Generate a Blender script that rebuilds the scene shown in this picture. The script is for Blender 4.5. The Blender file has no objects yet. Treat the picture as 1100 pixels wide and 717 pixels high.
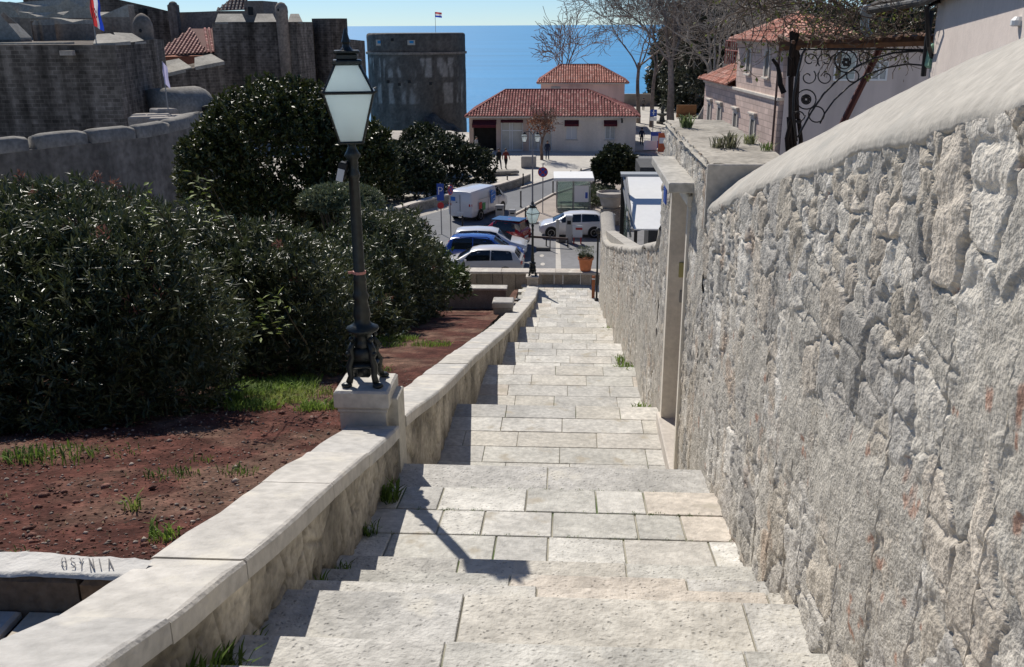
import bpy, bmesh, math, random
import numpy as np
from mathutils import Vector, Matrix
rad = math.radians
sc = bpy.context.scene
COL = sc.collection
rng = np.random.default_rng(7)
random.seed(7)

# ------------------------------------------------------------------ camera
FPX, PITCH, YAW, ROLL, EYE = 996.0, rad(18.4), rad(3.43), rad(0.3), 4.0
cam_d = bpy.data.cameras.new("camera"); cam = bpy.data.objects.new("camera", cam_d); COL.objects.link(cam)
cam_d.sensor_width = 36.0; cam_d.lens = 36.0 * FPX / 1100.0
cam_d.clip_start = 0.1; cam_d.clip_end = 120000
cam.matrix_world = (Matrix.Translation((0, 0, EYE)) @ Matrix.Rotation(YAW, 4, 'Z') @
                    Matrix.Rotation(rad(90) - PITCH, 4, 'X') @ Matrix.Rotation(-ROLL, 4, 'Z'))
sc.camera = cam

def ray(x, y):
    u = (x - 550.0) / FPX; v = (358.5 - y) / FPX
    d = cam.matrix_world.to_3x3() @ Vector((u, v, -1.0))
    return d
def at(x, y, d=None, z=None):
    """survey helper: where the sight line through (x,y) meets a distance d along the street or a level z"""
    r = ray(x, y)
    t = d / r.y if d is not None else (z - EYE) / r.z
    return Vector((r.x * t, r.y * t, EYE + r.z * t))

# ------------------------------------------------------------------ noise
def _h(ix, iy, s):
    n = (ix.astype(np.int64) * 374761393 + iy.astype(np.int64) * 668265263 + s * 1442695041) & 0x7fffffff
    n = ((n ^ (n >> 13)) * 1274126177) & 0x7fffffff
    n = (n ^ (n >> 16)) & 0x7fffffff
    return (n % 100003) / 100003.0
def vnoise(x, y, s=0):
    ix = np.floor(x); iy = np.floor(y); fx = x - ix; fy = y - iy
    fx = fx * fx * (3 - 2 * fx); fy = fy * fy * (3 - 2 * fy)
    a = _h(ix, iy, s); b = _h(ix + 1, iy, s); c = _h(ix, iy + 1, s); d = _h(ix + 1, iy + 1, s)
    return (a * (1 - fx) + b * fx) * (1 - fy) + (c * (1 - fx) + d * fx) * fy
def fbm(x, y, s=0, o=4):
    t = 0; a = .5; n = 0
    for k in range(o):
        t = t + a * vnoise(x * 2 ** k, y * 2 ** k, s + k * 17); n += a; a *= .5
    return t / n
def voro(x, y, s=0):
    ix = np.floor(x); iy = np.floor(y)
    f1 = np.full(x.shape, 9.); f2 = np.full(x.shape, 9.); cid = np.zeros(x.shape)
    for dx in (-1, 0, 1):
        for dy in (-1, 0, 1):
            cx = ix + dx; cy = iy + dy
            px = cx + .12 + .76 * _h(cx, cy, s); py = cy + .12 + .76 * _h(cx, cy, s + 5)
            d = np.hypot(x - px, y - py); i = _h(cx, cy, s + 9)
            nearer = d < f1
            f2 = np.where(nearer, f1, np.minimum(f2, d)); cid = np.where(nearer, i, cid); f1 = np.where(nearer, d, f1)
    return f1, f2, cid
def sstep(a, b, x):
    t = np.clip((x - a) / (b - a), 0, 1); return t * t * (3 - 2 * t)

# ------------------------------------------------------------------ materials
MATS = {}
def M(name, base=(.5, .5, .5), rough=.8, spec=.3, ns=4., na=.2, bump=.0, bs=30., metal=0., vcol=False,
      streak=0., brick=None, ns2=0., na2=0., pits=0., pitscale=40., transl=0., rustc=None, alpha=None, trans=0., coat=0.):
    if name in MATS: return MATS[name]
    m = bpy.data.materials.new(name); m.use_nodes = True; MATS[name] = m
    nt = m.node_tree; N = nt.nodes; L = nt.links
    p = N['Principled BSDF']; out = N['Material Output']
    p.inputs['Roughness'].default_value = rough; p.inputs['Metallic'].default_value = metal
    p.inputs['Specular IOR Level'].default_value = spec
    p.inputs['Base Color'].default_value = (*base, 1)
    if coat: p.inputs['Coat Weight'].default_value = coat; p.inputs['Coat Roughness'].default_value = .05
    if trans: p.inputs['Transmission Weight'].default_value = trans
    tc = N.new('ShaderNodeTexCoord')
    if vcol:
        a = N.new('ShaderNodeVertexColor'); a.layer_name = 'col'; src = a.outputs['Color']
    else:
        c = N.new('ShaderNodeRGB'); c.outputs[0].default_value = (*base, 1); src = c.outputs[0]
    def noise(scale, detail=4, mapz=None):
        n = N.new('ShaderNodeTexNoise'); n.inputs['Scale'].default_value = scale; n.inputs['Detail'].default_value = detail
        if mapz is not None:
            mp = N.new('ShaderNodeMapping'); mp.inputs['Scale'].default_value = mapz
            L.new(tc.outputs['Object'], mp.inputs['Vector']); L.new(mp.outputs[0], n.inputs['Vector'])
        else: L.new(tc.outputs['Object'], n.inputs['Vector'])
        return n
    def mult(src, fac, lo, hi, a=.3, b=.7):
        mr = N.new('ShaderNodeMapRange'); mr.inputs[1].default_value = a; mr.inputs[2].default_value = b
        mr.inputs[3].default_value = lo; mr.inputs[4].default_value = hi
        L.new(fac, mr.inputs[0])
        vm = N.new('ShaderNodeVectorMath'); vm.operation = 'SCALE'
        L.new(src, vm.inputs[0]); L.new(mr.outputs[0], vm.inputs['Scale']); return vm.outputs[0]
    if na: src = mult(src, noise(ns).outputs['Fac'], 1 - na, 1 + na)
    if na2: src = mult(src, noise(ns2, 6).outputs['Fac'], 1 - na2, 1 + na2)
    if streak: src = mult(src, noise(1., 5, (1.3, 1.3, .09)).outputs['Fac'], 1 - streak, 1 + streak * .7, .36, .64)
    if rustc is not None:
        mx = N.new('ShaderNodeMixRGB'); mr = N.new('ShaderNodeMapRange')
        mr.inputs[1].default_value = rustc[3]; mr.inputs[2].default_value = rustc[3] + .1
        L.new(noise(rustc[4], 5).outputs['Fac'], mr.inputs[0]); L.new(mr.outputs[0], mx.inputs[0])
        L.new(src, mx.inputs[1]); mx.inputs[2].default_value = (*rustc[:3], 1); src = mx.outputs[0]
    hsrc = None
    if brick:
        b = N.new('ShaderNodeTexBrick'); uv = N.new('ShaderNodeUVMap'); 
        L.new(uv.outputs[0], b.inputs['Vector']); b.inputs['Scale'].default_value = 1
        b.inputs['Brick Width'].default_value = brick[0]; b.inputs['Row Height'].default_value = brick[1]
        b.inputs['Mortar Size'].default_value = brick[2]; b.inputs['Mortar Smooth'].default_value = .3
        b.inputs['Color1'].default_value = (1, 1, 1, 1); b.inputs['Color2'].default_value = (brick[3],) * 3 + (1,)
        b.inputs['Mortar'].default_value = (brick[4],) * 3 + (1,)
        vm = N.new('ShaderNodeVectorMath'); vm.operation = 'MULTIPLY'; L.new(src, vm.inputs[0]); L.new(b.outputs['Color'], vm.inputs[1]); src = vm.outputs[0]
    if pits:
        vo = N.new('ShaderNodeTexVoronoi'); vo.inputs['Scale'].default_value = pitscale; dn = noise(7., 3); dv = N.new('ShaderNodeVectorMath'); dv.operation = 'MULTIPLY_ADD'; dv.inputs[1].default_value = (.10, .10, .10); L.new(dn.outputs['Color'], dv.inputs[0]); L.new(tc.outputs['Object'], dv.inputs[2]); L.new(dv.outputs[0], vo.inputs['Vector'])
        mr = N.new('ShaderNodeMapRange'); mr.inputs[1].default_value = .06; mr.inputs[2].default_value = .30
        mr.inputs[3].default_value = 1 - pits; mr.inputs[4].default_value = 1; L.new(vo.outputs['Distance'], mr.inputs[0])
        pm = N.new('ShaderNodeMapRange'); pm.inputs[1].default_value = .42; pm.inputs[2].default_value = .6; L.new(noise(5.5, 4).outputs['Fac'], pm.inputs[0]); pq = N.new('ShaderNodeMath'); pq.operation = 'MAXIMUM'; L.new(pm.outputs[0], pq.inputs[0]); L.new(mr.outputs[0], pq.inputs[1]); mr = pq
        hsrc = mr.outputs[0]
        vm = N.new('ShaderNodeVectorMath'); vm.operation = 'SCALE'; L.new(src, vm.inputs[0]); L.new(mr.outputs[0], vm.inputs['Scale']); src = vm.outputs[0]
    L.new(src, p.inputs['Base Color'])
    if bump:
        nb = noise(bs, 8); bp = N.new('ShaderNodeBump'); bp.inputs['Strength'].default_value = bump; bp.inputs['Distance'].default_value = .02
        h = nb.outputs['Fac']
        if hsrc is not None:
            ad = N.new('ShaderNodeMath'); ad.operation = 'ADD'; L.new(h, ad.inputs[0]); L.new(hsrc, ad.inputs[1]); h = ad.outputs[0]
        L.new(h, bp.inputs['Height']); L.new(bp.outputs[0], p.inputs['Normal'])
    if transl:
        t = N.new('ShaderNodeBsdfTranslucent'); L.new(src, t.inputs['Color']); mx = N.new('ShaderNodeMixShader'); mx.inputs[0].default_value = transl
        L.new(p.outputs[0], mx.inputs[1]); L.new(t.outputs[0], mx.inputs[2]); L.new(mx.outputs[0], out.inputs['Surface'])
    return m

# ------------------------------------------------------------------ mesh builder
def wloc(o):
    v = Vector((0, 0, 0))
    while o is not None: v += o.location; o = o.parent
    return v
class MB:
    def __init__(s): s.v = []; s.f = []; s.c = []; s.uv = {}; s.mi = []
    def add(s, vs, fs, col=None, uvs=None, mi=0):
        o = len(s.v); s.v.extend([tuple(p) for p in vs])
        for k, f in enumerate(fs):
            if uvs is not None: s.uv[len(s.f)] = uvs[k]
            s.f.append(tuple(i + o for i in f)); s.c.append(col); s.mi.append(mi)
        return s
    def box(s, c, d, rz=0, col=None, bev=0, rx=0, ry=0):
        R = Matrix.Rotation(rz, 3, 'Z') @ Matrix.Rotation(ry, 3, 'Y') @ Matrix.Rotation(rx, 3, 'X'); c = Vector(c)
        x, y, z = d[0] / 2, d[1] / 2, d[2] / 2; b = min(bev, x * .9, y * .9, z * .9)
        if b <= 0:
            p = [(-x, -y, -z), (x, -y, -z), (x, y, -z), (-x, y, -z), (-x, -y, z), (x, -y, z), (x, y, z), (-x, y, z)]
            f = [(3, 2, 1, 0), (4, 5, 6, 7), (0, 1, 5, 4), (1, 2, 6, 5), (2, 3, 7, 6), (3, 0, 4, 7)]
        else:
            p = []
            for (zz, i) in ((-z, b), (-z + b, 0), (z - b, 0), (z, b)):
                p += [(-x + i, -y + i, zz), (x - i, -y + i, zz), (x - i, y - i, zz), (-x + i, y - i, zz)]
            f = [(3, 2, 1, 0), (12, 13, 14, 15)]
            for k in range(3):
                for j in range(4): f.append((k * 4 + j, k * 4 + (j + 1) % 4, k * 4 + 4 + (j + 1) % 4, k * 4 + 4 + j))
        return s.add([c + R @ Vector(q) for q in p], f, col)
    def prism(s, poly, z0, z1, col=None, top=None, cap=True):
        """closed plan polygon (counter-clockwise) pulled up from z0 to z1 (numbers or lists); metre UVs on the sides"""
        n = len(poly); Z0 = z0 if hasattr(z0, '__len__') else [z0] * n; Z1 = z1 if hasattr(z1, '__len__') else [z1] * n
        vs = [(p[0], p[1], Z0[i]) for i, p in enumerate(poly)] + [(p[0], p[1], Z1[i]) for i, p in enumerate(poly)]
        fs = []; uv = []; t = 0
        for i in range(n):
            j = (i + 1) % n; L = math.hypot(poly[j][0] - poly[i][0], poly[j][1] - poly[i][1])
            fs.append((i, j, n + j, n + i)); uv.append([(t, Z0[i]), (t + L, Z0[j]), (t + L, Z1[j]), (t, Z1[i])]); t += L
        if cap:
            fs.append(tuple(range(n, 2 * n))); uv.append([(p[0], p[1]) for p in poly])
            fs.append(tuple(reversed(range(n)))); uv.append([(p[0], p[1]) for p in reversed(poly)])
        return s.add(vs, fs, col, uv)
    def tube(s, pts, r, n=8, col=None, caps=True):
        P = [Vector(p) for p in pts]; m = len(P); rr = r if hasattr(r, '__len__') else [r] * m
        vs = []; prev = None
        for i, p in enumerate(P):
            t = (P[min(i + 1, m - 1)] - P[max(i - 1, 0)]).normalized()
            if prev is None:
                a = Vector((0, 0, 1)) if abs(t.z) < .9 else Vector((1, 0, 0)); x = t.cross(a).normalized()
            else: x = (prev - t * prev.dot(t)).normalized()
            prev = x; y = t.cross(x)
            for k in range(n):
                q = 2 * math.pi * k / n; vs.append(p + (x * math.cos(q) + y * math.sin(q)) * rr[i])
        fs = [(i * n + k, i * n + (k + 1) % n, (i + 1) * n + (k + 1) % n, (i + 1) * n + k) for i in range(m - 1) for k in range(n)]
        if caps: fs += [tuple(reversed(range(n))), tuple((m - 1) * n + k for k in range(n))]
        return s.add(vs, fs, col)
    def lathe(s, prof, c=(0, 0, 0), n=16, col=None, sq=None, rz=0):
        vs = []; c = Vector(c); m = len(prof)
        for (r, z) in prof:
            for k in range(n):
                q = 2 * math.pi * (k + .5) / n + rz; vs.append(c + Vector((r * math.cos(q), r * math.sin(q), z)))
        fs = [(i * n + k, i * n + (k + 1) % n, (i + 1) * n + (k + 1) % n, (i + 1) * n + k) for i in range(m - 1) for k in range(n)]
        fs += [tuple(reversed(range(n))), tuple((m - 1) * n + k for k in range(n))]
        return s.add(vs, fs, col)
    def sphere(s, c, r, n=10, m=7, col=None):
        r = r if hasattr(r, '__len__') else (r, r, r); vs = []; c = Vector(c)
        for i in range(1, m):
            a = math.pi * i / m
            for k in range(n):
                q = 2 * math.pi * k / n; vs.append(c + Vector((r[0] * math.sin(a) * math.cos(q), r[1] * math.sin(a) * math.sin(q), -r[2] * math.cos(a))))
        vs += [c - Vector((0, 0, r[2])), c + Vector((0, 0, r[2]))]; t = (m - 1) * n
        fs = [(i * n + k, i * n + (k + 1) % n, (i + 1) * n + (k + 1) % n, (i + 1) * n + k) for i in range(m - 2) for k in range(n)]
        fs += [(t, (k + 1) % n, k) for k in range(n)] + [(t + 1, (m - 2) * n + k, (m - 2) * n + (k + 1) % n) for k in range(n)]
        return s.add(vs, fs, col)
    def quad(s, a, b, c, d, col=None): return s.add([a, b, c, d], [(0, 1, 2, 3)], col, [[(0, 0), (1, 0), (1, 1), (0, 1)]])
    def build(s, name, mat, parent=None, loc=None, local=False, smooth=False):
        me = bpy.data.meshes.new(name)
        V = np.array(s.v, dtype=float).reshape(-1, 3)
        off = Vector(loc) if loc is not None else Vector((0, 0, 0))
        if not local:
            o = off if parent is None else wloc(parent) + off
            V = V - np.array(o)
        me.from_pydata(V.tolist(), [], s.f)
        if any(c is not None for c in s.c):
            at_ = me.color_attributes.new('col', 'FLOAT_COLOR', 'CORNER'); buf = []
            for f, c in zip(s.f, s.c): buf += list((*(c or (.5, .5, .5)), 1)) * len(f)
            at_.data.foreach_set('color', buf)
        if s.uv:
            ul = me.uv_layers.new(name='UVMap'); buf = []
            for i, f in enumerate(s.f):
                u = s.uv.get(i)
                for k in range(len(f)): buf += list(u[k]) if u else [0, 0]
            ul.data.foreach_set('uv', buf)
        ml = mat if isinstance(mat, (list, tuple)) else [mat]
        for mm in ml: me.materials.append(mm)
        if len(ml) > 1: me.polygons.foreach_set('material_index', s.mi)
        if smooth: me.polygons.foreach_set('use_smooth', [True] * len(me.polygons))
        me.update()
        ob = bpy.data.objects.new(name, me); COL.objects.link(ob)
        ob.location = off
        if parent is not None: ob.parent = parent
        return ob

def npmesh(name, V, F, mat, parent=None, loc=(0, 0, 0), vcol=None, fcol=None, smooth=False):
    """big mesh from arrays: V (n,3) world, F (m,k)"""
    V = np.asarray(V, dtype=np.float32); F = np.asarray(F, dtype=np.int32); k = F.shape[1]
    off = np.array(loc, dtype=np.float32) + (np.array(wloc(parent), dtype=np.float32) if parent else 0)
    me = bpy.data.meshes.new(name); me.vertices.add(len(V)); me.vertices.foreach_set('co', (V - off).ravel())
    me.loops.add(F.size); me.loops.foreach_set('vertex_index', F.ravel())
    me.polygons.add(len(F)); me.polygons.foreach_set('loop_start', np.arange(0, F.size, k, dtype=np.int32))
    me.polygons.foreach_set('loop_total', np.full(len(F), k, dtype=np.int32))
    if vcol is not None:
        a = me.color_attributes.new('col', 'FLOAT_COLOR', 'POINT'); a.data.foreach_set('color', np.c_[vcol, np.ones(len(V))].astype(np.float32).ravel())
    if fcol is not None:
        a = me.color_attributes.new('col', 'FLOAT_COLOR', 'CORNER'); a.data.foreach_set('color', np.repeat(np.c_[fcol, np.ones(len(F))], k, axis=0).astype(np.float32).ravel())
    if smooth: me.polygons.foreach_set('use_smooth', np.ones(len(F), dtype=bool))
    me.materials.append(mat); me.update(); me.validate()
    ob = bpy.data.objects.new(name, me); COL.objects.link(ob); ob.location = loc
    if parent is not None: ob.parent = parent
    return ob
def gridf(nu, nv, flip=False):
    i = np.arange(nu - 1)[:, None] * nv + np.arange(nv - 1)[None, :]; i = i.ravel()
    q = np.c_[i, i + nv, i + nv + 1, i + 1]
    return q[:, ::-1] if flip else q

def tag(o, label=None, cat=None, group=None, kind=None):
    if label: o['label'] = label
    if cat: o['category'] = cat
    if group: o['group'] = group
    if kind: o['kind'] = kind
    return o
def thing(name, label, cat, loc=(0, 0, 0), rz=0, group=None):
    o = bpy.data.objects.new(name, None); COL.objects.link(o); o.location = loc; o.rotation_euler = (0, 0, rz)
    o.empty_display_size = .2
    return tag(o, label, cat, group)
def solo(name, mb, mat, label, cat, loc, group=None, smooth=False):
    return tag(mb.build(name, mat, None, loc, smooth=smooth), label, cat, group)
def struct(name, mb, mat, smooth=False): return tag(mb.build(name, mat, smooth=smooth), kind='structure')
def copy_tree(o, parent=None):
    c = o.copy(); COL.objects.link(c)
    if parent is not None: c.parent = parent
    for ch in list(o.children): copy_tree(ch, c)
    return c

# ------------------------------------------------------------------ light
SUN_EL, SUN_AZ = 45.5, -29.0          # azimuth from the street direction, + to the right
w = bpy.data.worlds.new("World"); sc.world = w; w.use_nodes = True
wn = w.node_tree.nodes; wl = w.node_tree.links
sky = wn.new('ShaderNodeTexSky'); sky.sky_type = 'NISHITA'; sky.sun_disc = False
sky.sun_elevation = rad(SUN_EL); sky.sun_rotation = rad(SUN_AZ)
sky.air_density = .7; sky.dust_density = 0.0; sky.ozone_density = 5.0; sky.altitude = 30
wb = wn.new('ShaderNodeVectorMath'); wb.operation = 'MULTIPLY'; wb.inputs[1].default_value = (.88, 1.0, 1.12)
wl.new(sky.outputs[0], wb.inputs[0]); wl.new(wb.outputs[0], wn['Background'].inputs['Color']); wn['Background'].inputs['Strength'].default_value = .075
sd = bpy.data.lights.new("sun", 'SUN'); sd.energy = 4.4; sd.angle = rad(.53); sd.color = (1, .945, .86)
so = bpy.data.objects.new("sun", sd); COL.objects.link(so)
sv = Vector((math.sin(rad(SUN_AZ)) * math.cos(rad(SUN_EL)), math.cos(rad(SUN_AZ)) * math.cos(rad(SUN_EL)), math.sin(rad(SUN_EL))))
so.rotation_euler = sv.to_track_quat('Z', 'Y').to_euler(); so.location = (-20, 30, 40)
sc.view_settings.view_transform = 'Standard'; sc.view_settings.look = 'None'; sc.view_settings.gamma = 1
sc.view_settings.exposure = 0.2; sc.view_settings.use_curve_mapping = False
sc.cycles.max_bounces = 6; sc.cycles.diffuse_bounces = 3; sc.cycles.transparent_max_bounces = 8; sc.cycles.use_denoising = True

# ------------------------------------------------------------------ palette
m_step = M('worn_limestone', vcol=True, rough=.7, spec=.3, ns=2.6, na=.17, ns2=16, na2=.2, bump=.5, bs=45, rustc=(.40, .36, .29, .60, 3.1))
m_ham = M('hammered_limestone', vcol=True, rough=.75, spec=.25, ns=1.9, na=.17, ns2=12, na2=.2, bump=.7, bs=34, pits=.4, pitscale=25, rustc=(.60, .57, .50, .58, 2.3))
m_mortar = M('mossy_mortar', (.33, .31, .25), rough=.95, ns=1.2, na=.35, rustc=(.10, .14, .05, .54, 1.1), bump=.3)
m_cap = M('pale_cap_stone', vcol=True, rough=.7, spec=.3, ns=1.7, na=.13, ns2=11, na2=.16, bump=.45, bs=32, rustc=(.60, .56, .48, .56, 2.6))
m_rub = M('rubble_stone', vcol=True, rough=.9, spec=.2, ns=9, na=.12, ns2=45, na2=.2, bump=.8, bs=55)
m_rubfar = M('rubble_stone_fine', vcol=True, rough=.9, spec=.2, ns=3, na=.15, ns2=20, na2=.25, bump=.8, bs=25)
m_cement = M('pale_cement', (.425, .395, .345), rough=.9, spec=.2, ns=1.1, na=.13, ns2=17, na2=.13, bump=.35, bs=26, rustc=(.38, .36, .32, .58, 1.7))
m_parapet = M('parapet_stone', vcol=True, rough=.9, spec=.2, ns=2.5, na=.2, ns2=18, na2=.25, bump=.9, bs=22, streak=.2)
m_iron = M('dark_green_iron', (.022, .027, .025), rough=.38, spec=.5, metal=.3, ns=20, na=.3, bump=.15, bs=60)
m_black = M('black_iron', (.015, .015, .017), rough=.5, spec=.4, ns=8, na=.2)
m_frost = M('frosted_lamp_glass', (.94, .99, .98), rough=.25, spec=.5, ns=5, na=.03, transl=.85)
m_soil = M('red_soil', vcol=True, rough=.95, spec=.1, ns=3, na=.25, ns2=30, na2=.4, bump=1., bs=40)
m_leaf = M('oleander_leaf', vcol=True, rough=.38, spec=.45, na=0, transl=.2)
m_leafd = M('evergreen_leaf', vcol=True, rough=.45, spec=.4, na=0, transl=.15)
m_grass = M('grass_blade', vcol=True, rough=.6, spec=.3, na=0, transl=.3)
m_bark = M('bare_bark', vcol=True, rough=.9, spec=.2, ns=3, na=.25, bump=.3, bs=12)
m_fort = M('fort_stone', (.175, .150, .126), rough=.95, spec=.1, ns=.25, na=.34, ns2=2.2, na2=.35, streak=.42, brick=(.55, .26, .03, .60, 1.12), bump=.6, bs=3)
m_fortlit = M('fort_stone_lit', (.34, .32, .28), rough=.95, spec=.1, ns=.6, na=.2, ns2=5, na2=.2, bump=.5, bs=6)  # lighter copy of the fort stone for tops, sunlit tone put into the colour
m_tile = M('roof_tile', vcol=True, rough=.85, spec=.2, ns=.8, na=.15, ns2=9, na2=.2)
m_plaster = M('cream_plaster', (.70, .62, .53), rough=.9, spec=.15, ns=.5, na=.09, ns2=6, na2=.06, streak=.08)
m_pink = M('pink_plaster', (.70, .50, .45), rough=.9, spec=.15, ns=.5, na=.09, streak=.1)
m_mauve = M('pale_mauve_plaster', (.62, .53, .475), rough=.9, spec=.15, ns=.5, na=.08, streak=.1)
m_ashlar = M('pinkish_ashlar', (.66, .51, .44), rough=.9, spec=.15, ns=.7, na=.12, brick=(.7, .33, .025, .80, .62), bump=.3, bs=8)
m_trim = M('pale_stone_trim', (.56, .51, .45), rough=.85, spec=.2, ns=3, na=.12, ns2=20, na2=.1, bump=.25, bs=30)
m_asph = M('asphalt', (.20, .20, .205), rough=.85, spec=.25, ns=.35, na=.12, ns2=4, na2=.1)
m_road = M('road_asphalt', (.17, .175, .185), rough=.85, spec=.25, ns=.3, na=.1, ns2=5, na2=.08)
m_plaza = M('plaza_stone', (.50, .47, .42), rough=.8, spec=.25, ns=.4, na=.1, ns2=3, na2=.1)
m_pave = M('brown_paving', (.36, .31, .27), rough=.85, spec=.2, ns=.8, na=.12, ns2=8, na2=.15)
m_white = M('white_paint', (.80, .80, .80), rough=.35, spec=.5, na=.02)
m_glass = M('dark_glass', (.012, .016, .02), rough=.06, spec=.8, na=0)
m_tyre = M('tyre_rubber', (.015, .015, .015), rough=.8, spec=.2, na=0)
m_rim = M('alloy_rim', (.35, .35, .36), rough=.3, metal=.8, na=0)
m_dark = M('black_plastic', (.02, .02, .02), rough=.55, spec=.3, na=0)
m_red = M('red_lens', (.45, .02, .015), rough=.25, spec=.5, na=0)
m_lens = M('clear_lens', (.55, .58, .6), rough=.15, spec=.7, na=0)
m_terra = M('terracotta', (.52, .19, .09), rough=.8, spec=.2, ns=6, na=.15)
m_wood = M('brown_wood', (.16, .085, .05), rough=.7, spec=.25, ns=12, na=.25)
m_blue = M('sign_blue', (.02, .08, .38), rough=.4, spec=.4, na=0)
m_redp = M('sign_red', (.50, .03, .03), rough=.4, spec=.4, na=0)
m_whitep = M('sign_white', (.78, .78, .76), rough=.45, na=0)
m_grey = M('grey_steel', (.28, .28, .28), rough=.5, metal=.4, na=.05)
m_maroon = M('maroon_cloth', (.085, .012, .018), rough=.8, na=.1)
m_wglass = M('pale_window', (.35, .38, .38), rough=.12, spec=.6, na=.1)
m_skin = M('skin', (.55, .34, .25), rough=.6, na=0)
# ================================================================== stairs
CAPZ = ([-3, 2.79, 3.32, 4.15, 5.6, 7.9, 8.4, 10.6, 14.5, 22, 30, 35.4, 38.5, 45], [3.75, 1.81, 1.63, 1.40, 1.04, .42, .33, -.3, -1.29, -3.13, -5.0, -6.25, -6.62, -6.7])
def capz(d): return np.interp(d, *CAPZ)
RL = -1.575
def rl(d): return np.interp(d, [0, 3.8, 4.6, 7.5, 9, 12, 15, 22, 38], [-1.70, -1.66, -1.62, -1.60, -1.62, -1.59, -1.575, -1.39, -1.18])
def rwall(d): return np.interp(d, [0, 3.9, 5.8, 8.2, 9.5, 40], [1.33, 1.345, 1.365, 1.385, 1.39, 1.40])
near = [(.86, 4.61), (1.03, 3.95), (1.2, 3.5), (1.38, 3.05), (1.56, 2.6), (1.76, 2.1), (1.93, 1.65), (2.1, 1.2), (2.25, .7), (2.38, .2), (2.4, -2.5)]
T = [(.35, 5.36, 5.80), (.52, 4.97, 5.36), (.69, 4.61, 4.97)]
for (z, d1), (z2, d0) in zip(near[:-1], near[1:]): T.append((z, d0, d1))
treads = [(d0, d1, z, 'h') for z, d0, d1 in T]
LAND = [(5.80, 7.55, 0., [5.80, 6.05, 6.53, 7.03, 7.55]), (10.7, 12.6, -1.3, 4), (15.0, 17.1, -2.35, 4), (19.5, 21.4, -3.35, 4), (24.3, 26.0, -4.45, 3),
        (28.3, 29.8, -5.35, 3), (31.7, 32.8, -5.98, 2), (34.2, 35.2, -6.45, 2), (36.6, 39.7, -6.9, 7)]
for i, (d0, d1, z, rows) in enumerate(LAND):
    e = rows if isinstance(rows, list) else list(np.linspace(d0, d1, rows + 1))
    for a, b in zip(e[:-1], e[1:]): treads.append((a, b, z, 'l%d' % i))
    if i + 1 < len(LAND):
        D0, Z0 = d1, z
        if i == 0: treads.append((7.55, 8.3, -.15, 'h')); D0, Z0 = 8.3, -.15
        D1, Z1 = LAND[i + 1][0], LAND[i + 1][2]
        n = max(2, round((Z0 - Z1) / .165)); st = (Z0 - Z1) / n / (1.10 * (4 - Z0) / D0)
        for k in range(n - 1): treads.append((D0 + k * st, D0 + (k + 1) * st, Z0 + (Z1 - Z0) * (k + 1) / n, 's'))
        if D1 - D0 - (n - 1) * st > .15: treads.append((D0 + (n - 1) * st, D1, Z1, 'l%d' % (i + 1)))
tz_d = sorted((d0, d1, z) for d0, d1, z, _ in treads)
def stairz(d):
    d = np.asarray(d, dtype=float); r = np.full(d.shape, -6.9); r[d < 0] = 2.4
    for a, b, z in tz_d: r[(d >= a) & (d < b)] = z
    return r + np.where((d >= 5.83) & (d < 7.55), .1105 * (7.55 - d), 0)
smooth_d = np.array([(a + b) / 2 for a, b, z in tz_d]); smooth_z = np.array([z for a, b, z in tz_d])
def tiltz(d, kind): return .1105 * (7.55 - d) if kind == 'l0' else 0.
def slopez(d): return np.interp(d, smooth_d, smooth_z)

mb = MB(); base = MB()
PAL = [(.50, .47, .41), (.47, .455, .41), (.54, .51, .455), (.45, .435, .40), (.53, .475, .405), (.515, .495, .45), (.58, .56, .51), (.49, .455, .40)]
def slab(R0, R1, d0, d1, z, th, col, ch, mi):
    cx = min(ch, .006); t = [random.uniform(-.004, .004) for _ in range(4)]
    vs = [(R0, d0, z - th), (R1, d0, z - th), (R1, d1, z - th), (R0, d1, z - th),
          (R0, d0, z - ch), (R1, d0, z - ch), (R1, d1, z - ch), (R0, d1, z - ch),
          (R0 + cx * .4, d0 + ch * .4, z - ch * .35 + t[0]), (R1 - cx * .4, d0 + ch * .4, z - ch * .35 + t[1]), (R1 - cx * .4, d1 - ch * .4, z - ch * .35 + t[2]), (R0 + cx * .4, d1 - ch * .4, z - ch * .35 + t[3]),
          (R0 + cx, d0 + ch, z + t[0]), (R1 - cx, d0 + ch, z + t[1]), (R1 - cx, d1 - ch, z + t[2]), (R0 + cx, d1 - ch, z + t[3])]
    fs = [(12, 13, 14, 15)] + [(k * 4 + j, k * 4 + (j + 1) % 4, k * 4 + 4 + (j + 1) % 4, k * 4 + 4 + j) for k in range(3) for j in range(4)]
    vs = [(x, y, q + tiltz(y, KIND[0])) for x, y, q in vs]
    mb.add(vs, fs, col, None, mi)
KIND = ['']
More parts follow.
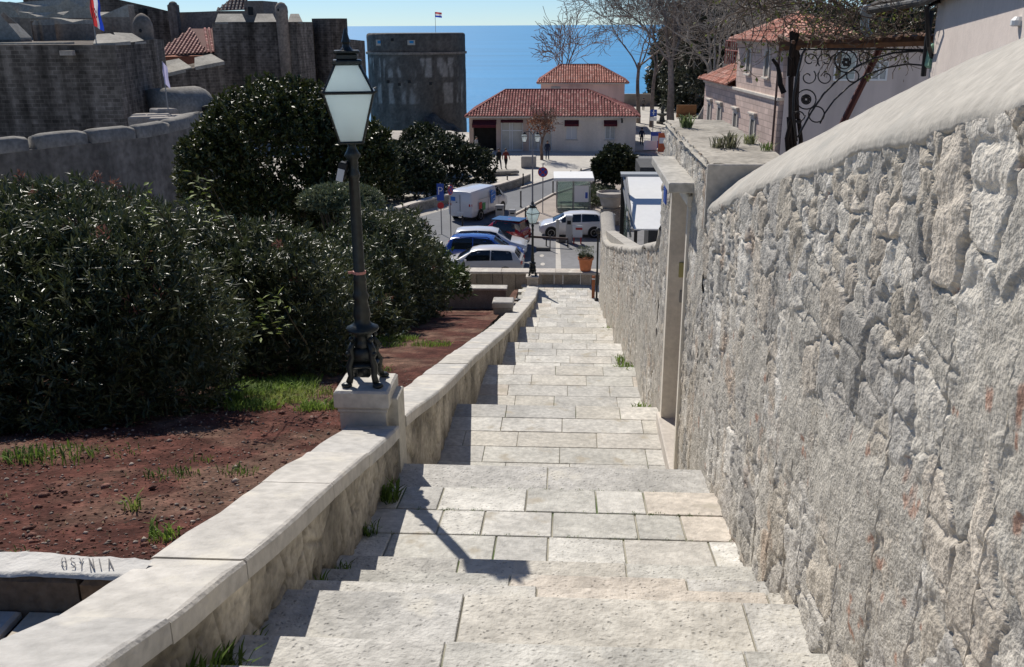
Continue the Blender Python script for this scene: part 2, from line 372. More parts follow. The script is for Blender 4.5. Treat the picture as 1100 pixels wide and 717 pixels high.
for (d0, d1, z, kind) in treads:
    KIND[0] = kind; R = RL - .2; Rend = 1.62
    g = .0075 if kind == 'l0' else .004
    wlo, whi = {'h': (1.0, 1.9), 's': (.8, 1.5)}.get(kind, (.35, .85) if kind == 'l0' else (.6, 1.15))
    if kind == 'l8': wlo, whi = .38, .5
    R -= random.uniform(0, .3)
    while R < Rend:
        wd = random.uniform(wlo, whi)
        if Rend - R - wd < .3: wd = Rend - R
        c = random.choice(PAL[:6]); b = random.uniform(.93, 1.06); mi = 1 if kind == 'h' else 0
        if kind[0] == 'l' and random.random() < .1: c = PAL[6]; mi = 1 if kind == 'l0' else 0
        if kind == 'h' and abs(d0 - 7.55) < .01: c = (.43, .415, .385)
        slab(R + g, R + wd - g, d0 + (g if kind[0] == 'l' else .002), d1 - (g if kind[0] == 'l' else -.012), z, .2, tuple(q * b for q in c), .007 if kind[0] == 'l' else .014, mi); R += wd
    n0 = len(base.v); base.box(((RL + 1.62) / 2 - .1, (d0 + d1) / 2, z - .014 - .3), (3.6, d1 - d0 - .012, .6))
    base.v[n0:] = [(x, y, q + tiltz(y, kind)) for x, y, q in base.v[n0:]]
st_o = struct('stairs', mb, [m_step, m_ham]); struct('stair_bedding_ground', base, m_mortar)

# ================================================================== ground sheet
xs = np.concatenate([np.linspace(-140, -14, 40), np.linspace(-13, -2.2, 28), [-1.9, -1.6, 0, 1.4, 1.7], np.linspace(2.2, 14, 24), np.linspace(16, 90, 30)])
ys = np.concatenate([np.linspace(-6, 44, 90), np.linspace(45, 175, 80)])
X, Y = np.meshgrid(xs, ys, indexing='ij')
def groundz(X, Y):
    s = slopez(Y); c = capz(np.minimum(Y, 39)) - .14 - np.clip((Y - 25) * .068, 0, .85)
    z = np.where(X < -2.0, np.minimum(c, np.where(Y < 3.8, 1.05, 99)), np.where(X < 1.8, s - .75, s + .2))
    z = z - np.clip((-X - 9) * .9, 0, 8) * (X < -9)
    sq = sstep(37.5, 40.2, Y); z = z * (1 - sq) + (-7.97) * sq
    z = np.where((X > 2) & (Y > 8), np.maximum(-7.97, s + .2 - np.clip((X - 3) * .5, 0, 3)) * (1 - sq) + (-7.97) * sq, z)
    z = np.maximum(z, -11.0)
    shore = np.interp(X, [-140, -40, -14, -9, -5, 9, 16, 40, 90], [112, 112, 113, 110, 118, 148, 156, 160, 165])
    return np.where(Y > shore, -8 - (Y - shore) * 2.5, z)
Zg = np.maximum(groundz(X, Y), -34)
V = np.c_[X.ravel(), Y.ravel(), Zg.ravel()]
g_o = npmesh('ground', V, gridf(len(xs), len(ys)), M('pale_ground', (.40, .37, .33), rough=.9, ns=.3, na=.15, ns2=3, na2=.12), smooth=False); tag(g_o, kind='structure')

def sheet(name, pts, z, mat, cut=None):
    m = MB(); m.add([(p[0], p[1], z) for p in pts], [tuple(range(len(pts)))]); return struct(name, m, mat)
ZP = -7.9
sheet('parking_square_pavement', [(-14, 40.6), (5.4, 40.6), (5.4, 58), (1, 60), (-3.4, 57.5), (-8, 52), (-14, 52)], ZP - .0, m_asph)
road_l = [(-20, 47), (-10.5, 58), (-6.2, 66), (-3.5, 70.6), (-1, 75.5), (2.5, 82), (6, 92)]; rr = [(10, 89), (5.2, 78.5), (1.5, 73), (-1, 68.2), (-2.2, 64.2), (-3.7, 59.5), (-6, 55.5), (-9, 47)]
sheet("road", road_l + rr, ZP + .004, m_road)
sheet('plaza_pavement', [(-11.5, 70), (-9.5, 70.5), (-3.6, 72), (-1, 76.4), (2.5, 83), (6, 93), (20, 100), (20, 147), (9, 147), (-2, 112), (-13, 108)], ZP + .004, m_plaza)
sheet('booth_pavement', [(-3.6, 59.7), (-2, 57.6), (1, 60.3), (5.2, 58.2), (9, 70), (9.6, 86), (5.3, 78.3), (1.6, 72.8), (-.9, 68), (-2.1, 64)], ZP + .008, m_pave)
mk = MB()
for px, py in ((582, 275), (583, 284)):
    p = at(px, py, z=ZP); mk.add([(p.x + .12 * math.cos(a), p.y + .3 * math.sin(a), ZP + .006) for a in np.linspace(0, 2 * math.pi, 12, endpoint=False)], [tuple(range(12))])
a, b, c, d = at(597, 291, z=ZP), at(603, 291, z=ZP), at(601, 256, z=ZP), at(597, 256, z=ZP)
mk.add([(q.x, q.y, ZP + .006) for q in (a, b, c, d)], [(0, 1, 2, 3)])
struct('road_marking', mk, m_plaza)
kb = MB()
def kerb(pts, w_, h_, col=None):
    for (x0, y0), (x1, y1) in zip(pts[:-1], pts[1:]):
        L = math.hypot(x1 - x0, y1 - y0); kb.box(((x0 + x1) / 2, (y0 + y1) / 2, ZP + h_ / 2), (L, w_, h_ + .02), math.atan2(y1 - y0, x1 - x0), bev=.02)
kerb(rr[1:6], .18, .12); kerb([(-3.5, 70.8), (-1, 75.7), (2.5, 82.2), (6, 92.2)], .2, .12); kerb([(-3.6, 59.7), (-2, 57.6), (1, 60.2), (5.2, 58.1)], .15, .12)
struct('kerb', kb, m_trim)
# sea
sea = MB(); sea.add([(-60000, 60, -27), (60000, 60, -27), (60000, 90000, -27), (-60000, 90000, -27)], [(0, 1, 2, 3)])
m_sea = bpy.data.materials.new('sea_water'); m_sea.use_nodes = True
nt = m_sea.node_tree; p = nt.nodes['Principled BSDF']; p.inputs['Base Color'].default_value = (.02, .23, .47, 1); p.inputs['Roughness'].default_value = .55; p.inputs['Specular IOR Level'].default_value = .3
tc = nt.nodes.new('ShaderNodeTexCoord'); mp = nt.nodes.new('ShaderNodeMapping'); mp.inputs['Scale'].default_value = (.004, .02, 1)
n1 = nt.nodes.new('ShaderNodeTexNoise'); n1.inputs['Scale'].default_value = 1; n1.inputs['Detail'].default_value = 6
mr = nt.nodes.new('ShaderNodeMapRange'); mr.inputs[1].default_value = .3; mr.inputs[2].default_value = .7; mr.inputs[3].default_value = .88; mr.inputs[4].default_value = 1.14
vm = nt.nodes.new('ShaderNodeVectorMath'); vm.operation = 'SCALE'; vm.inputs[0].default_value = (.02, .23, .47)
nt.links.new(tc.outputs['Object'], mp.inputs[0]); nt.links.new(mp.outputs[0], n1.inputs['Vector']); nt.links.new(n1.outputs['Fac'], mr.inputs[0]); nt.links.new(mr.outputs[0], vm.inputs['Scale']); nt.links.new(vm.outputs[0], p.inputs['Base Color'])
n2 = nt.nodes.new('ShaderNodeTexNoise'); n2.inputs['Scale'].default_value = .25; n2.inputs['Detail'].default_value = 5; bp = nt.nodes.new('ShaderNodeBump'); bp.inputs['Strength'].default_value = .5; bp.inputs['Distance'].default_value = .6
nt.links.new(tc.outputs['Object'], n2.inputs['Vector']); nt.links.new(n2.outputs['Fac'], bp.inputs['Height']); nt.links.new(bp.outputs[0], p.inputs['Normal'])
struct('sea', sea, m_sea)

# ================================================================== garden soil, weeds, stones
def nsurf(R, d):
    z = capz(np.minimum(d, 38.6)) - .07
    z = z + .05 * (fbm(R * 1.1, d * 1.1, 3) - .5) + .035 * (fbm(R * 5, d * 5, 4) - .5) + .02 * (fbm(R * 16, d * 16, 8, 3) - .5)
    z = z - np.clip((d - 25) * .068, 0, .85) * (1 - sstep(-2.7, -2.1, R))
    return z - np.clip((-R - 8) * .5, 0, 5)
gx = np.concatenate([np.linspace(-14, -7, 20), np.linspace(-6.9, -1.97, 170)]); gy = np.concatenate([np.linspace(3.86, 12, 240), np.linspace(12.1, 37.6, 180)])
X, Y = np.meshgrid(gx, gy, indexing='ij'); Z = nsurf(X, Y)
n = fbm(X * .9, Y * .9, 21); n2 = fbm(X * 7, Y * 7, 22)
red = np.array([.092, .037, .028]); dry = np.array([.15, .088, .064]); drk = np.array([.085, .035, .026])
t = sstep(.45, .62, n)[..., None]; t2 = sstep(.4, .7, n2)[..., None]
colr = (red * (1 - t) + dry * t) * (.75 + .5 * t2)
tag(npmesh('garden_soil', np.c_[X.ravel(), Y.ravel(), Z.ravel()], gridf(len(gx), len(gy)), m_soil, vcol=colr.reshape(-1, 3), smooth=True), kind='structure')
gx = np.linspace(-7, -1.97, 90); gy = np.linspace(1.0, 3.78, 50); X, Y = np.meshgrid(gx, gy, indexing='ij'); Z = 1.22 + .05 * (fbm(X * 3, Y * 3, 5) - .5) + .02 * (fbm(X * 14, Y * 14, 6) - .5)
tag(npmesh('lower_garden_soil', np.c_[X.ravel(), Y.ravel(), Z.ravel()], gridf(len(gx), len(gy)), m_soil, vcol=np.tile(red * 1.1, (X.size, 1)), smooth=True), kind='structure')
sl = MB()
for (r0, r1, d0, d1, c) in ((-2.62, -2.03, 3.42, 3.76, (.50, .43, .34)), (-3.4, -2.66, 3.47, 3.76, (.52, .50, .47)), (-4.2, -3.45, 3.40, 3.76, (.46, .42, .36))):
    sl.box(((r0 + r1) / 2, (d0 + d1) / 2, 1.245), (r1 - r0, d1 - d0, .06), col=c, bev=.015)
struct('garden_path', sl, m_cap)

def scatter_pebbles(name, n, rx, ry, kind='stuff'):
    V = []; F = []; C = []
    oc = np.array([(1, 0, 0), (-1, 0, 0), (0, 1, 0), (0, -1, 0), (0, 0, 1), (0, 0, -1)], float); of = np.array([(0, 2, 4), (2, 1, 4), (1, 3, 4), (3, 0, 4), (2, 0, 5), (1, 2, 5), (3, 1, 5), (0, 3, 5)])
    R = rng.uniform(rx[0], rx[1], n); D = ry[0] + (ry[1] - ry[0]) * rng.random(n) ** 1.6; S = .005 + .013 * rng.random(n) ** 3 + (rng.random(n) < .02) * .02
    Zs = nsurf(R, D)
    for i in range(n):
        a = rng.uniform(0, 6.3); ca, sa = math.cos(a), math.sin(a); q = oc * (S[i] * rng.uniform(.6, 1.4), S[i] * rng.uniform(.6, 1.4), S[i] * .7)
        q = np.c_[q[:, 0] * ca - q[:, 1] * sa, q[:, 0] * sa + q[:, 1] * ca, q[:, 2]] + (R[i], D[i], Zs[i] + S[i] * .3)
        V.append(q); F.append(of + 6 * i); c = np.array((.30, .25, .21)) if rng.random() < .35 else np.array((.17, .085, .065)); C.append(np.tile(c * rng.uniform(.6, 1.3), (8, 1)))
    return tag(npmesh(name, np.concatenate(V), np.concatenate(F), m_rubfar, fcol=np.concatenate(C)), kind=kind)
scatter_pebbles('gravel', 9500, (-6.2, -2.06), (3.95, 12))

def litter(name, n, rx, ry, cols, seed):
    r = np.random.default_rng(seed); x = r.uniform(*rx, n); y = ry[0] + (ry[1] - ry[0]) * r.random(n) ** 1.5; a = r.uniform(0, 6.283, n); l = r.uniform(.006, .02, n); w_ = l * r.uniform(.2, .45, n); z = nsurf(x, y) + .006
    dx, dy = np.cos(a), np.sin(a); t = r.normal(size=n) * .012
    V = np.stack([np.c_[x - dx * l, y - dy * l, z + np.abs(t)], np.c_[x + dy * w_, y - dx * w_, z], np.c_[x + dx * l, y + dy * l, z + np.abs(t)], np.c_[x - dy * w_, y + dx * w_, z + .008]], 1).reshape(-1, 3)
    F = np.arange(4 * n).reshape(-1, 4); C = np.array(cols)[r.integers(0, len(cols), n)] * r.uniform(.6, 1.4, (n, 1)); return tag(npmesh(name, V, F, m_grass, fcol=C), kind='stuff')
litter('leaf_litter', 3000, (-6.4, -2.08), (4.0, 14), [(.16, .09, .055), (.22, .15, .09), (.10, .06, .04), (.13, .12, .06)], 17)
def blades(spots, hgt=.09, seed=1):
    """spots: (x,y,z,radius,count,height,colour)"""
    r = np.random.default_rng(seed); V = []; F = []; C = []; k = 0
    for (x, y, z, rd, cnt, h, c) in spots:
        for _ in range(cnt):
            a = r.uniform(0, 6.283); q = rd * math.sqrt(r.random()); bx, by = x + q * math.cos(a), y + q * math.sin(a)
            zz = z(bx, by) if callable(z) else z
            a2 = r.uniform(0, 6.283); l = h * r.uniform(.5, 1.3); lean = r.uniform(.2, 1.1); wv = l * r.uniform(.025, .06) + .0015
            dx, dy = math.cos(a2) * lean * l, math.sin(a2) * lean * l; sx, sy = -math.sin(a2) * wv, math.cos(a2) * wv
            V += [(bx - sx * .6, by - sy * .6, zz), (bx + sx * .6, by + sy * .6, zz), (bx + dx * .5 + sx, by + dy * .5 + sy, zz + l * .75), (bx + dx, by + dy, zz + l * .95), (bx + dx * .5 - sx, by + dy * .5 - sy, zz + l * .75)]
            F += [(k, k + 1, k + 2), (k, k + 2, k + 4), (k + 4, k + 2, k + 3)]; k += 5
            cc = np.array(c) * r.uniform(.6, 1.35); C += [cc, cc, cc]
    return np.array(V), np.array(F), np.array(C)
zs = lambda x, y: float(nsurf(np.array([x]), np.array([y]))[0]) - .01
G1 = (.20, .30, .05); G2 = (.12, .19, .035); G3 = (.25, .31, .07)
sp = []
for px, py, rd, cnt, h, c in ((290, 418, .62, 1500, .10, G1), (265, 425, .35, 500, .12, G2), (315, 410, .4, 500, .08, G1), (345, 440, .22, 260, .10, G1), (300, 432, .35, 500, .09, G3), (272, 440, .3, 380, .09, G1), (325, 424, .4, 400, .09, G3), (240, 435, .3, 350, .14, G2), (328, 443, .12, 90, .08, G1), (143, 551, .05, 26, .10, G3), (175, 580, .10, 60, .09, G1), (425, 366, .5, 500, .1, G1), (463, 372, .4, 300, .1, G1), (410, 372, .5, 350, .1, G2), (488, 322, .9, 500, .15, G3), (505, 318, .6, 260, .12, G1),
                              (60, 492, .35, 160, .10, G2), (25, 497, .2, 90, .10, G2), (185, 513, .2, 70, .07, G2), (255, 510, .15, 50, .07, G2), (215, 497, .1, 30, .06, G2), (110, 490, .3, 60, .06, G2), (10, 600, .1, 20, .04, G2), (400, 400, .3, 120, .1, G2), (380, 355, .5, 200, .15, G2)):
    r_ = ray(px, py); tt = np.linspace(3.5, 45, 600); hz = EYE + r_.z / r_.y * tt; sz = nsurf(r_.x / r_.y * tt, tt); i = int(np.argmax(hz < sz)); sp.append((r_.x / r_.y * tt[i], tt[i], zs, rd, cnt, h, c))
V, F, C = blades(sp, seed=3); tag(npmesh('grass', V, F, m_grass, fcol=C), kind='stuff')
LOW = [(-2.12, 3.35, 1.22, .10, 120, .09, G1), (-2.35, 3.2, 1.22, .12, 90, .08, G2), (-2.15, 3.74, 1.24, .05, 30, .06, G1)]
V, F, C = blades(LOW, seed=8); tag(npmesh('grass', V, F, m_grass, fcol=C), kind='stuff')
# weeds in the stair joints, along the wall feet
sp = []
for d, R, rd, cnt, h in ((2.95, -1.64, .1, 90, .10), (3.3, -1.63, .12, 130, .13), (3.62, -1.62, .10, 110, .14), (4.0, -1.61, .1, 60, .10), (5.1, RL + .04, .06, 50, .1), (5.6, RL + .04, .05, 30, .07), (6.5, RL + .04, .06, 50, .1), (7.2, RL + .05, .1, 90, .14), (7.6, RL + .04, .06, 50, .1), (9.3, 1.33, .05, 40, .08), (9.55, 1.31, .05, 50, .1), (17.1, 1.3, .18, 140, .2), (14.8, 1.3, .12, 70, .15), (19.4, 1.28, .14, 90, .2), (20.1, 1.3, .12, 70, .16), (13.3, 1.30, .1, 40, .1), (26, 1.3, .15, 60, .2)):
    sp.append((R, d, float(stairz(np.array([d]))[0]) - .01, rd, cnt, h, G2 if R < 0 else G1))
for k in range(90):
    d = random.choice([6.05, 6.53, 7.03, 7.54]); R = random.uniform(-1.4, 1.35); sp.append((R, d, -.012 + .1105 * (7.55 - d), .03, 8, .02, G2))
V, F, C = blades(sp, seed=4); tag(npmesh('weeds', V, F, m_grass, fcol=C), kind='stuff')

# ================================================================== rubble walls
STONE = np.array((1.0, .98, .945)) * np.array([(.48, .455, .41), (.42, .40, .37), (.53, .50, .45), (.46, .42, .36), (.375, .36, .335), (.49, .445, .385), (.57, .545, .50)])
def rubble_face(S, Zt, Zb, nv, face, seed, cell=.30, amp=1., fill=0., name='stone_face', mat=None, parent=None, side=-1):
    """displaced rubble masonry: columns S (metres along the street), height from Zb to Zt, face(S)=R of the wall plane"""
    nu = len(S); t = np.linspace(0, 1, nv)[None, :]
    s = np.repeat(S[:, None], nv, 1); z = Zb[:, None] * (1 - t) + Zt[:, None] * t
    wx = s + .22 * cell * (fbm(s * 5 / cell * .3, z * 5 / cell * .3, seed + 1) - .5) * 2; wz = z + .22 * cell * (fbm(s * 5 / cell * .3, z * 5 / cell * .3, seed + 2) - .5) * 2
    f1, f2, cid = voro(wx / (cell * .86), wz / (cell * 1.12), seed); g1, g2, gid = voro(wx / (cell * .40), wz / (cell * .55), seed + 40)
    small = (vnoise(s / (cell * 2.1), z / (cell * 1.7), seed + 50) > .56)
    e = np.where(small, (g2 - g1) * .5, f2 - f1); idd = np.where(small, gid, cid)
    deep = sstep(.55, 1.0, t + .25 * (vnoise(s * 1.2, z * 1.2, seed + 31) - .5)) if side < 0 else 0
    big = fbm(s * .55, z * .55, seed + 3, 3); mid = fbm(s * 3.2, z * 3.2, seed + 4, 4); fine = fbm(s * 14, z * 14, seed + 6, 4); fac = np.abs(vnoise(s * 9 + idd * 30, z * 7, seed + 7) - .5) * 2
    chip = 1 - sstep(0, .12, np.abs(vnoise(s * 5 + idd * 50, z * 5.5 + idd * 20, seed + 12) - .5))
    h_st = np.clip((e - .015 * deep) / .055, 0, 1) ** .6 * (.020 + .014 * idd + .008 * deep) * np.where(small, .65, 1.) + .010 * (fac - .5) + .024 * (fine - .5) + .012 * (np.abs(fbm(s * 22, z * 9, seed + 33, 3) - .5) * 2 - .3) - .012 * chip + deep * .010
    level = .0150 + .030 * (sstep(.38, .62, big) - .35) + .03 * (mid - .5) + fill - .026 * deep
    h_mo = level + .024 * (fine - .5) + .02 * (mid - .5)
    h = np.maximum(h_st, h_mo); isst = sstep(-.006, .006, h_st - h_mo)[..., None]
    h = h * amp
    k = np.clip((idd * 7).astype(int), 0, 6); cs0 = 1; cs = STONE[k] * (.80 + .40 * ((idd * 37.7) % 1)[..., None]) * (.82 + .2 * fine[..., None] + .2 * vnoise(s * 31, z * 31, seed + 61)[..., None])
    rust = .7 * sstep(.66, .78, fbm(s * 2.4, z * 2.4, seed + 9, 5))[..., None]
    cs = cs * (1 - rust * .6) + np.array((.42, .27, .17)) * rust * .6
    cm = np.array((.465, .43, .37)) * (.82 + .36 * mid[..., None])
    bits = (sstep(.76, .80, fbm(s * 11, z * 8, seed + 14, 3)))[..., None]; cm = cm * (1 - bits * .7) + np.array((.40, .19, .12)) * bits * .7
    c = cs * isst + cm * (1 - isst)
    R = face(s) + side * h
    V = np.c_[R.ravel(), s.ravel(), z.ravel()]
    return npmesh(name, V, gridf(nu, nv, side > 0), mat or m_rub, parent, vcol=c.reshape(-1, 3), smooth=True)
def coping(name, prof, D, Zf, Rf, mat, parent, n_noise=.02, seed=9):
    """rounded mortar coping: prof = [(dR, dz)...] swept along distances D"""
    m = len(prof); V = []
    for d in D:
        z0, r0 = float(Zf(d)), float(Rf(d))
        for (a, b) in prof: V.append((r0 + a, d, z0 + b))
    V = np.array(V); nn = fbm(V[:, 1] * 2.5, V[:, 0] * 6 + V[:, 2] * 3, seed, 4) - .5; n3 = fbm(V[:, 1] * 11, V[:, 0] * 17, seed + 1, 3) - .5
    inner = np.tile(np.array([0 if i == m - 1 else 1 for i in range(m)]), len(D)); low = np.tile(np.linspace(1, 0, m) ** 6, len(D)); V[:, 2] += inner * (nn * n_noise * 2 + n3 * n_noise * .6) + low * (fbm(V[:, 1] * 5, V[:, 1] * 0, seed + 3, 4) - .5) * .15 * (n_noise / .009)
    return npmesh(name, V, gridf(len(D), m, True), mat, parent, smooth=True)

def zlow(d): return np.interp(d, [-3, 0, 2.93, 4.2, 5.28, 7, 8.66, 9.1], [4.7, 4.33, 3.76, 3.50, 3.24, 2.82, 2.38, 2.26])
rw = thing('rubble_wall', 'tall grey rubble stone wall with a sloping smooth cement coping, on the right of the stairs', 'wall', (1.5, 5, 0))
S = [-2.5]
while S[-1] < 9.02: S.append(S[-1] + (.08 if S[-1] < 1.6 else max(.010, .0037 * S[-1])))
S = np.array(S)
rubble_face(S, zlow(S) - .015 + .05 * (fbm(S * 3, S * 0, 77) - .5), stairz(S) - .25, 300, rwall, 101, cell=.36, amp=1.0, parent=rw)
prof = [(.03, -.09), (-.035, -.05), (-.035, .0), (-.01, .05), (.10, .16), (.22, .265), (.33, .345), (.42, .38), (.5, .375), (.6, .31), (.66, .15), (.68, -.6)]
pt = np.array(prof); tt = np.linspace(0, len(prof) - 1, 40); prof2 = list(zip(np.interp(tt, range(len(prof)), pt[:, 0]), np.interp(tt, range(len(prof)), pt[:, 1])))
coping('coping', prof2, np.linspace(-2.5, 9.0, 330), zlow, rwall, m_cement, rw, .009)
b = MB(); b.prism([(1.62, -2.5), (2.12, -2.5), (2.12, 9.0), (1.62, 9.0)], [1, 1, -2, -2], [4.6, 4.6, 2.2, 2.2]); b.build('wall_core', m_cement, rw)

gw = thing('gateway_wall', 'flat topped rubble wall block with a doorway, halfway down the stairs', 'wall', (1.7, 11, -1.3))
def seg(S0, S1, zt, zb, seed, nv, res=.03):
    S_ = np.arange(S0, S1 + res / 2, res); rubble_face(S_, np.full(S_.shape, zt) + .04 * (fbm(S_ * 4, S_ * 0, seed) - .5), zb(S_) if callable(zb) else np.full(S_.shape, zb), nv, rwall, seed, cell=.30, amp=1.1, parent=gw, mat=m_rub)
seg(9.0, 10.2, 2.74, lambda s: stairz(s) - .3, 131, 190, .025); seg(10.2, 11.85, 2.74, 2.12, 137, 36); seg(11.85, 13.3, 2.74, lambda s: stairz(s) - .3, 141, 170)
b = MB(); b.box((1.79, 9.63, .6), (.72, 1.2, 4.2)); b.box((1.79, 12.6, .4), (.72, 1.4, 4.6)); b.box((1.79, 11.0, 2.41), (.72, 1.85, .58)); b.build('wall_core', m_cement, gw)
# top: weathered screed
X, Y = np.meshgrid(np.linspace(1.33, 2.16, 36), np.linspace(9.0, 13.32, 130), indexing='ij'); Z = 2.735 + .05 * (fbm(X * 3, Y * 3, 61) - .5) - .04 * (1 - sstep(1.33, 1.40, X))
npmesh('wall_top', np.c_[X.ravel(), Y.ravel(), Z.ravel()], gridf(36, 130), M('weathered_screed', (.36, .33, .28), rough=.95, ns=1.5, na=.25, ns2=14, na2=.25, bump=.7, bs=18), gw, smooth=True)
fr = MB(); 
V = rubble_face  # front end block, smooth cement faced
b = MB(); b.box((1.745, 8.985, 2.42), (.82, .06, .63), bev=.01); b.build('end_face', m_cement, gw)
df = MB(); df.box((1.385, 10.24, .52), (.10, .10, 3.3), bev=.012); df.box((1.53, 11.86, .45), (.40, .16, 3.2), bev=.012); df.box((1.40, 11.05, 2.16), (.16, 1.78, .12), bev=.012)
dfo = df.build('door_frame', M('pale_frame_stone', (.70, .64, .54), rough=.85, ns=3, na=.1, ns2=20, na2=.08, bump=.2, bs=30), gw)
b = MB(); b.box((1.30, 11.06, 2.335), (.42, 2.15, .11), bev=.012); b.build('lintel_slab', M('grey_slab', (.42, .40, .36), rough=.9, ns=2, na=.15, ns2=15, na2=.2, bump=.4, bs=25), gw)
b = MB(); b.box((1.48, 11.05, -1.24), (.38, 1.9, .26), bev=.015); b.build('door_sill', m_trim, gw)
b = MB(); b.box((1.72, 11.03, .5), (.05, 1.5, 3.2)); dr = b.build('door', m_wood, gw)
b = MB(); b.sphere((1.67, 10.45, -.1), .035); b.build('handle', m_iron, dr)
b = MB(); b.box((1.52, 11.765, .98), (.11, .03, .2), bev=.008); b.build('bell_plate', M('bell_plate_yellow', (.42, .38, .16), rough=.5, na=.1), gw)
b = MB(); b.box((1.54, 11.765, .62), (.10, .03, .16), bev=.008); b.build('intercom', m_grey, gw)
b = MB(); b.box((1.285, 12.15, 1.95), (.02, .26, .34), bev=.004); b.build('house_plate', m_blue, gw)

bw = thing('boundary_wall', 'long low rubble wall with pale rounded coping beside the lower stairs', 'wall', (1.6, 22, -4))
def zbw(d): return np.interp(d, [13.2, 13.6, 14.3, 19, 25.5, 30, 33.0, 34.2, 35.5, 36.5], [1.25, .85, .68, -.5, -1.95, -2.95, -3.5, -3.6, -3.35, -3.1])
S = [13.25]
while S[-1] < 36.3: S.append(S[-1] + .0033 * S[-1])
S = np.array(S); rubble_face(S, zbw(S), stairz(S) - .3, 210, lambda s: np.full_like(s, 1.40), 151, cell=.30, amp=1.0, parent=bw, fill=.0)
coping('coping', [(-.03, -.03), (-.07, .02), (-.03, .08), (.08, .12), (.25, .13), (.4, .10), (.48, .03), (.5, -.8)], np.linspace(13.25, 36.4, 180), zbw, lambda d: 1.40, m_cement, bw, .02, 31)
b = MB(); b.box((1.66, 36.42, -5.1), (.55, .12, 4.0), bev=.02); b.build('wall_end', m_cement, bw)
b = MB(); b.prism([(1.5, 13.25), (1.86, 13.25), (1.86, 36.3), (1.5, 36.3)], [-3, -3, -8, -8], [.5, .5, -3.7, -3.7]); b.build('wall_core', m_cement, bw)

# ================================================================== parapet (left of the stairs)
def parapet(name, label, d0, d1, joints, seed, blocks):
    o = thing(name, label, 'wall', (-1.8, (d0 + d1) / 2, float(capz((d0 + d1) / 2)) - 1))
    S = [d0]
    while S[-1] < d1: S.append(S[-1] + max(.014, .0034 * S[-1]))
    S = np.array(S); S[-1] = d1; nv = 60
    t = np.linspace(0, 1, nv)[None, :]; s = np.repeat(S[:, None], nv, 1); zb = stairz(S) - .25; zt = capz(S) - .1
    z = zb[:, None] * (1 - t) + zt[:, None] * t
    n1 = fbm(s * 3, z * 3, seed); n2 = fbm(s * 13, z * 13, seed + 1); pit = sstep(.62, .75, fbm(s * 8, z * 6, seed + 2))
    f1, f2, cid = voro((s + .04 * n2) / .42, z / (1.6 if blocks else .42) + 3, seed + 3); e = sstep(.0, .10, f2 - f1)
    h = (.022 if blocks else .016) * e + .014 * (n1 - .5) + .022 * (n2 - .5) - .03 * pit
    c = np.array((.42, .38, .31)) * (.72 + .5 * n1[..., None]) * (.9 + .25 * cid[..., None]); c = c * (1 - .35 * pit[..., None]) * (.7 + .3 * e[..., None])
    dk = sstep(.5, .7, fbm(s * 1.3, z * .5, seed + 7))[..., None]; c = c * (1 - dk * .45)
    npmesh('wall_face', np.c_[(rl(s) + h).ravel(), s.ravel(), z.ravel()], gridf(len(S), nv), m_parapet, o, vcol=c.reshape(-1, 3), smooth=True)
    k = MB(); n = max(3, int((d1 - d0) / 1.0)); P = np.linspace(d0, d1, n)
    for a, b_ in zip(P[:-1], P[1:]): k.prism([(rl(a) - .405, a), (rl(a) - .035, a), (rl(b_) - .035, b_), (rl(b_) - .405, b_)], [float(capz(a)) - 2.6] * 2 + [float(capz(b_)) - 2.6] * 2, [float(capz(a)) - .1] * 2 + [float(capz(b_)) - .1] * 2)
    k.build('wall_core', m_cement, o)
    c_ = MB()
    for a, b_ in zip(joints[:-1], joints[1:]):
        col = random.choice([(.47, .45, .41), (.50, .47, .42), (.455, .435, .40), (.49, .46, .405)]); off = random.uniform(-.006, .006)
        ns = 5; dd = np.linspace(a + .005, b_ - .005, ns); vs = []
        for i, d in enumerate(dd):
            zc = float(capz(d)) + off; e0 = random.uniform(-.02, .015) if 0 < i < ns - 1 else random.uniform(-.008, .004); q = .012 if i in (0, ns - 1) else 0
            for (R, dz) in ((rl(d) - .455 + e0, -.13), (rl(d) + .045, -.13), (rl(d) + .045, -.025), (rl(d) + .032, -.008), (rl(d) + .015, -q), (rl(d) - .435 + e0, -q), (rl(d) - .455 + e0, -.02)): vs.append((R, d, zc + dz))
        fs = [(i * 7 + j, i * 7 + (j + 1) % 7, i * 7 + 7 + (j + 1) % 7, i * 7 + 7 + j) for i in range(ns - 1) for j in range(7)] + [tuple(range(7)), tuple(reversed([(ns - 1) * 7 + j for j in range(7)]))]
        c_.add(vs, [tuple(reversed(f)) for f in fs], col)
    c_.build('cap', m_cap, o)
    return o
parapet('parapet_wall', 'low parapet with wide pale cap slabs from the foreground down to the lamp pedestal', -2.5, 8.05, [-2.5, -1, .4, 1.9, 3.19, 4.03, 5.62, 6.7, 8.04], 201, False)
J = [8.44]
while J[-1] < 36.8: J.append(J[-1] + random.uniform(1.0, 1.5))
J[-1] = 38.4
parapet('parapet_wall', 'long low parapet running from the lamp pedestal to the foot of the stairs', 8.44, 38.4, J, 231, True)

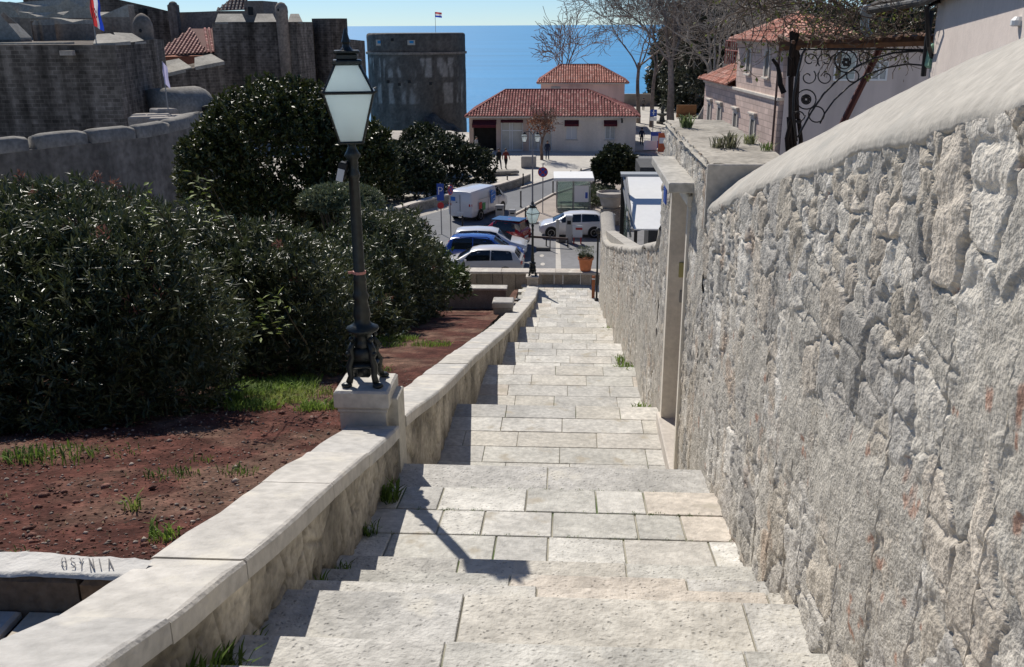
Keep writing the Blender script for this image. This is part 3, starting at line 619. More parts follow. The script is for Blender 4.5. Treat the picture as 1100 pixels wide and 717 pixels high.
pd = MB()
pd.box((-1.90, 8.22, .40), (.44, .44, .26), bev=.012, col=(.54, .51, .45)); pd.box((-1.90, 8.22, .545), (.47, .47, .05), bev=.015, col=(.55, .52, .46)); pd.box((-1.90, 8.22, .66), (.52, .52, .18), bev=.02, col=(.57, .54, .48))
pd.box((-1.90, 8.22, .1), (.48, .48, .40), bev=.012, col=(.52, .49, .43)); pd.box((-1.635, 8.27, -.15), (.11, .34, 1.56), bev=.012, col=(.50, .47, .40))
solo('stone_pedestal', pd, m_cap, 'square pale stone pedestal under the near street lamp', 'pedestal', (-1.86, 8.22, -.1))
pd = MB(); pd.box((-1.42, 38.75, -6.62), (.46, .46, .62), bev=.015, col=(.50, .44, .37)); pd.box((-1.42, 38.75, -6.29), (.56, .56, .08), bev=.015, col=(.54, .48, .41))
solo('stone_pedestal', pd, m_cap, 'small stone pedestal under the far lamp at the foot of the stairs', 'pedestal', (-1.42, 38.75, -6.9))
pd = MB(); q = at(540, 340, d=23.5); pd.box((-1.88, 27, -4.32), (.56, .56, .5), bev=.02, col=(.34, .32, .29)); pd.box((-1.88, 27, -4.02), (.64, .62, .2), bev=.03, col=(.38, .36, .33))
solo('stone_block', pd, m_cap, 'grey weathered stone block standing on the parapet halfway down', 'stone block', (-1.88, 27, -4.5))

# terrace edging with scratched letters
te = thing('terrace_edging', 'low garden edging of brown stones with scratched white mortar top, lower left', 'garden edging', (-3.5, 3.86, 1.3))
f = MB(); x = -8.0
while x < -2.05:
    wd = min(random.uniform(.28, .5), -2.04 - x); f.box((x + wd / 2, 3.815 + random.uniform(-.01, .01), 1.325), (wd - .02, .12, .27), col=random.choice([(.20, .13, .08), (.15, .11, .08), (.24, .16, .10), (.13, .10, .075)]), bev=.025); x += wd
f.build('stone_course', m_rubfar, te)
gx = np.linspace(-8, -2.03, 240); gy = np.linspace(0, 1, 14); X, Tt = np.meshgrid(gx, gy, indexing='ij')
Y = 3.755 + .03 * (fbm(X * 6, X * 0, 3) - .5) + Tt * (.17 + .10 * (fbm(X * 4, X * 0 + 5, 4) - .5)); Z = 1.485 + .02 * (fbm(X * 7, Y * 9, 5) - .5) - .02 * (1 - sstep(0, .06, Tt))
npmesh('mortar_top', np.c_[X.ravel(), Y.ravel(), Z.ravel()], gridf(240, 14), M('white_mortar', (.58, .56, .52), rough=.9, ns=4, na=.1, bump=.5, bs=30), te, smooth=True)
GL = {'O': [[(0, .5), (.2, .95), (.6, 1), (.8, .6), (.6, .1), (.2, .05), (0, .5)]], 'S': [[(.7, .9), (.2, 1), (0, .75), (.35, .55), (.7, .4), (.5, .05), (0, .1)]], 'Y': [[(0, 1), (.3, .5), (.7, 1)], [(.3, .5), (.05, 0)]], 'N': [[(0, 0), (.1, 1), (.6, 0), (.75, 1)]], 'I': [[(.2, 0), (.3, 1)]], 'A': [[(0, 0), (.35, 1), (.7, 0)], [(.15, .4), (.55, .4)]]}
lt = MB(); cx = -2.60
xA = at(62, 617, z=1.49).x; xB = at(128, 612, z=1.49).x; stepx = (xB - xA) / 6
for i, chh in enumerate("OSYNIA"):
    for st in GL[chh]:
        pts = [(xA + (i + random.uniform(-.06, .06)) * stepx + a * stepx * .72 - .62 * b_ * .09, 3.80 + b_ * .09) for a, b_ in st]
        for (x0, y0), (x1, y1) in zip(pts[:-1], pts[1:]):
            dx, dy = x1 - x0, y1 - y0; L = math.hypot(dx, dy); nx, ny = -dy / L * .0026, dx / L * .0026
            lt.add([(x0 - nx, y0 - ny, 1.499), (x0 + nx, y0 + ny, 1.496), (x1 + nx, y1 + ny, 1.496), (x1 - nx, y1 - ny, 1.496)], [(3, 2, 1, 0)])
lt.build('scratched_letters', M('scratch_grey', (.20, .19, .18), rough=.9, na=0), te)

# walls at the foot of the stairs
lw = thing('low_wall', 'low block wall with pale top closing the foot of the stairs', 'wall', (-3, 40, -7.9))
f = MB(); x = -9.0
while x < 1.55:
    wd = min(random.uniform(.35, .8), 1.56 - x); f.box((x + wd / 2, 39.9, -7.0), (wd - .02, .5, 1.1), col=random.choice([(.34, .28, .22), (.30, .25, .2), (.38, .32, .25), (.27, .23, .18)]), bev=.015); x += wd
f.build('block_course', m_rubfar, lw)
f = MB(); x = -9.0
while x < 1.55:
    wd = min(random.uniform(.9, 1.5), 1.57 - x); f.box((x + wd / 2, 39.95, -6.39), (wd - .008, .74, .11), col=random.choice([(.46, .41, .35), (.50, .45, .39)]), bev=.015); x += wd
f.build('cap', m_cap, lw)
lw = thing('garden_wall', 'short stepped garden wall with pale slab top at the end of the soil bed', 'wall', (-4.5, 38.2, -7))
f = MB(); f.box((-5.75, 37.75, -7.0), (6.5, .4, .9), col=(.27, .24, .2)); f.build('wall_body', m_rubfar, lw); f = MB(); f.box((-5.75, 37.75, -6.55), (6.6, .6, .1), bev=.02, col=(.44, .41, .36)); f.build('cap', m_cap, lw)
# ================================================================== street lamps
def street_lamp(label, loc, rz, tape=True):
    o = thing('street_lamp', label, 'street lamp', loc, 0, 'cast iron street lamps'); B = Vector(loc)
    m = MB(); m.lathe([(.085, .36), (.10, .38), (.085, .42), (.075, .46), (.095, .50), (.15, .53), (.155, .55), (.10, .58), (.07, .62), (.085, .68), (.075, .74), (.062, .82), (.08, .86), (.062, .90), (.058, 1.0), (.064, 1.02), (.052, 1.06), (.050, 1.6), (.046, 1.95), (.058, 1.97), (.058, 2.0), (.045, 2.03), (.045, 2.12), (.075, 2.16), (.05, 2.2), (.035, 2.24), (.04, 2.27)], n=14)
    m.build('post', m_iron, o, local=True, smooth=True)
    m = MB(); m.box((0, 0, .30), (.22, .22, .16), bev=.03); m.box((0, 0, .2), (.27, .27, .05), bev=.02); m.box((0, 0, .12), (.12, .12, .12), bev=.02)
    for k in range(4):
        q = math.pi / 4 + k * math.pi / 2; c, s_ = math.cos(q), math.sin(q)
        m.tube([(c * .10, s_ * .10, .44), (c * .15, s_ * .15, .36), (c * .13, s_ * .13, .28), (c * .17, s_ * .17, .20), (c * .155, s_ * .155, .10), (c * .18, s_ * .18, .04)], [.025, .035, .03, .035, .03, .035], 7)
        m.sphere((c * .21, s_ * .21, .022), (.055, .045, .028), 8, 5); m.sphere((c * .13, s_ * .13, .46), .028, 6, 5); m.sphere((c * .175, s_ * .175, .33), .026, 6, 5)
    m.build('claw_base', m_iron, o, local=True, smooth=True)
    hb, he, hr = .10, .212, .10; zb, ze, zt = 2.28, 2.71, 2.94
    R = Matrix.Rotation(rz, 3, 'Z')
    cs = [(-1, -1), (1, -1), (1, 1), (-1, 1)]
    def P(h, z, k): return R @ Vector((cs[k % 4][0] * h, cs[k % 4][1] * h, z))
    fr = MB()
    for k in range(4):
        fr.tube([P(hb, zb, k), P(he, ze, k), P(hr, zt, k)], .011, 6)
        for h, z, r in ((hb, zb, .014), (he, ze, .014), (hr, zt, .012)): fr.tube([P(h, z, k), P(h, z, k + 1)], r, 6)
        e = P(he, ze, k); fr.tube([e, e * 1.0 + (R @ Vector((cs[k][0] * .03, cs[k][1] * .03, .015)))], [.012, .006], 6)
    lan = fr.build('lantern', m_iron, o, local=True)
    for k in range(4):
        for (h0, z0, h1, z1) in ((hb, zb, he, ze), (he, ze, hr, zt)):
            g = MB(); a, b, c, d = P(h0, z0, k), P(h0, z0, k + 1), P(h1, z1, k + 1), P(h1, z1, k); n = (b - a).cross(d - a).normalized() * .002
            g.add([a - n, b - n, c - n, d - n, a + n, b + n, c + n, d + n], [(3, 2, 1, 0), (4, 5, 6, 7), (0, 1, 5, 4), (1, 2, 6, 5), (2, 3, 7, 6), (3, 0, 4, 7)])
            gl = g.build('glass_pane', m_frost, lan, local=True)
    m = MB(); m.box((0, 0, 2.955), (.25, .25, .04), rz, bev=.01); m.box((0, 0, 3.0), (.18, .18, .06), rz, bev=.015); m.box((0, 0, 3.04), (.22, .22, .025), rz, bev=.008); m.lathe([(.06, 3.05), (.035, 3.08), (.03, 3.1), (.04, 3.12), (.028, 3.16), (.012, 3.22), (.004, 3.235)], n=10)
    m.build('cap', m_iron, lan, local=True)
    m = MB(); m.sphere((0, 0, 2.52), .055, 8, 6); m.lathe([(.03, 2.28), (.03, 2.46)], n=8); m.build('lamp_bulb', M('milky_bulb', (.7, .66, .55), rough=.3, na=0), lan, local=True)
    if tape:
        m = MB(); m.lathe([(.062, 1.075), (.062, 1.10)], n=12); m.box((-.075, -.02, 1.09), (.05, .01, .022), .3); m.build('tape', M('pink_tape', (.5, .22, .18), rough=.6, na=0), o, local=True)
        m = MB(); m.box((-.085, -.06, 2.03), (.07, .10, .16), ry=.25, bev=.01); m.tube([(-.02, 0, 2.1), (-.08, -.05, 2.1)], .012, 6); fl = m.build('floodlight', m_dark, o, local=True)
        m = MB(); m.box((-.092, -.115, 2.0), (.06, .012, .11), ry=.25); m.build('lens', m_lens, fl, local=True)
    return o
street_lamp('tall dark green lamp with pale glass lantern, on the pedestal nearest the camera', (-1.905, 8.22, .75), rad(12))
street_lamp('small looking dark lamp on the pedestal at the foot of the stairs', (-1.42, 38.75, -6.25), rad(40), False)

def twin_lamp():
    p = at(572, 226, z=ZP); o = thing('street_lamp', 'tall grey lamp post with two hanging lanterns before the red roofed restaurant', 'street lamp', p)
    m = MB(); m.lathe([(.12, 0), (.12, .5), (.06, .6), (.05, 3), (.045, 5.1)], n=10); m.build('post', m_grey, o, local=True, smooth=True)
    m = MB(); m.tube([(0, 0, 5.0), (-.2, 0, 5.25), (-.5, 0, 5.2), (-.55, 0, 5.05)], .025, 6); m.tube([(0, 0, 5.0), (.2, 0, 5.3), (.3, 0, 5.2), (.32, 0, 5.1)], .025, 6); m.build('arm', m_black, o, local=True)
    for x in (-.55, .32):
        l = MB(); l.lathe([(.12, 4.55), (.24, 4.95), (.12, 5.08), (.03, 5.14)], n=4, rz=.2); lo = l.build('lantern', m_frost, o, loc=None, local=True)
        for v in lo.data.vertices: v.co.x += x
        for pr, nm in (([(.26, 4.93), (.26, 4.96)], 'rim'), ([(.14, 5.06), (.16, 5.1), (.02, 5.2)], 'cap'), ([(.14, 4.53), (.13, 4.57)], 'base')):
            l = MB(); l.lathe(pr, n=4, rz=.2); c = l.build(nm, m_black, lo, local=True)
            for v in c.data.vertices: v.co.x += x
twin_lamp()

# ================================================================== foliage
def leafcards(P, A, Nn, L, W, fold=.25):
    """P base points, A directions, Nn normals, lengths and widths -> folded two-triangle leaves"""
    Sd = np.cross(A, Nn); Sd /= np.linalg.norm(Sd, axis=1, keepdims=True) + 1e-9; Nn = np.cross(Sd, A)
    n = len(P); tip = P + A * L[:, None]; mid = P + A * (L * .5)[:, None]
    l = mid + Sd * (W / 2)[:, None] + Nn * (W * fold)[:, None]; r = mid - Sd * (W / 2)[:, None] + Nn * (W * fold)[:, None]
    V = np.stack([P, r, tip, l], 1).reshape(-1, 3); i = np.arange(n)[:, None] * 4
    F = np.concatenate([i + np.array([[0, 1, 2]]), i + np.array([[0, 2, 3]])], 1).reshape(-1, 3)
    return V, F
def unit(v): return v / (np.linalg.norm(v, axis=1, keepdims=True) + 1e-9)
def blobpoints(blobs, n, r, lump=.35, depth=.22, low=-.35):
    """points near the lumpy outer shell of ellipsoids (cx,cy,cz,rx,ry,rz) plus outward directions"""
    B = np.array(blobs, float); a = (B[:, 3] * B[:, 4] + B[:, 3] * B[:, 5] + B[:, 4] * B[:, 5]); k = r.choice(len(B), n * 2, p=a / a.sum())
    D = unit(r.normal(size=(n * 2, 3))); D[:, 2] = np.where(D[:, 2] < low, -D[:, 2], D[:, 2])
    c, R = B[k, :3], B[k, 3:]
    q = D * 2.6 + k[:, None] * 3.7
    ln = fbm(q[:, 0] + q[:, 2] * .8, q[:, 1] - q[:, 2] * .6, 5, 3) - .5
    rr = 1 + lump * ln * 1.3 - np.abs(r.normal(size=n * 2)) * depth
    P = c + D * R * rr[:, None]; O = unit(D / R)
    # drop points deep inside another blob
    keep = np.ones(n * 2, bool)
    for j in range(len(B)):
        e = (((P - B[j, :3]) / B[j, 3:]) ** 2).sum(1); keep &= ~((e < .45) & (k != j))
    idx = np.nonzero(keep)[0][:n]; return P[idx], O[idx]
def bush(name, label, cat, blobs, n_tips, per, L, W, mat, cols, seed, base, group=None, stems=7, up=.5, pods=0, lump=.35, depth=.2, spread=1.1, low=-.35, stem_r=.03, part='foliage'):
    r = np.random.default_rng(seed); o = thing(name, label, cat, base, 0, group)
    P, O = blobpoints(blobs, n_tips, r, lump, depth, low); n = len(P)
    ax = unit(O + np.array([0, 0, up]) + r.normal(size=(n, 3)) * .35)
    PP = np.repeat(P, per, 0); AX = np.repeat(ax, per, 0); m = n * per
    A = unit(AX * .75 + r.normal(size=(m, 3)) * spread * .75); PP = PP - AX * (r.random(m) * L * 1.2)[:, None]
    Nn = unit(np.repeat(O, per, 0) * .5 + np.array([0, 0, .6]) + r.normal(size=(m, 3)) * .6)
    LL = L * r.uniform(.65, 1.25, m); WW = W * r.uniform(.7, 1.3, m)
    V, F = leafcards(PP, A, Nn, LL, WW)
    cc = np.array(cols); ci = r.integers(0, len(cc), n); C = np.repeat(cc[ci], per, 0) * r.uniform(.65, 1.3, (m, 1)); C = np.repeat(C, 2, 0)
    npmesh(part, V, F, mat, o, fcol=C)
    s = MB(); B = np.array(blobs)
    for k in range(stems):
        j = k % len(B); a = r.uniform(0, 6.28); q = B[j, :3] + B[j, 3:] * np.array([math.cos(a) * .6, math.sin(a) * .6, .35])
        st = (B[j, 0] * .6 + base[0] * .4 + r.normal() * .15, B[j, 1] * .6 + base[1] * .4 + r.normal() * .15, base[2] - .1)
        md = (np.array(st) + q) / 2 + r.normal(size=3) * .12; s.tube([st, md, q], [stem_r, stem_r * .7, stem_r * .3], 6, col=(.07, .06, .045))
    s.build('stem' if stem_r < .06 else 'trunk', m_bark, o)
    if pods:
        idx = r.choice(n, pods, replace=False); idx = idx[P[idx][:, 2] > np.median(P[:, 2])]
        for q in idx:
            pp = np.repeat((P[q] + O[q] * .05)[None], 26, 0); m = 26; A = unit(O[q][None] + r.normal(size=(m, 3)) * .8); V, F = leafcards(pp + r.normal(size=(m, 3)) * .035, A, unit(r.normal(size=(m, 3))), np.full(m, .075), np.full(m, .02))
            tag(npmesh('seed_pod_cluster', V, F, m_grass, o, fcol=np.repeat(np.array([[.21, .10, .075]]) * r.uniform(.7, 1.4, (m, 1)), 2, 0)), kind='stuff')
    return o
OL = [(.080, .098, .038), (.064, .082, .034), (.105, .118, .056), (.05, .066, .028)]
def gz(x, y): return float(capz(min(y, 38.6))) - .1
bush('oleander_bush', 'big dark oleander nearest the camera with reddish seed pods, left edge', 'bush',
     [(-4.75, 9.3, .85, 1.35, 1.4, 1.35), (-6.3, 9.0, .85, 1.7, 1.7, 1.5), (-8.0, 9.4, .85, 1.8, 1.8, 1.6), (-6.3, 10.5, .8, 1.7, 1.5, 1.55), (-5.2, 8.4, .5, 1.2, 1.0, .85), (-6.6, 8.0, .55, 1.3, .9, .8)], 15000, 10, .118, .022, m_leaf, OL, 11, (-6, 9.3, .1), 'oleander bushes', 26, pods=60, lump=.45, depth=.28, low=-.8)
bush('oleander_bush', 'oleander directly behind the near street lamp', 'bush',
     [(-4.35, 13.2, -.25, 1.35, 1.6, 1.5), (-5.9, 13.4, -.05, 1.6, 1.7, 1.6), (-4.9, 15.0, -.75, 1.5, 1.6, 1.6), (-7.6, 14.0, 0, 1.8, 1.7, 1.7)], 9500, 10, .135, .028, m_leaf, OL, 12, (-5.3, 13.8, -1.1), 'oleander bushes', 20, pods=26, lump=.45, depth=.28, low=-.8)
bush('oleander_bush', 'rounded oleander beside the parapet, next to the parked cars in view', 'bush',
     [(-4.75, 20.5, -2.25, 1.35, 1.7, 1.7), (-4.9, 23.6, -2.6, 1.5, 2.2, 2.2), (-6.1, 22, -2.6, 1.9, 2.0, 1.8), (-4.95, 18.2, -1.75, 1.5, 1.6, 1.5), (-4.9, 26.5, -3.2, 1.5, 1.9, 2.1)], 9000, 9, .18, .04, m_leaf, OL, 13, (-5.4, 22, -3.6), 'oleander bushes', 20, pods=8, lump=.45, depth=.28, low=-.8)
bush('oleander_bush', 'small leafy bush at the far end of the soil bed by the low wall', 'bush', [(-4.5, 33.5, -5.3, 1.1, 1.5, .9), (-5.8, 34.5, -5.0, 1.6, 1.8, 1.2)], 700, 9, .25, .07, m_leafd, [(.07, .10, .03), (.09, .13, .035)], 14, (-5, 33.8, -6.1), 'oleander bushes', 8)
c = at(367, 213, d=26)
bush('clipped_shrub', 'flat topped clipped shrub with grey green leaves behind the near lamp', 'shrub', [(c.x, 26, c.z - .1, 1.25, 1.0, .5)], 2600, 7, .12, .045, m_leafd, [(.20, .22, .12), (.17, .20, .11), (.14, .165, .09)], 15, (c.x, 26, -4.4), None, 10, stem_r=.04, lump=.1, depth=.14, low=-.2, up=.8)
EV = [(.052, .064, .018), (.066, .078, .02), (.042, .054, .016)]
c = at(312, 150, d=33); k = 33 / 1010.
bush('evergreen_tree', 'large dome shaped dark evergreen tree below the fortress tower', 'tree',
     [(c.x - .2, 33, c.z - .4, 3.0, 2.8, 2.6), (c.x - 2.2, 32.5, c.z - 1.3, 1.9, 2, 1.9), (c.x + 2.4, 32.5, c.z - 1.2, 1.7, 1.9, 2.2), (c.x + .2, 31.5, c.z - 2.2, 3.0, 1.6, 1.8), (c.x - 1, 33.2, c.z - 3.6, 3.2, 2.4, 2.0)], 9000, 8, .19, .085, m_leafd, EV, 16, (c.x, 33, -8.3), None, 9, stem_r=.12, lump=.3, up=.7)
DM = [(.030, .042, .02), (.04, .052, .022), (.048, .06, .026)]
for i, (px, py, d, rx, rz_, lab) in enumerate(((458, 158, 78, 2.2, 2.0, 'rounded dark bush left of the white van, farther and smaller'), (476, 178, 73, 3.3, 2.6, 'wide rounded dark bush directly left of the white van'), (432, 190, 66, 2.4, 2.3, 'low dark bush between the dome tree and the van'))):
    c = at(px, py, d=d); bush('round_bush', lab, 'bush', [(c.x, d, c.z, rx, rx, rz_), (c.x + rx * .5, d + .6, c.z - .6, rx * .8, rx * .8, rz_ * .9), (c.x - rx * .5, d - .3, c.z - .7, rx * .8, rx, rz_ * .9)], 1700, 8, .32, .15, m_leafd, DM, 30 + i, (c.x, d, ZP - .1), 'round bushes beside the road', 5, stem_r=.05, up=.6)
c = at(663, 176, d=70)
bush('street_tree', 'small round dark tree with bare trunk beside the plaza', 'tree', [(c.x, 70, c.z - .1, 1.75, 1.6, 1.5), (c.x + .8, 69.8, c.z - .5, 1.1, 1.1, 1.0), (c.x - .8, 69.8, c.z - .3, 1.1, 1.1, 1.1)], 1500, 8, .30, .15, m_leafd, DM, 41, (c.x + .2, 70, ZP), None, 4, stem_r=.10, low=-.9, up=.3)
c = at(637, 222, z=ZP)
bush('ground_shrub', 'low grey green shrubs between the booth and the stone urn', 'shrub', [(c.x, c.y + 1, ZP + .35, 1.3, 1.6, .5), (c.x + .6, c.y + 4.5, ZP + .3, 1.2, 2, .4)], 600, 6, .28, .1, m_leafd, [(.10, .13, .06), (.12, .13, .08)], 42, (c.x, c.y + 1, ZP), None, 4, stem_r=.03)

# light young shoots rising out of the oleander
s0 = MB; sh = thing('young_shrub', 'yellow green sapling poking above the near oleander', 'plant', (-4.35, 9.6, .2)); s = MB(); r = np.random.default_rng(5); PP = []; AA = []
for px, py in ((208, 185), (225, 195), (155, 200), (300, 318), (280, 322)):
    t = at(px, py, d=9.0); s = MB(); s.tube([(t.x + .1, 9.5, t.z - .7), (t.x + .03, 9.2, t.z - .3), (t.x, 9.0, t.z)], [.008, .006, .003], 5, col=(.06, .055, .035)); s.build('stem', m_bark, sh)
    for k in range(16): PP.append((t.x + r.normal() * .03, 9.02, t.z - .028 * k)); AA.append(r.normal(size=3) * (1, .8, .35))
PP = np.array(PP); AA = unit(np.array(AA)); m = len(PP); V, F = leafcards(PP, AA, unit(np.tile([[0, 0, 1.]], (m, 1)) + r.normal(size=(m, 3)) * .3), r.uniform(.07, .12, m), r.uniform(.03, .045, m))
npmesh('leaves', V, F, m_grass, sh, fcol=np.repeat(np.array([[.17, .22, .04]]) * r.uniform(.6, 1.3, (m, 1)), 2, 0))

# ---------------------------------------------------------------- bare trees
def branchtree(r, p0, d0, l0, r0, levels, kids=(3, 5), gravity=.02, wig=.22, ratio=.68, seglen=5):
    S = []
    def grow(p, d, l, rad_, lev):
        n = 6 if lev > 1 else 4; pts = [p]; q = p.copy(); dd = d.copy()
        for i in range(n):
            dd = dd + r.normal(size=3) * wig * (.6 if lev == levels else 1) + np.array([0, 0, gravity]); dd /= np.linalg.norm(dd); nq = q + dd * l / n
            S.append((q, nq, rad_ * (1 - .5 * i / n), rad_ * (1 - .5 * (i + 1) / n))); q = nq; pts.append((q.copy(), dd.copy(), rad_ * (1 - .5 * (i + 1) / n)))
        if lev == 0: return
        nk = r.integers(kids[0], kids[1] + 1)
        for j in range(nk):
            i = r.integers(max(1, n // 2 - (lev < levels)), n + 1) if j else n
            bp, bd, br = pts[i]; side = r.normal(size=3); side -= bd * side.dot(bd); side /= np.linalg.norm(side)
            ang = r.uniform(.35, .95) if j else r.uniform(.1, .35); nd = bd * math.cos(ang) + side * math.sin(ang)
            grow(bp, nd, l * ratio * r.uniform(.75, 1.2), max(br * r.uniform(.5, .75) if j else br * .85, .007), lev - 1)
    grow(np.array(p0, float), unit(np.array([d0], float))[0], l0, r0, levels); return S
def segmesh(name, S, mat, parent, col, r, n=4, minr=0, colv=.25):
    A = np.array([s[0] for s in S]); B = np.array([s[1] for s in S]); ra = np.maximum([s[2] for s in S], minr); rb = np.maximum([s[3] for s in S], minr)
    T_ = unit(B - A); ref = np.where(np.abs(T_[:, 2:3]) < .9, [[0, 0, 1.]], [[1., 0, 0]]); X_ = unit(np.cross(T_, ref)); Y_ = np.cross(T_, X_); V = []
    for (Pp, rr) in ((A, ra), (B + T_ * rb[:, None] * .3, rb)):
        for k in range(n): q = 2 * math.pi * k / n; V.append(Pp + (X_ * math.cos(q) + Y_ * math.sin(q)) * rr[:, None])
    V = np.stack(V, 1).reshape(-1, 3); i = np.arange(len(S))[:, None] * (2 * n)
    F = np.concatenate([i + np.array([[k, (k + 1) % n, n + (k + 1) % n, n + k]]) for k in range(n)], 1).reshape(-1, 4)
    C = np.repeat(np.array([col]) * r.uniform(1 - colv, 1 + colv, (len(S), 1)), n, 0)
    return npmesh(name, V, F, mat, parent, fcol=C, smooth=True)
def bare_tree(name, label, base, lean, h, r0, levels, seed, col, group=None, minr=.012, kids=(3, 5), trunk_h=.35, wig=.2):
    r = np.random.default_rng(seed); o = thing(name, label, 'tree', base, 0, group); b = np.array(base, float)
    d = unit(np.array([[lean[0], lean[1], 1.]]))[0]; tl = h * trunk_h
    tr = []; q = b.copy(); dd = d.copy(); n = 7
    for i in range(n):
        nq = q + dd * tl / n; tr.append((q, nq, r0 * (1.15 - .45 * i / n), r0 * (1.15 - .45 * (i + 1) / n))); q = nq; dd = unit((dd + r.normal(size=3) * .06)[None])[0]
    segmesh('trunk', tr, m_bark, o, col, r, 10)
    S = []
    for j in range(r.integers(4, 6)):
        a = j * 2.4 + r.uniform(-.4, .4); t = r.uniform(.25, .75); nd = unit((dd + np.array([math.cos(a), math.sin(a), .1]) * t)[None])[0]
        S += branchtree(r, q - dd * r.uniform(0, tl * .18), nd, h * .30, r0 * .5, levels, kids, .03, wig)
    segmesh('crown', S, m_bark, o, col, r, 3 if minr < .02 else 3, minr)
    return o
GB = (.23, .195, .165)
b = at(606, 72, d=128); bare_tree('bare_tree', 'bare tree standing alone against the sea behind the pink building', (b.x, 128, ZP), (0, 0), 14.5, .30, 3, 51, (.26, .19, .16), 'bare plane trees', .035)
for i, (px, py, d, lx, h, r0, sd, lab) in enumerate(((686, 124, 121, -.02, 21, .26, 52, 'thin trunked bare tree just right of the restaurant'), (700, 127, 116, .0, 20, .25, 53, 'second bare tree right of the restaurant, behind the blue sign'), (721, 128, 110, -.04, 23, .42, 54, 'thickest brown trunked bare plane tree above the gateway wall'),
                                        (745, 122, 92, .10, 19, .36, 55, 'leaning pale bare tree beside the stone house'), (755, 122, 82, .12, 18, .30, 56, 'bare tree close against the corner of the stone house'), (775, 110, 96, .1, 20, .36, 57, 'bare tree whose branches show above the stone house roof'))):
    b = at(px, py, d=d); bare_tree('bare_tree', lab, (b.x, d, ZP), (lx, 0), h, r0, 4, sd, (.25, .21, .18) if i < 3 else (.33, .29, .25), 'bare plane trees', .020, (3, 4) if i >= 3 else (4, 5))
def dry_tree():
    b = at(582, 172, z=ZP); r = np.random.default_rng(60); o = bare_tree('dry_tree', 'small tree with rusty brown dry leaves before the restaurant', (b.x, b.y, ZP), (0, 0), 5.0, .14, 3, 61, (.16, .11, .09), None, .02, (3, 4), .42)
    cr = np.array([q for q in [(b.x, b.y, ZP + 3.3)]]); n = 500; P = cr[0] + unit(r.normal(size=(n, 3))) * (r.random((n, 1)) ** .4) * (1.5, 1.3, 1.0)
    V, F = leafcards(P, unit(r.normal(size=(n, 3))), unit(r.normal(size=(n, 3))), np.full(n, .22), np.full(n, .14)); npmesh('dry_leaves', V, F, m_grass, o, fcol=np.repeat(np.array([[.22, .10, .06]]) * r.uniform(.6, 1.4, (n, 1)), 2, 0))
dry_tree()
for i, (px, py, d, rx, rz_, lab) in enumerate(((735, 62, 150, 5.0, 10, 'dark cypress like evergreen behind the bare trees, left of the other two'), (765, 45, 140, 6.5, 11, 'broad dark evergreen behind the stone house roof'), (815, 30, 120, 8.5, 8, 'dark evergreen mass directly above the stone house roof'), (885, 42, 105, 7.5, 7, 'dark evergreen seen through the pergola twigs, above the mauve house'), (965, 42, 100, 7.0, 7, 'dark evergreen between the pergola twigs and the dark eave'))):
    c = at(px, py, d=d); bush('evergreen_tree', lab, 'tree', [(c.x, d, c.z - 3, rx, rx, rz_), (c.x + rx * .5, d, c.z - rz_ * .6, rx * .8, rx * .8, rz_ * .9), (c.x - rx * .4, d, c.z - rz_ * .7, rx * .7, rx, rz_ * .8)], 2600, 8, .75, .3, m_leafd, [(.055, .065, .042), (.045, .055, .036), (.07, .075, .05)], 70 + i, (c.x, d, -12), 'evergreens behind the bare trees', 4, stem_r=.3, lump=.6, up=.9)

# vine bush in front of the cafe canopy
r = np.random.default_rng(81); b = Vector((2.75, 22, -3.6)); o = thing('bare_shrub', 'leafless reddish shrub rising behind the boundary wall by the white canopy', 'shrub', b)
S = []
for j in range(7): a = r.uniform(0, 6.28); S += branchtree(r, (b.x + .12 * math.cos(a), b.y + .12 * math.sin(a), b.z), (.2 * math.cos(a) + .05, .25 * math.sin(a), 1), 1.2, .03, 3, (2, 4), .03, .2, .6)
segmesh('stem', S, m_bark, o, (.20, .14, .12), r, 3, .006)

# weeds on top of the gateway wall
def tuft(label, x, y, z, h, n, col, seed):
    V, F, C = blades([(x, y, z, .07, n, h, col)], seed=seed); o = npmesh('wall_plant', V, F, m_grass, None, (x, y, z), fcol=C); tag(o, label, 'plant', 'plants growing on the gateway wall')
for px, py, lab, h, n, c_ in ((737, 134, 'green tuft at the far end of the flat wall top', .15, 110, (.16, .21, .09)), (771, 156, 'grey green tuft on the middle of the flat wall top', .12, 60, (.22, .22, .14)), (785, 156, 'taller dry tuft beside the grey green one on the flat wall top', .15, 70, (.22, .22, .14)), (805, 151, 'bushy tuft on the right part of the flat wall top', .10, 70, (.2, .22, .1)), (830, 158, 'small green tuft where the coping meets the flat wall top', .08, 50, (.16, .22, .07))):
    p = at(px, py + 3, z=2.74); p.x = min(max(p.x, 1.5), 2.1); tuft(lab, p.x, min(p.y, 13.1), 2.73, h, n, c_, int(px))

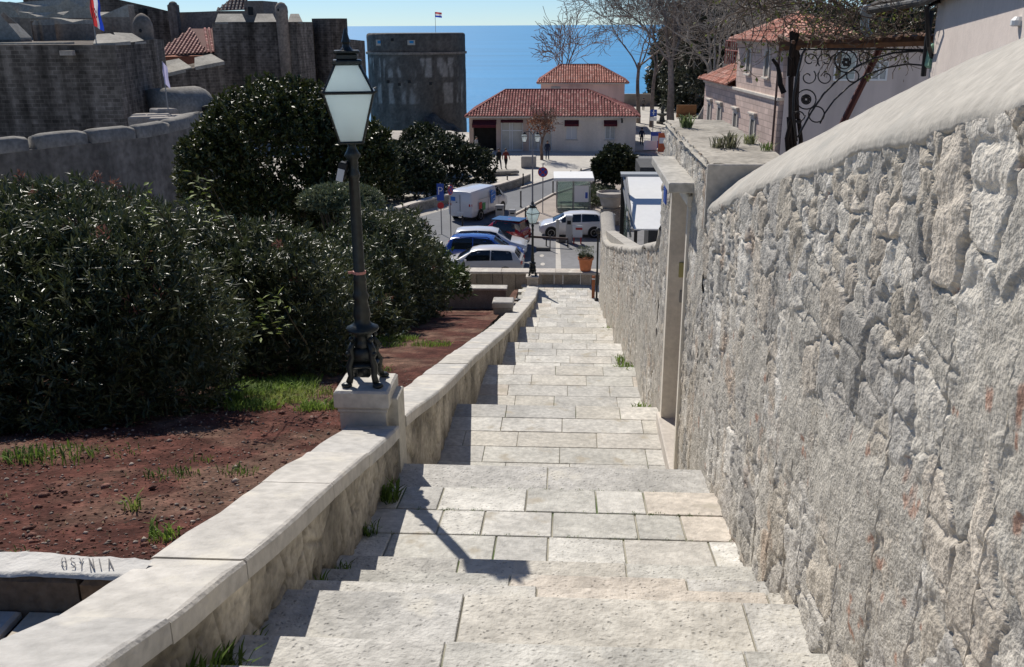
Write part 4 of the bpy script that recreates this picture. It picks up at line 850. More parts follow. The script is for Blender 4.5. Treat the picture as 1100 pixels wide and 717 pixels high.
# plant in pot
po = thing('flower_pot', 'terracotta flower pot with a small grey green plant on the low wall', 'flower pot', (.88, 39.95, -6.335)); m = MB(); m.lathe([(.20, 0), (.24, .05), (.31, .5), (.35, .52), (.36, .62), (.31, .62), (.29, .56)], n=18); m.build('pot', m_terra, po, local=True, smooth=True)
r = np.random.default_rng(91); n = 260; a = r.uniform(0, 6.28, n); rr = r.random(n) ** .5 * .3; P = np.c_[.88 + rr * np.cos(a), 39.95 + rr * np.sin(a), -5.75 + r.random(n) * .14]
V, F = leafcards(P, unit(np.c_[np.cos(a), np.sin(a), r.random(n)]), unit(r.normal(size=(n, 3)) + (0, 0, 1)), np.full(n, .12), np.full(n, .05)); npmesh('low_leaves', V, F, m_leafd, po, fcol=np.tile([[.06, .08, .04]], (len(F), 1)))
n = 320; hgt = r.random(n); P = np.c_[.88 + r.normal(size=n) * .12 * (1 + hgt), 39.95 + r.normal(size=n) * .12, -5.68 + hgt * .42]
V, F = leafcards(P, unit(r.normal(size=(n, 3)) * (1, 1, .4) + (0, 0, 1.)), unit(r.normal(size=(n, 3))), np.full(n, .12), np.full(n, .028)); npmesh('tall_leaves', V, F, m_leafd, po, fcol=np.tile([[.20, .22, .14]], (len(F), 1)))
# ================================================================== tiles and houses
def tiles(o, name, E0, E1, R0, R1, wd=.28, row=.42, cols=((.33, .125, .11), (.40, .17, .15), (.27, .095, .09), (.44, .23, .20)), seed=1, gutter=(.16, .07, .06)):
    """one roof slope as rows of half round tiles: eave E0-E1, ridge R0-R1 (R0==R1 for a triangle)"""
    r = np.random.default_rng(seed); E0, E1, R0, R1 = [np.array(p, float) for p in (E0, E1, R0, R1)]
    ex = E1 - E0; L = np.linalg.norm(ex); ex /= L; mid = (R0 + R1) / 2 - (E0 + E1) / 2; up = mid - ex * mid.dot(ex); H = np.linalg.norm(up); up /= H; nn = np.cross(ex, up); nn *= np.sign(nn[2])
    a0 = (R0 - E0).dot(ex); a1 = (R1 - E0).dot(ex); m = MB()
    m.add([E0, E1, R1, R0] if a1 - a0 > .05 else [E0, E1, R0], [(0, 1, 2, 3)] if a1 - a0 > .05 else [(0, 1, 2)], gutter)
    nc = int(L / wd); nr = int(H / row); wd = L / nc; row = H / nr
    for i in range(nc):
        s = (i + .5) * wd
        for j in range(nr):
            t0, t1 = j * row, (j + 1) * row + .05; tm = (j + .5) * row / H
            if not (a0 * tm <= s <= L - (L - a1) * tm): continue
            c = E0 + ex * s; w0, w1 = wd * .36, wd * .30; h = wd * .30; k = tuple(np.array(cols[r.integers(0, len(cols))]) * r.uniform(.8, 1.2)); vs = []
            for (t, w_, z) in ((t0, w0, .05), (t1, w1, .015)):
                for (x, y) in ((-1, 0), (-.6, .8), (.6, .8), (1, 0)): vs.append(c + ex * x * w_ + up * t + nn * (z + y * h))
            m.add(vs, [(0, 1, 5, 4), (1, 2, 6, 5), (2, 3, 7, 6), (3, 2, 1, 0)], k)
    return m.build(name, m_tile, o)
def ridge(m, a, b, r=.11, col=(.30, .11, .09)): m.tube([a, b], r, 6, col=col)
def hiproof(o, x0, x1, y0, y1, ze, rx0, rx1, zr, ov=.35, seed=1, **kw):
    X0, X1, Y0, Y1 = x0 - ov, x1 + ov, y0 - ov, y1 + ov; ym = (y0 + y1) / 2
    rt = tiles(o, 'roof', (X0, Y0, ze), (X1, Y0, ze), (rx0, ym, zr), (rx1, ym, zr), seed=seed, **kw)
    tiles(o, 'roof', (X1, Y1, ze), (X0, Y1, ze), (rx1, ym, zr), (rx0, ym, zr), seed=seed + 1, **kw)
    tiles(o, 'roof', (X1, Y0, ze), (X1, Y1, ze), (rx1, ym, zr), (rx1, ym, zr), seed=seed + 2, **kw); tiles(o, 'roof', (X0, Y1, ze), (X0, Y0, ze), (rx0, ym, zr), (rx0, ym, zr), seed=seed + 3, **kw)
    m = MB(); A = [(X0, Y0, ze), (X1, Y0, ze), (X1, Y1, ze), (X0, Y1, ze)]
    ridge(m, (rx0, ym, zr + .05), (rx1, ym, zr + .05)); ridge(m, A[0], (rx0, ym, zr + .03)); ridge(m, A[3], (rx0, ym, zr + .03)); ridge(m, A[1], (rx1, ym, zr + .03)); ridge(m, A[2], (rx1, ym, zr + .03)); m.build('ridge_tiles', m_tile, rt)
    e = MB(); e.box(((X0 + X1) / 2, (Y0 + Y1) / 2, ze - .09), (X1 - X0 - .1, Y1 - Y0 - .1, .14), col=None); e.build('eaves', m_trim, rt)
    return rt

# restaurant on the plaza
RX0, RX1, RY0, RY1 = at(504, 140, d=93).x, at(683, 140, d=93).x, 93., 103.; ZE = at(590, 125, d=93).z; ZB = ZP + .0
rs = thing('restaurant', 'cream one storey restaurant with dark red tiled hip roof and maroon awnings', 'building', ((RX0 + RX1) / 2, 98, ZB))
xo = [at(p, 140, d=93).x for p in (508.5, 533, 538, 562, 568, 593)]
w_ = MB(); xs_ = [RX0, xo[0], xo[1], xo[2], xo[3], xo[4], xo[5], RX1]; ztop = ZE - .12; zop = ZB + 2.95
for a, b in ((xs_[0], xs_[1]), (xs_[2], xs_[3]), (xs_[4], xs_[5])): w_.box(((a + b) / 2, RY0 + .2, (ZB + ztop) / 2), (b - a, .4, ztop - ZB))
w_.box(((RX0 + xo[5]) / 2, RY0 + .2, (zop + ztop) / 2), (xo[5] - RX0 - .01, .36, ztop - zop - .01))
w_.build('bay_pillars', M('salmon_stone', (.50, .38, .31), rough=.9, ns=1.5, na=.15), rs)
wx = [(at(608, 140, d=93).x, at(620, 140, d=93).x), (at(650, 140, d=93).x, at(661, 140, d=93).x)]; wz0, wz1 = at(610, 150, d=93).z, at(610, 132, d=93).z
w_ = MB(); px_ = [xo[5], wx[0][0], wx[0][1], wx[1][0], wx[1][1], RX1]
for i in range(0, 6, 2): w_.box(((px_[i] + px_[i + 1]) / 2, RY0 + .2, (ZB + ztop) / 2), (px_[i + 1] - px_[i], .4, ztop - ZB))
for a, b in wx: w_.box(((a + b) / 2, RY0 + .2, (ZB + wz0) / 2), (b - a, .38, wz0 - ZB)); w_.box(((a + b) / 2, RY0 + .2, (wz1 + ztop) / 2), (b - a, .38, ztop - wz1))
w_.box((RX1 - .2, 98.2, (ZB + ztop) / 2), (.4, 9.6, ztop - ZB)); w_.box((RX0 + .2, 98.2, (ZB + ztop) / 2), (.38, 9.6, ztop - ZB)); w_.box(((RX0 + RX1) / 2, 103, (ZB + ztop) / 2), (RX1 - RX0 - .02, .4, ztop - ZB)); w_.box(((RX0 + xo[5]) / 2, 97.4, (ZB + ztop) / 2 - .02), (xo[5] - RX0 - .9, .2, ztop - ZB - .1))
w_.build('wall', m_plaster, rs)
for (a, b) in wx:
    p = MB(); p.box(((a + b) / 2, RY0 + .22, (wz0 + wz1) / 2), (b - a - .01, .1, wz1 - wz0)); wi = p.build('window', m_wglass if a > 2 else M('white_shutter', (.62, .63, .64), rough=.6, na=0), rs)
    p = MB(); 
    for x in (a + .04, (a + b) / 2, b - .04): p.box((x, RY0 + .14, (wz0 + wz1) / 2), (.06, .06, wz1 - wz0 - .02))
    for z in (wz0 + .04, wz1 - .04): p.box(((a + b) / 2, RY0 + .139, z), (b - a - .02, .05, .06))
    p.build('frame', m_whitep, wi); p = MB(); p.box(((a + b) / 2, RY0 - .02, wz0 - .06), (b - a + .25, .14, .08)); p.build('sill', m_trim, wi)
def awning(a, b, z, drop, out):
    p = MB(); p.add([(a, RY0 - .02, z), (b, RY0 - .02, z), (b, RY0 - out, z - drop * .6), (a, RY0 - out, z - drop * .6), (a, RY0 - out, z - drop), (b, RY0 - out, z - drop), (a, RY0 - .02, z - .05), (b, RY0 - .02, z - .05)], [(0, 3, 2, 1), (3, 4, 5, 2), (0, 6, 4, 3), (1, 2, 5, 7), (6, 7, 5, 4)])
    p.build('awning', m_maroon, rs)
awning(xo[0] - .05, xo[1] + .05, zop + .12, .70, .8); awning(xo[2], xo[3], zop + .12, .26, .35); awning(xo[4], xo[5], zop + .12, .26, .35); awning(wx[0][0] - .15, wx[0][1] + .15, wz1 + .25, .55, .6); awning(wx[1][0] - .15, wx[1][1] + .15, wz1 + .25, .55, .6)
for a, b in ((xo[2], xo[3]), (xo[4], xo[5])):
    p = MB(); p.box(((a + b) / 2, RY0 + .3, (ZB + zop) / 2), (b - a - .02, .04, zop - ZB - .02)); g = p.build('glazed_front', M('cream_glazing', (.50, .48, .42), rough=.4, spec=.5, na=.15, ns=1), rs); p = MB()  # cream pane colour stands for the light interior behind the glass
    for x in (a + .05, a + (b - a) * .4, a + (b - a) * .5, b - .05): p.box((x, RY0 + .25, (ZB + zop) / 2), (.09, .06, zop - ZB - .03))
    for z in (ZB + .08, ZB + 2.0, zop - .06): p.box(((a + b) / 2, RY0 + .249, z), (b - a - .04, .05, .09))
    p.build('frame', m_whitep, g)
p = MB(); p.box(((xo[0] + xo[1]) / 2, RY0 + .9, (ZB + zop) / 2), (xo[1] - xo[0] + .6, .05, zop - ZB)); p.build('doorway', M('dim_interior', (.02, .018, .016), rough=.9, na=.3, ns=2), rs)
hiproof(rs, RX0, RX1, RY0, RY1, ZE, at(543, 97, d=98).x, at(632, 97, d=98).x, at(590, 97, d=98).z, .35, 11)
p = MB(); q = at(668, 128, d=93); p.box((q.x, RY0 - .25, q.z), (.12, .5, .14)); p.box((q.x, RY0 - .5, q.z - .2), (.18, .18, .26)); p.build('wall_lantern', m_black, rs)

# pink house behind it
X0, X1 = at(581, 95, d=113).x, at(671, 95, d=113).x; ze, zr = at(620, 89, d=113).z, at(620, 70, d=117).z
ph = thing('pink_house', 'pink walled house with paler red hip roof right behind the restaurant', 'building', ((X0 + X1) / 2, 117, ZP))
p = MB(); p.prism([(X0, 113), (X1, 113), (X1, 121), (X0, 121)], ZP - .5, ze - .1); p.build('wall', m_pink, ph)
hiproof(ph, X0, X1, 113, 121, ze, at(602, 70, d=117).x, at(643, 70, d=117).x, zr, .45, 21, cols=((.50, .22, .17), (.56, .27, .21), (.44, .18, .14), (.60, .33, .27)))
p = MB(); q = at(597, 96, d=112.9); p.box((q.x, 112.97, q.z), (1.1, .1, .6)); wi = p.build('window', m_wglass, ph); p = MB(); q2 = at(612, 99, d=109.5); p.box((q2.x, 110.6, q2.z - .2), (3.2, 3.6, .12), rx=.18); p.build('porch_roof', M('pink_slab', (.45, .30, .27), rough=.9), ph)
# right: stone house of two heights
A = Vector((10.9, 50)); Bv = Vector((9.4, 67)); dr_ = (Bv - A).normalized(); nrm = Vector((dr_.y, -dr_.x)); ang = math.atan2(dr_.y, dr_.x)
ZS = at(835, 104, d=50).z; ZU = at(836, 46, d=50).z
sh_ = thing('stone_house', 'pinkish stone house with salmon roofs and small pedimented windows, right of the bare trees', 'building', (10.2, 58, ZP))
def hp(t, off=0, z=0): v = A + dr_ * t + nrm * off; return (v.x, v.y, z)
L1 = 16.8; L2 = 9.2
def hbox(mb, t0, t1, o0, o1, z0, z1, **k):
    c = A + dr_ * ((t0 + t1) / 2) + nrm * ((o0 + o1) / 2); mb.box((c.x, c.y, (z0 + z1) / 2), (t1 - t0, o1 - o0, z1 - z0), ang, **k)
def hpoly(t0, t1, o0, o1): return [hp(t0, o1)[:2], hp(t1, o1)[:2], hp(t1, o0)[:2], hp(t0, o0)[:2]][::-1]
p = MB(); p.prism(hpoly(0, L1, 0, 4.4), ZP - .5, ZS - .12); p.prism(hpoly(.15, L2, .12, 4.3), ZS - .12, ZU); p.build('wall', m_ashlar, sh_)
p = MB(); hbox(p, -.05, L1 + .1, -.12, .3, ZS - .22, ZS - .06, bev=.02); hbox(p, .05, L2 + .05, .0, .3, ZU - .18, ZU - .02, bev=.02); p.build('cornice', m_trim, sh_)
for t, up_ in ((15.0, 0), (12.2, 0), (8.2, 0), (4.4, 0), (6.6, 1), (2.9, 1)):
    zc = ZS + (1.55 if up_ else -2.15); h_ = 1.25 if up_ else 1.15; o_ = .12 if up_ else 0
    p = MB(); hbox(p, t - .36, t + .36, o_ - .02, o_ + .1, zc - h_ / 2, zc + h_ / 2); wi = p.build('window', M('grey_shutter', (.15, .14, .125), rough=.7, na=.1), sh_)
    p = MB()
    for a, b in ((t - .55, t - .34), (t + .34, t + .55)): hbox(p, a, b, o_ - .07, o_ + .05, zc - h_ / 2 - .1, zc + h_ / 2 + .1, bev=.01)
    hbox(p, t - .34, t + .34, o_ - .068, o_ + .05, zc + h_ / 2, zc + h_ / 2 + .14); p.build('frame', m_trim, wi)
    p = MB(); hbox(p, t - .62, t + .62, o_ - .16, o_ + .05, zc - h_ / 2 - .2, zc - h_ / 2 - .1, bev=.01); p.build('sill', m_trim, wi)
    if not up_: p = MB(); hbox(p, t - .65, t + .65, o_ - .2, o_ + .05, zc + h_ / 2 + .28, zc + h_ / 2 + .40, bev=.02); hbox(p, t - .5, t + .5, o_ - .12, o_ + .05, zc + h_ / 2 + .14, zc + h_ / 2 + .278, bev=.01); p.build('pediment', m_trim, wi)
SAL = ((.58, .28, .20), (.62, .33, .24), (.52, .23, .16), (.66, .40, .31))
kw = dict(cols=SAL, gutter=(.35, .16, .12))
pk = hp(4.6, 2.2, ZU + 1.5)
for q, (a, b) in enumerate((((-.4, -.45), (L2 + .4, -.45)), ((L2 + .4, -.45), (L2 + .4, 4.8)), ((L2 + .4, 4.8), (-.4, 4.8)), ((-.4, 4.8), (-.4, -.45)))):
    tiles(sh_, 'roof', hp(*a, ZU), hp(*b, ZU), pk, pk, seed=31 + q, **kw)
tiles(sh_, 'lower_roof', hp(L2 + .1, -.45, ZS), hp(L1 + .45, -.45, ZS), hp(L2 + .1, 2.2, ZS + 1.6), hp(L2 + 3.4, 2.2, ZS + 1.6), seed=36, **kw); tiles(sh_, 'lower_roof', hp(L1 + .45, -.45, ZS), hp(L1 + .45, 4.8, ZS), hp(L2 + 3.4, 2.2, ZS + 1.6), hp(L2 + 3.4, 2.2, ZS + 1.6), seed=37, **kw); tiles(sh_, 'lower_roof', hp(L1 + .45, 4.8, ZS), hp(L2 + .1, 4.8, ZS), hp(L2 + 3.4, 2.2, ZS + 1.6), hp(L2 + .1, 2.2, ZS + 1.6), seed=38, **kw)
p = MB(); v = hp(.2, -.12, 0); p.tube([(v[0], v[1], ZP), (v[0], v[1], ZU)], .06, 8); p.build('downpipe', M('brown_pipe', (.10, .06, .05), rough=.5), sh_)
p = MB(); 
for k in range(9): t = L1 - .2 + k * .0; v = hp(L1 - .3 - k * .55, 1.2, 0); p.tube([(v[0], v[1], ZS + 1.0), (v[0], v[1], ZS + 2.5)], .03, 5)
for z in (2.5, 1.9): a, b = hp(L1 - .3, 1.2, ZS + z), hp(L1 - 4.7, 1.2, ZS + z); p.tube([a, b], .04, 5)
p.build('terrace_railing', M('rust_red_rail', (.22, .06, .045), rough=.6), sh_)

# mauve house facing the stairs, seen through the scrollwork
mh = thing('mauve_house', 'pale mauve house with narrow casement windows behind the iron scrollwork', 'building', (17, 47.5, ZP)); y0 = 49.7
mx0, mx1 = at(843, 100, d=y0).x, at(1045, 100, d=y0).x; zt = at(930, 40, d=y0).z
p = MB(); p.prism([(mx0, y0), (mx1, y0), (mx1, y0 + 6.0), (mx0 + .4, y0 + .4)], ZP - .5, zt); p.build('wall', m_mauve, mh)
for i, (xa, xb, ya, yb) in enumerate(((897, 918, 56, 86), (937, 953, 66, 86))):
    a, b = at(xa, 70, d=y0).x, at(xb, 70, d=y0).x; z0, z1 = at(900, yb, d=y0).z, at(900, ya, d=y0).z; p = MB(); p.box(((a + b) / 2, y0 - .0, (z0 + z1) / 2), (b - a, .06, z1 - z0)); wi = p.build('window', m_wglass if i else m_glass, mh)
    p = MB()
    for x in (a, (a + b) / 2, b): p.box((x, y0 - .05, (z0 + z1) / 2), (.09, .07, z1 - z0 + .09))
    for z in (z0, z0 + (z1 - z0) * .55, z1): p.box(((a + b) / 2, y0 - .049, z), (b - a - .08, .05, .09))
    p.build('frame', m_whitep, wi)
    if not i: p = MB(); p.box((b - .35, y0 - .07, (z0 + z1) / 2), (.7, .05, z1 - z0 - .1), .0); p.build('shutter', M('pale_green_shutter', (.42, .47, .44), rough=.6, na=.05), wi)
p = MB(); p.box(((mx0 + mx1) / 2, y0 - .5, zt + .05), (mx1 - mx0, 1.2, .16)); p.build('eaves', m_wood, mh)

# near house upper right
nx0 = at(1003, 40, d=13.2).x; nh = thing('garden_house', 'pale pink plastered house with a dark wooden eave, top right', 'building', (nx0 + 2, 11, .5)); p = MB(); p.prism([(nx0, 13.2), (nx0 - .2126 * 7.2, 6.0), (nx0 + 6, 6.0), (nx0 + 6, 13.2)], -1, 5.4); p.build('wall', M('light_pink_plaster', (.62, .54, .485), rough=.9, ns=1, na=.06, ns2=12, na2=.05, bump=.15, bs=40), nh)
ez = 4.10; ex = nx0 - .13; FD = 15.4; ez += .07; EZ = lambda d: ez + .0464 * (FD - d); EP = [(nx0 - .10, 13.3), (nx0 - .2126 * 7.2 - .10, 6.0), (nx0 + 4, 6.0), (nx0 + 4, FD), (nx0 - .25, FD)]
p = MB(); EB = [EZ(13.3), EZ(6), EZ(6) + 2.4, ez + 2.0, ez]; p.prism(EP, EB, [z + .1 for z in EB]); ea = p.build('eave', M('dark_eave_wood', (.035, .03, .028), rough=.8, na=.2, ns=6), nh)
for k in range(2):
    p = MB(); p.box((nx0 + .1, FD - .2 - k * 1.0, ez + .10 + k * .0464), (.6, .09, .14), ry=-.42); p.build('rafter', m_wood, ea)
p = MB(); p.tube([(nx0 - .03, 13.1, ez + .10), (nx0 - .32, 12.7, ez + .02), (nx0 - .16, 12.9, ez - .45), (nx0 - .02, 13.1, ez - .62)], .03, 6); p.build('iron_bracket', m_black, nh)
p = MB(); p.tube([(nx0 - .04, 13.28, ez - .02), (nx0 - .08, 13.2, ez - .4), (nx0 - .04, 13.28, ez - .85)], .035, 6); p.build('iron_bracket', m_black, nh)
el = M('pale_zinc', (.42, .47, .49), rough=.4, metal=.3, na=.1); p = MB(); p.tube([(nx0 - .31, FD + .05, ez), (nx0 - .16, 13.3, EZ(13.3)), (nx0 - .2126 * 7.2 - .16, 6.0, EZ(6))], .055, 10); gu = p.build('gutter', M('grey_gutter', (.07, .07, .07), rough=.6, metal=.2), nh)
p = MB(); p.lathe([(.095, 0), (.10, .02), (.10, .16), (.08, .17)], (0, 0, 0), 12); p.v = [(nx0 - .31 + x, FD - .1 - z, ez + y) for x, y, z in p.v]; p.build('gutter_end', el, gu)
p = MB(); p.tube([(nx0 - .30, FD - .1, ez - .05), (nx0 - .29, FD - .1, ez - .24), (nx0 - .21, FD - .12, ez - .36)], .065, 10); p.build('gutter_outlet', el, gu)
p = MB(); g0 = at(1001, 62, d=13.0); p.box((nx0 + .0, 13.16, g0.z + .02), (.13, .2, .32), bev=.03); p.build('flaky_base', M('mint_paint', (.25, .42, .30), rough=.8, ns=6, na=.2), nh)
p = MB(); g0 = at(1094, 26, d=8.6); p.lathe([(.05, 0), (.065, .01), (.065, .05), (.04, .08)], n=14); p.box((.07, 0, .02), (.1, .07, .07), bev=.02); p.v = [(g0.x + x, 8.6 + y, g0.z - .02 + z) for x, y, z in p.v]
p.box((g0.x + .35, 8.6, g0.z), (.6, .03, .03))
solo('wall_lamp', p, m_whitep, 'round white lamp fitting just above the coping at the right edge', 'lamp', (g0.x, 8.6, g0.z))

# scrollwork panel and pergola
yv = 14.0
ip = thing('iron_scrollwork', 'black wrought iron panel of scrolls and rings below the vine pergola', 'ironwork', (at(920, 120, d=yv).x, yv, 1.6))
def ipt(x, y): q = at(x, y, d=yv); return (q.x, q.y, q.z)
m = MB()
def poly(pts, r=.011): m.tube([ipt(*p) for p in pts], r, 5)
def circ(cx, cy, rr, r=.010, a0=0, a1=6.2832, n=22): poly([(cx + rr * math.cos(a), cy + rr * math.sin(a)) for a in np.linspace(a0, a1, n)], r)
def spiral(cx, cy, r0, r1, a0, a1, r=.009): n = 22; poly([(cx + (r0 + (r1 - r0) * t) * math.cos(a0 + (a1 - a0) * t), cy + (r0 + (r1 - r0) * t) * math.sin(a0 + (a1 - a0) * t)) for t in np.linspace(0, 1, n)], r)
for i, (cx, cy) in enumerate(((870, 65), (887, 65), (868, 83), (887, 83))): spiral(cx, cy, 9, 2.5, (.8, 2.4, -.8, -2.4)[i], (.8 - 6.5, 2.4 + 6.5, -.8 + 6.5, -2.4 - 6.5)[i])
circ(866, 107, 10.5); circ(866, 107, 5); circ(877, 123, 8.5); circ(916, 82, 6.5); circ(909, 66, 12); circ(858, 126, 6, a0=1, a1=6)
spiral(905, 68, 14, 3, 3.4, 9.5); spiral(857, 124, 8, 2, 0, 6); spiral(930, 62, 8, 2, 2, 8)
poly([(857, 148), (862, 138), (872, 120), (885, 101), (900, 86), (918, 73), (938, 63), (960, 57), (985, 55), (1000, 57)], .016)
poly([(881, 133), (886, 122), (896, 108), (912, 93), (930, 81), (952, 73), (975, 69), (998, 71)], .013)
poly([(856, 152), (852, 125), (853, 100), (858, 75), (862, 58), (866, 52)], .018); poly([(860, 53), (930, 53), (1000, 54)], .014)
m.build('scrolls', m_black, ip, smooth=True)
m = MB()
for (cx, cy) in ((866, 107), (909, 67)):
    for k in range(6): a = k * 1.047; q = ipt(cx + 3 * math.cos(a), cy + 3 * math.sin(a)); m.sphere(q, (.028, .02, .028), 6, 4)
m.build('rosette', m_black, ip)
m = MB(); m.tube([(at(903, 128, d=15.5).x, 15.5, at(903, 140, d=15.5).z), (at(945, 60, d=15.5).x, 15.5, at(945, 50, d=15.5).z)], .055, 6); solo('wooden_prop', m, M('rust_brown', (.10, .035, .03), rough=.7, na=.2), 'dark red brown leaning prop behind the iron scrollwork', 'post', (at(903, 128, d=15.5).x, 15.5, 1.5))
pg = thing('vine_pergola', 'leafless vine pergola with dark beam, tangled twigs and a thick black stem', 'pergola', (at(855, 150, d=15).x, 15, 1.2)); r = np.random.default_rng(101)
m = MB(); a, b = at(838, 50, d=15), at(1003, 44, d=14.2); m.tube([a, b], .075, 6); a2, b2 = at(835, 44, d=17), at(1005, 42, d=17); m.tube([a2, b2], .07, 6)
for t in np.linspace(.05, .95, 9): u_, v_ = a.lerp(b, t), a2.lerp(b2, t); m.tube([u_ + Vector((0, -.4, .06)), v_ + Vector((0, .5, .08))], .03, 5)
m.build('beam', m_wood, pg)
S = []
for j in range(4):
    pts = [at(848 + j * 3 + r.normal() * 1.6, y, d=14.8 + .05 * j) for y in (172, 150, 128, 105, 82, 62, 48, 36)]
    for k in range(len(pts) - 1): S.append((np.array(pts[k]) , np.array(pts[k + 1]) + r.normal(size=3) * .012, .034 + .012 * (j == 2), .034))
segmesh('vine_stem', S, m_bark, pg, (.028, .022, .02), r, 7)
S = []; b0 = np.array(at(820, 62, d=14.6)); S += branchtree(r, at(842, 100, d=14.7), (-.5, 0, 1), .55, .045, 0, wig=.35); segmesh('vine_stub', S, m_bark, pg, (.02, .018, .018), r, 6)
S = []; LP = []
for j in range(105):
    x, y = r.uniform(790, 985), r.uniform(-12, 42)
    if x < 850: y = r.uniform(-14, 14)
    dd = 0; dd = r.uniform(14.2, 17.2)
    if x > 945 and y < 25: y = r.uniform(25, 46)
    p0 = at(x, y, d=dd); S += branchtree(r, p0, r.normal(size=3) * (1, .8, .5), .62, .012, 2, (2, 4), 0, .32, .75)
S = [s for s in S if s[1][2] > zlow(9) + .9]; segmesh('twigs', S, m_bark, pg, (.15, .115, .09), r, 3, .0045, .4)
ii = r.choice(len(S), 900); P = np.array([S[i][1] for i in ii]); n = len(P); V, F = leafcards(P, unit(r.normal(size=(n, 3))), unit(r.normal(size=(n, 3)) + (0, 0, .8)), r.uniform(.05, .09, n), r.uniform(.03, .05, n))
npmesh('leaves', V, F, m_grass, pg, fcol=np.repeat(np.array([[.16, .19, .05]]) * r.uniform(.5, 1.3, (n, 1)), 2, 0))

# ================================================================== fortifications
def wallring(o, name, mat, pts, z0, z1, thick, merl=None):
    """standing wall along plan points with a thickness on its far side"""
    P = [Vector((p[0], p[1])) for p in pts]; off = []
    for i, p in enumerate(P):
        t = (P[min(i + 1, len(P) - 1)] - P[max(i - 1, 0)]).normalized(); off.append(p + Vector((-t.y, t.x)) * thick)
    Z1 = z1 if hasattr(z1, '__len__') else [z1] * len(P); m = MB(); poly_ = [tuple(p) for p in P] + [tuple(p) for p in reversed(off)]
    m.prism(poly_, z0, list(Z1) + list(reversed(Z1))); return m.build(name, mat, o)
def A2(x, y, d): q = at(x, y, d=d); return (q.x, q.y)
def AZ(x, y, d): return at(x, y, d=d).z
bs = thing('bastion', 'massive dark stone bastion with a square corner, upper left', 'fortification', (-32, 66, -14))
c0 = at(123, 48, d=62); c1 = at(168, 60, d=71); l0 = (-62, 58.0); zt = AZ(60, 48, 61)
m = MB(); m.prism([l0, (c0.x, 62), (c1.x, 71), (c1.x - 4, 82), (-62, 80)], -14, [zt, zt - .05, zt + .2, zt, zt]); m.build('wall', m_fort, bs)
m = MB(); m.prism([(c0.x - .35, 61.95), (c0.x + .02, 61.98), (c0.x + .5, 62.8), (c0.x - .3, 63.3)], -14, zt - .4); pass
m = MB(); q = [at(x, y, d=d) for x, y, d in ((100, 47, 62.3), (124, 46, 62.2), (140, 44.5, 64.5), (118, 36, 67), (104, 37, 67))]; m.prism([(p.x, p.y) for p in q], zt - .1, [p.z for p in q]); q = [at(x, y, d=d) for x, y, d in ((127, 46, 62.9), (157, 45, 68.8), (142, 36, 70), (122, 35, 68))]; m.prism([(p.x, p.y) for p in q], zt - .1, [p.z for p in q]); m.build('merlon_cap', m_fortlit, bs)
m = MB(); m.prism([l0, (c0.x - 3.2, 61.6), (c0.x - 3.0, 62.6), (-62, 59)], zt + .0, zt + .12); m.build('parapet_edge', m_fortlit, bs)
q = at(74.5, 57, d=61.4); m = MB(); m.box((q.x, 61.15, q.z), (.85, .4, .3)); m.build('stone_patch', M('new_stone', (.42, .36, .30), rough=.9), bs)
se = thing('sentry_turret', 'small round stone sentry turret with a dark hole behind the bastion cap', 'turret', A2(155, 40, 74) + (2,)); q = at(155, 42, d=74); k = 74 / 1030
m = MB(); m.lathe([(.5, -3.5), (.62, -2.2), (.72, -1.4), (.74, -.2), (.78, 0), (.74, .5), (.55, .95), (.25, 1.2), (.05, 1.28)], (q.x, 74, AZ(155, 33, 74)), 14); m.build('turret_body', m_rubfort if 'm_rubfort' in globals() else M('brown_fort_stone', (.24, .20, .165), rough=.95, ns=.6, na=.25, ns2=4, na2=.3, bump=.6, bs=5), se, smooth=True)
m = MB(); m.sphere((q.x + .1, 73.25, AZ(157, 33, 74)), (.12, .08, .15), 8, 6); m.build('loophole', m_dark, se)
m_bfort = M('brown_fort_stone')
def ruin(label, x0, x1, yt, yb, d, seed, mat=m_bfort, rag=.5, th=1.2):
    r = np.random.default_rng(seed); n = max(4, int((x1 - x0) / 8)); xs_ = np.linspace(x0, x1, n); pts = [A2(x, (yt + yb) / 2, d + r.normal() * .15) for x in xs_]; z1 = [AZ(x, yt, d) + r.normal() * rag * .35 for x in xs_]
    o = thing('ruined_wall', label, 'wall', (pts[n // 2][0], d, AZ(x0, yb, d) - 2), 0, 'ruined walls above the bastion'); wallring(o, 'wall', mat, pts, AZ(x0, yb, d) - 2.5, z1, th); 
    wallring(o, 'lit_top', m_fortlit, [(p[0], p[1] - .02) for p in pts], [z - .0 for z in [min(z1)]][0] - .02, [z + .12 for z in z1], th + .04); return o  # ragged tops in the lighter stone copy, sunlit tone in its colour
ruin('long low ruined wall at the very back under the fortress slope', -40, 100, 8, 30, 98, 1, rag=1.0); ruin('ruined wall stub with a slanted top left of the flag', 56, 92, 25, 46, 80, 2); ruin('taller ruined wall block right of the flag', 100, 140, 14, 40, 84, 3); ruin('grey ruined wall block near the left edge', 36, 46, 23, 45, 78, 4); ruin('leaning pale rubble buttress at the left edge', -30, 22, 30, 50, 74, 5, rag=2.0); ruin('mid level ruined terrace wall behind the stubs', 22, 98, 16, 36, 90, 6, rag=.8)
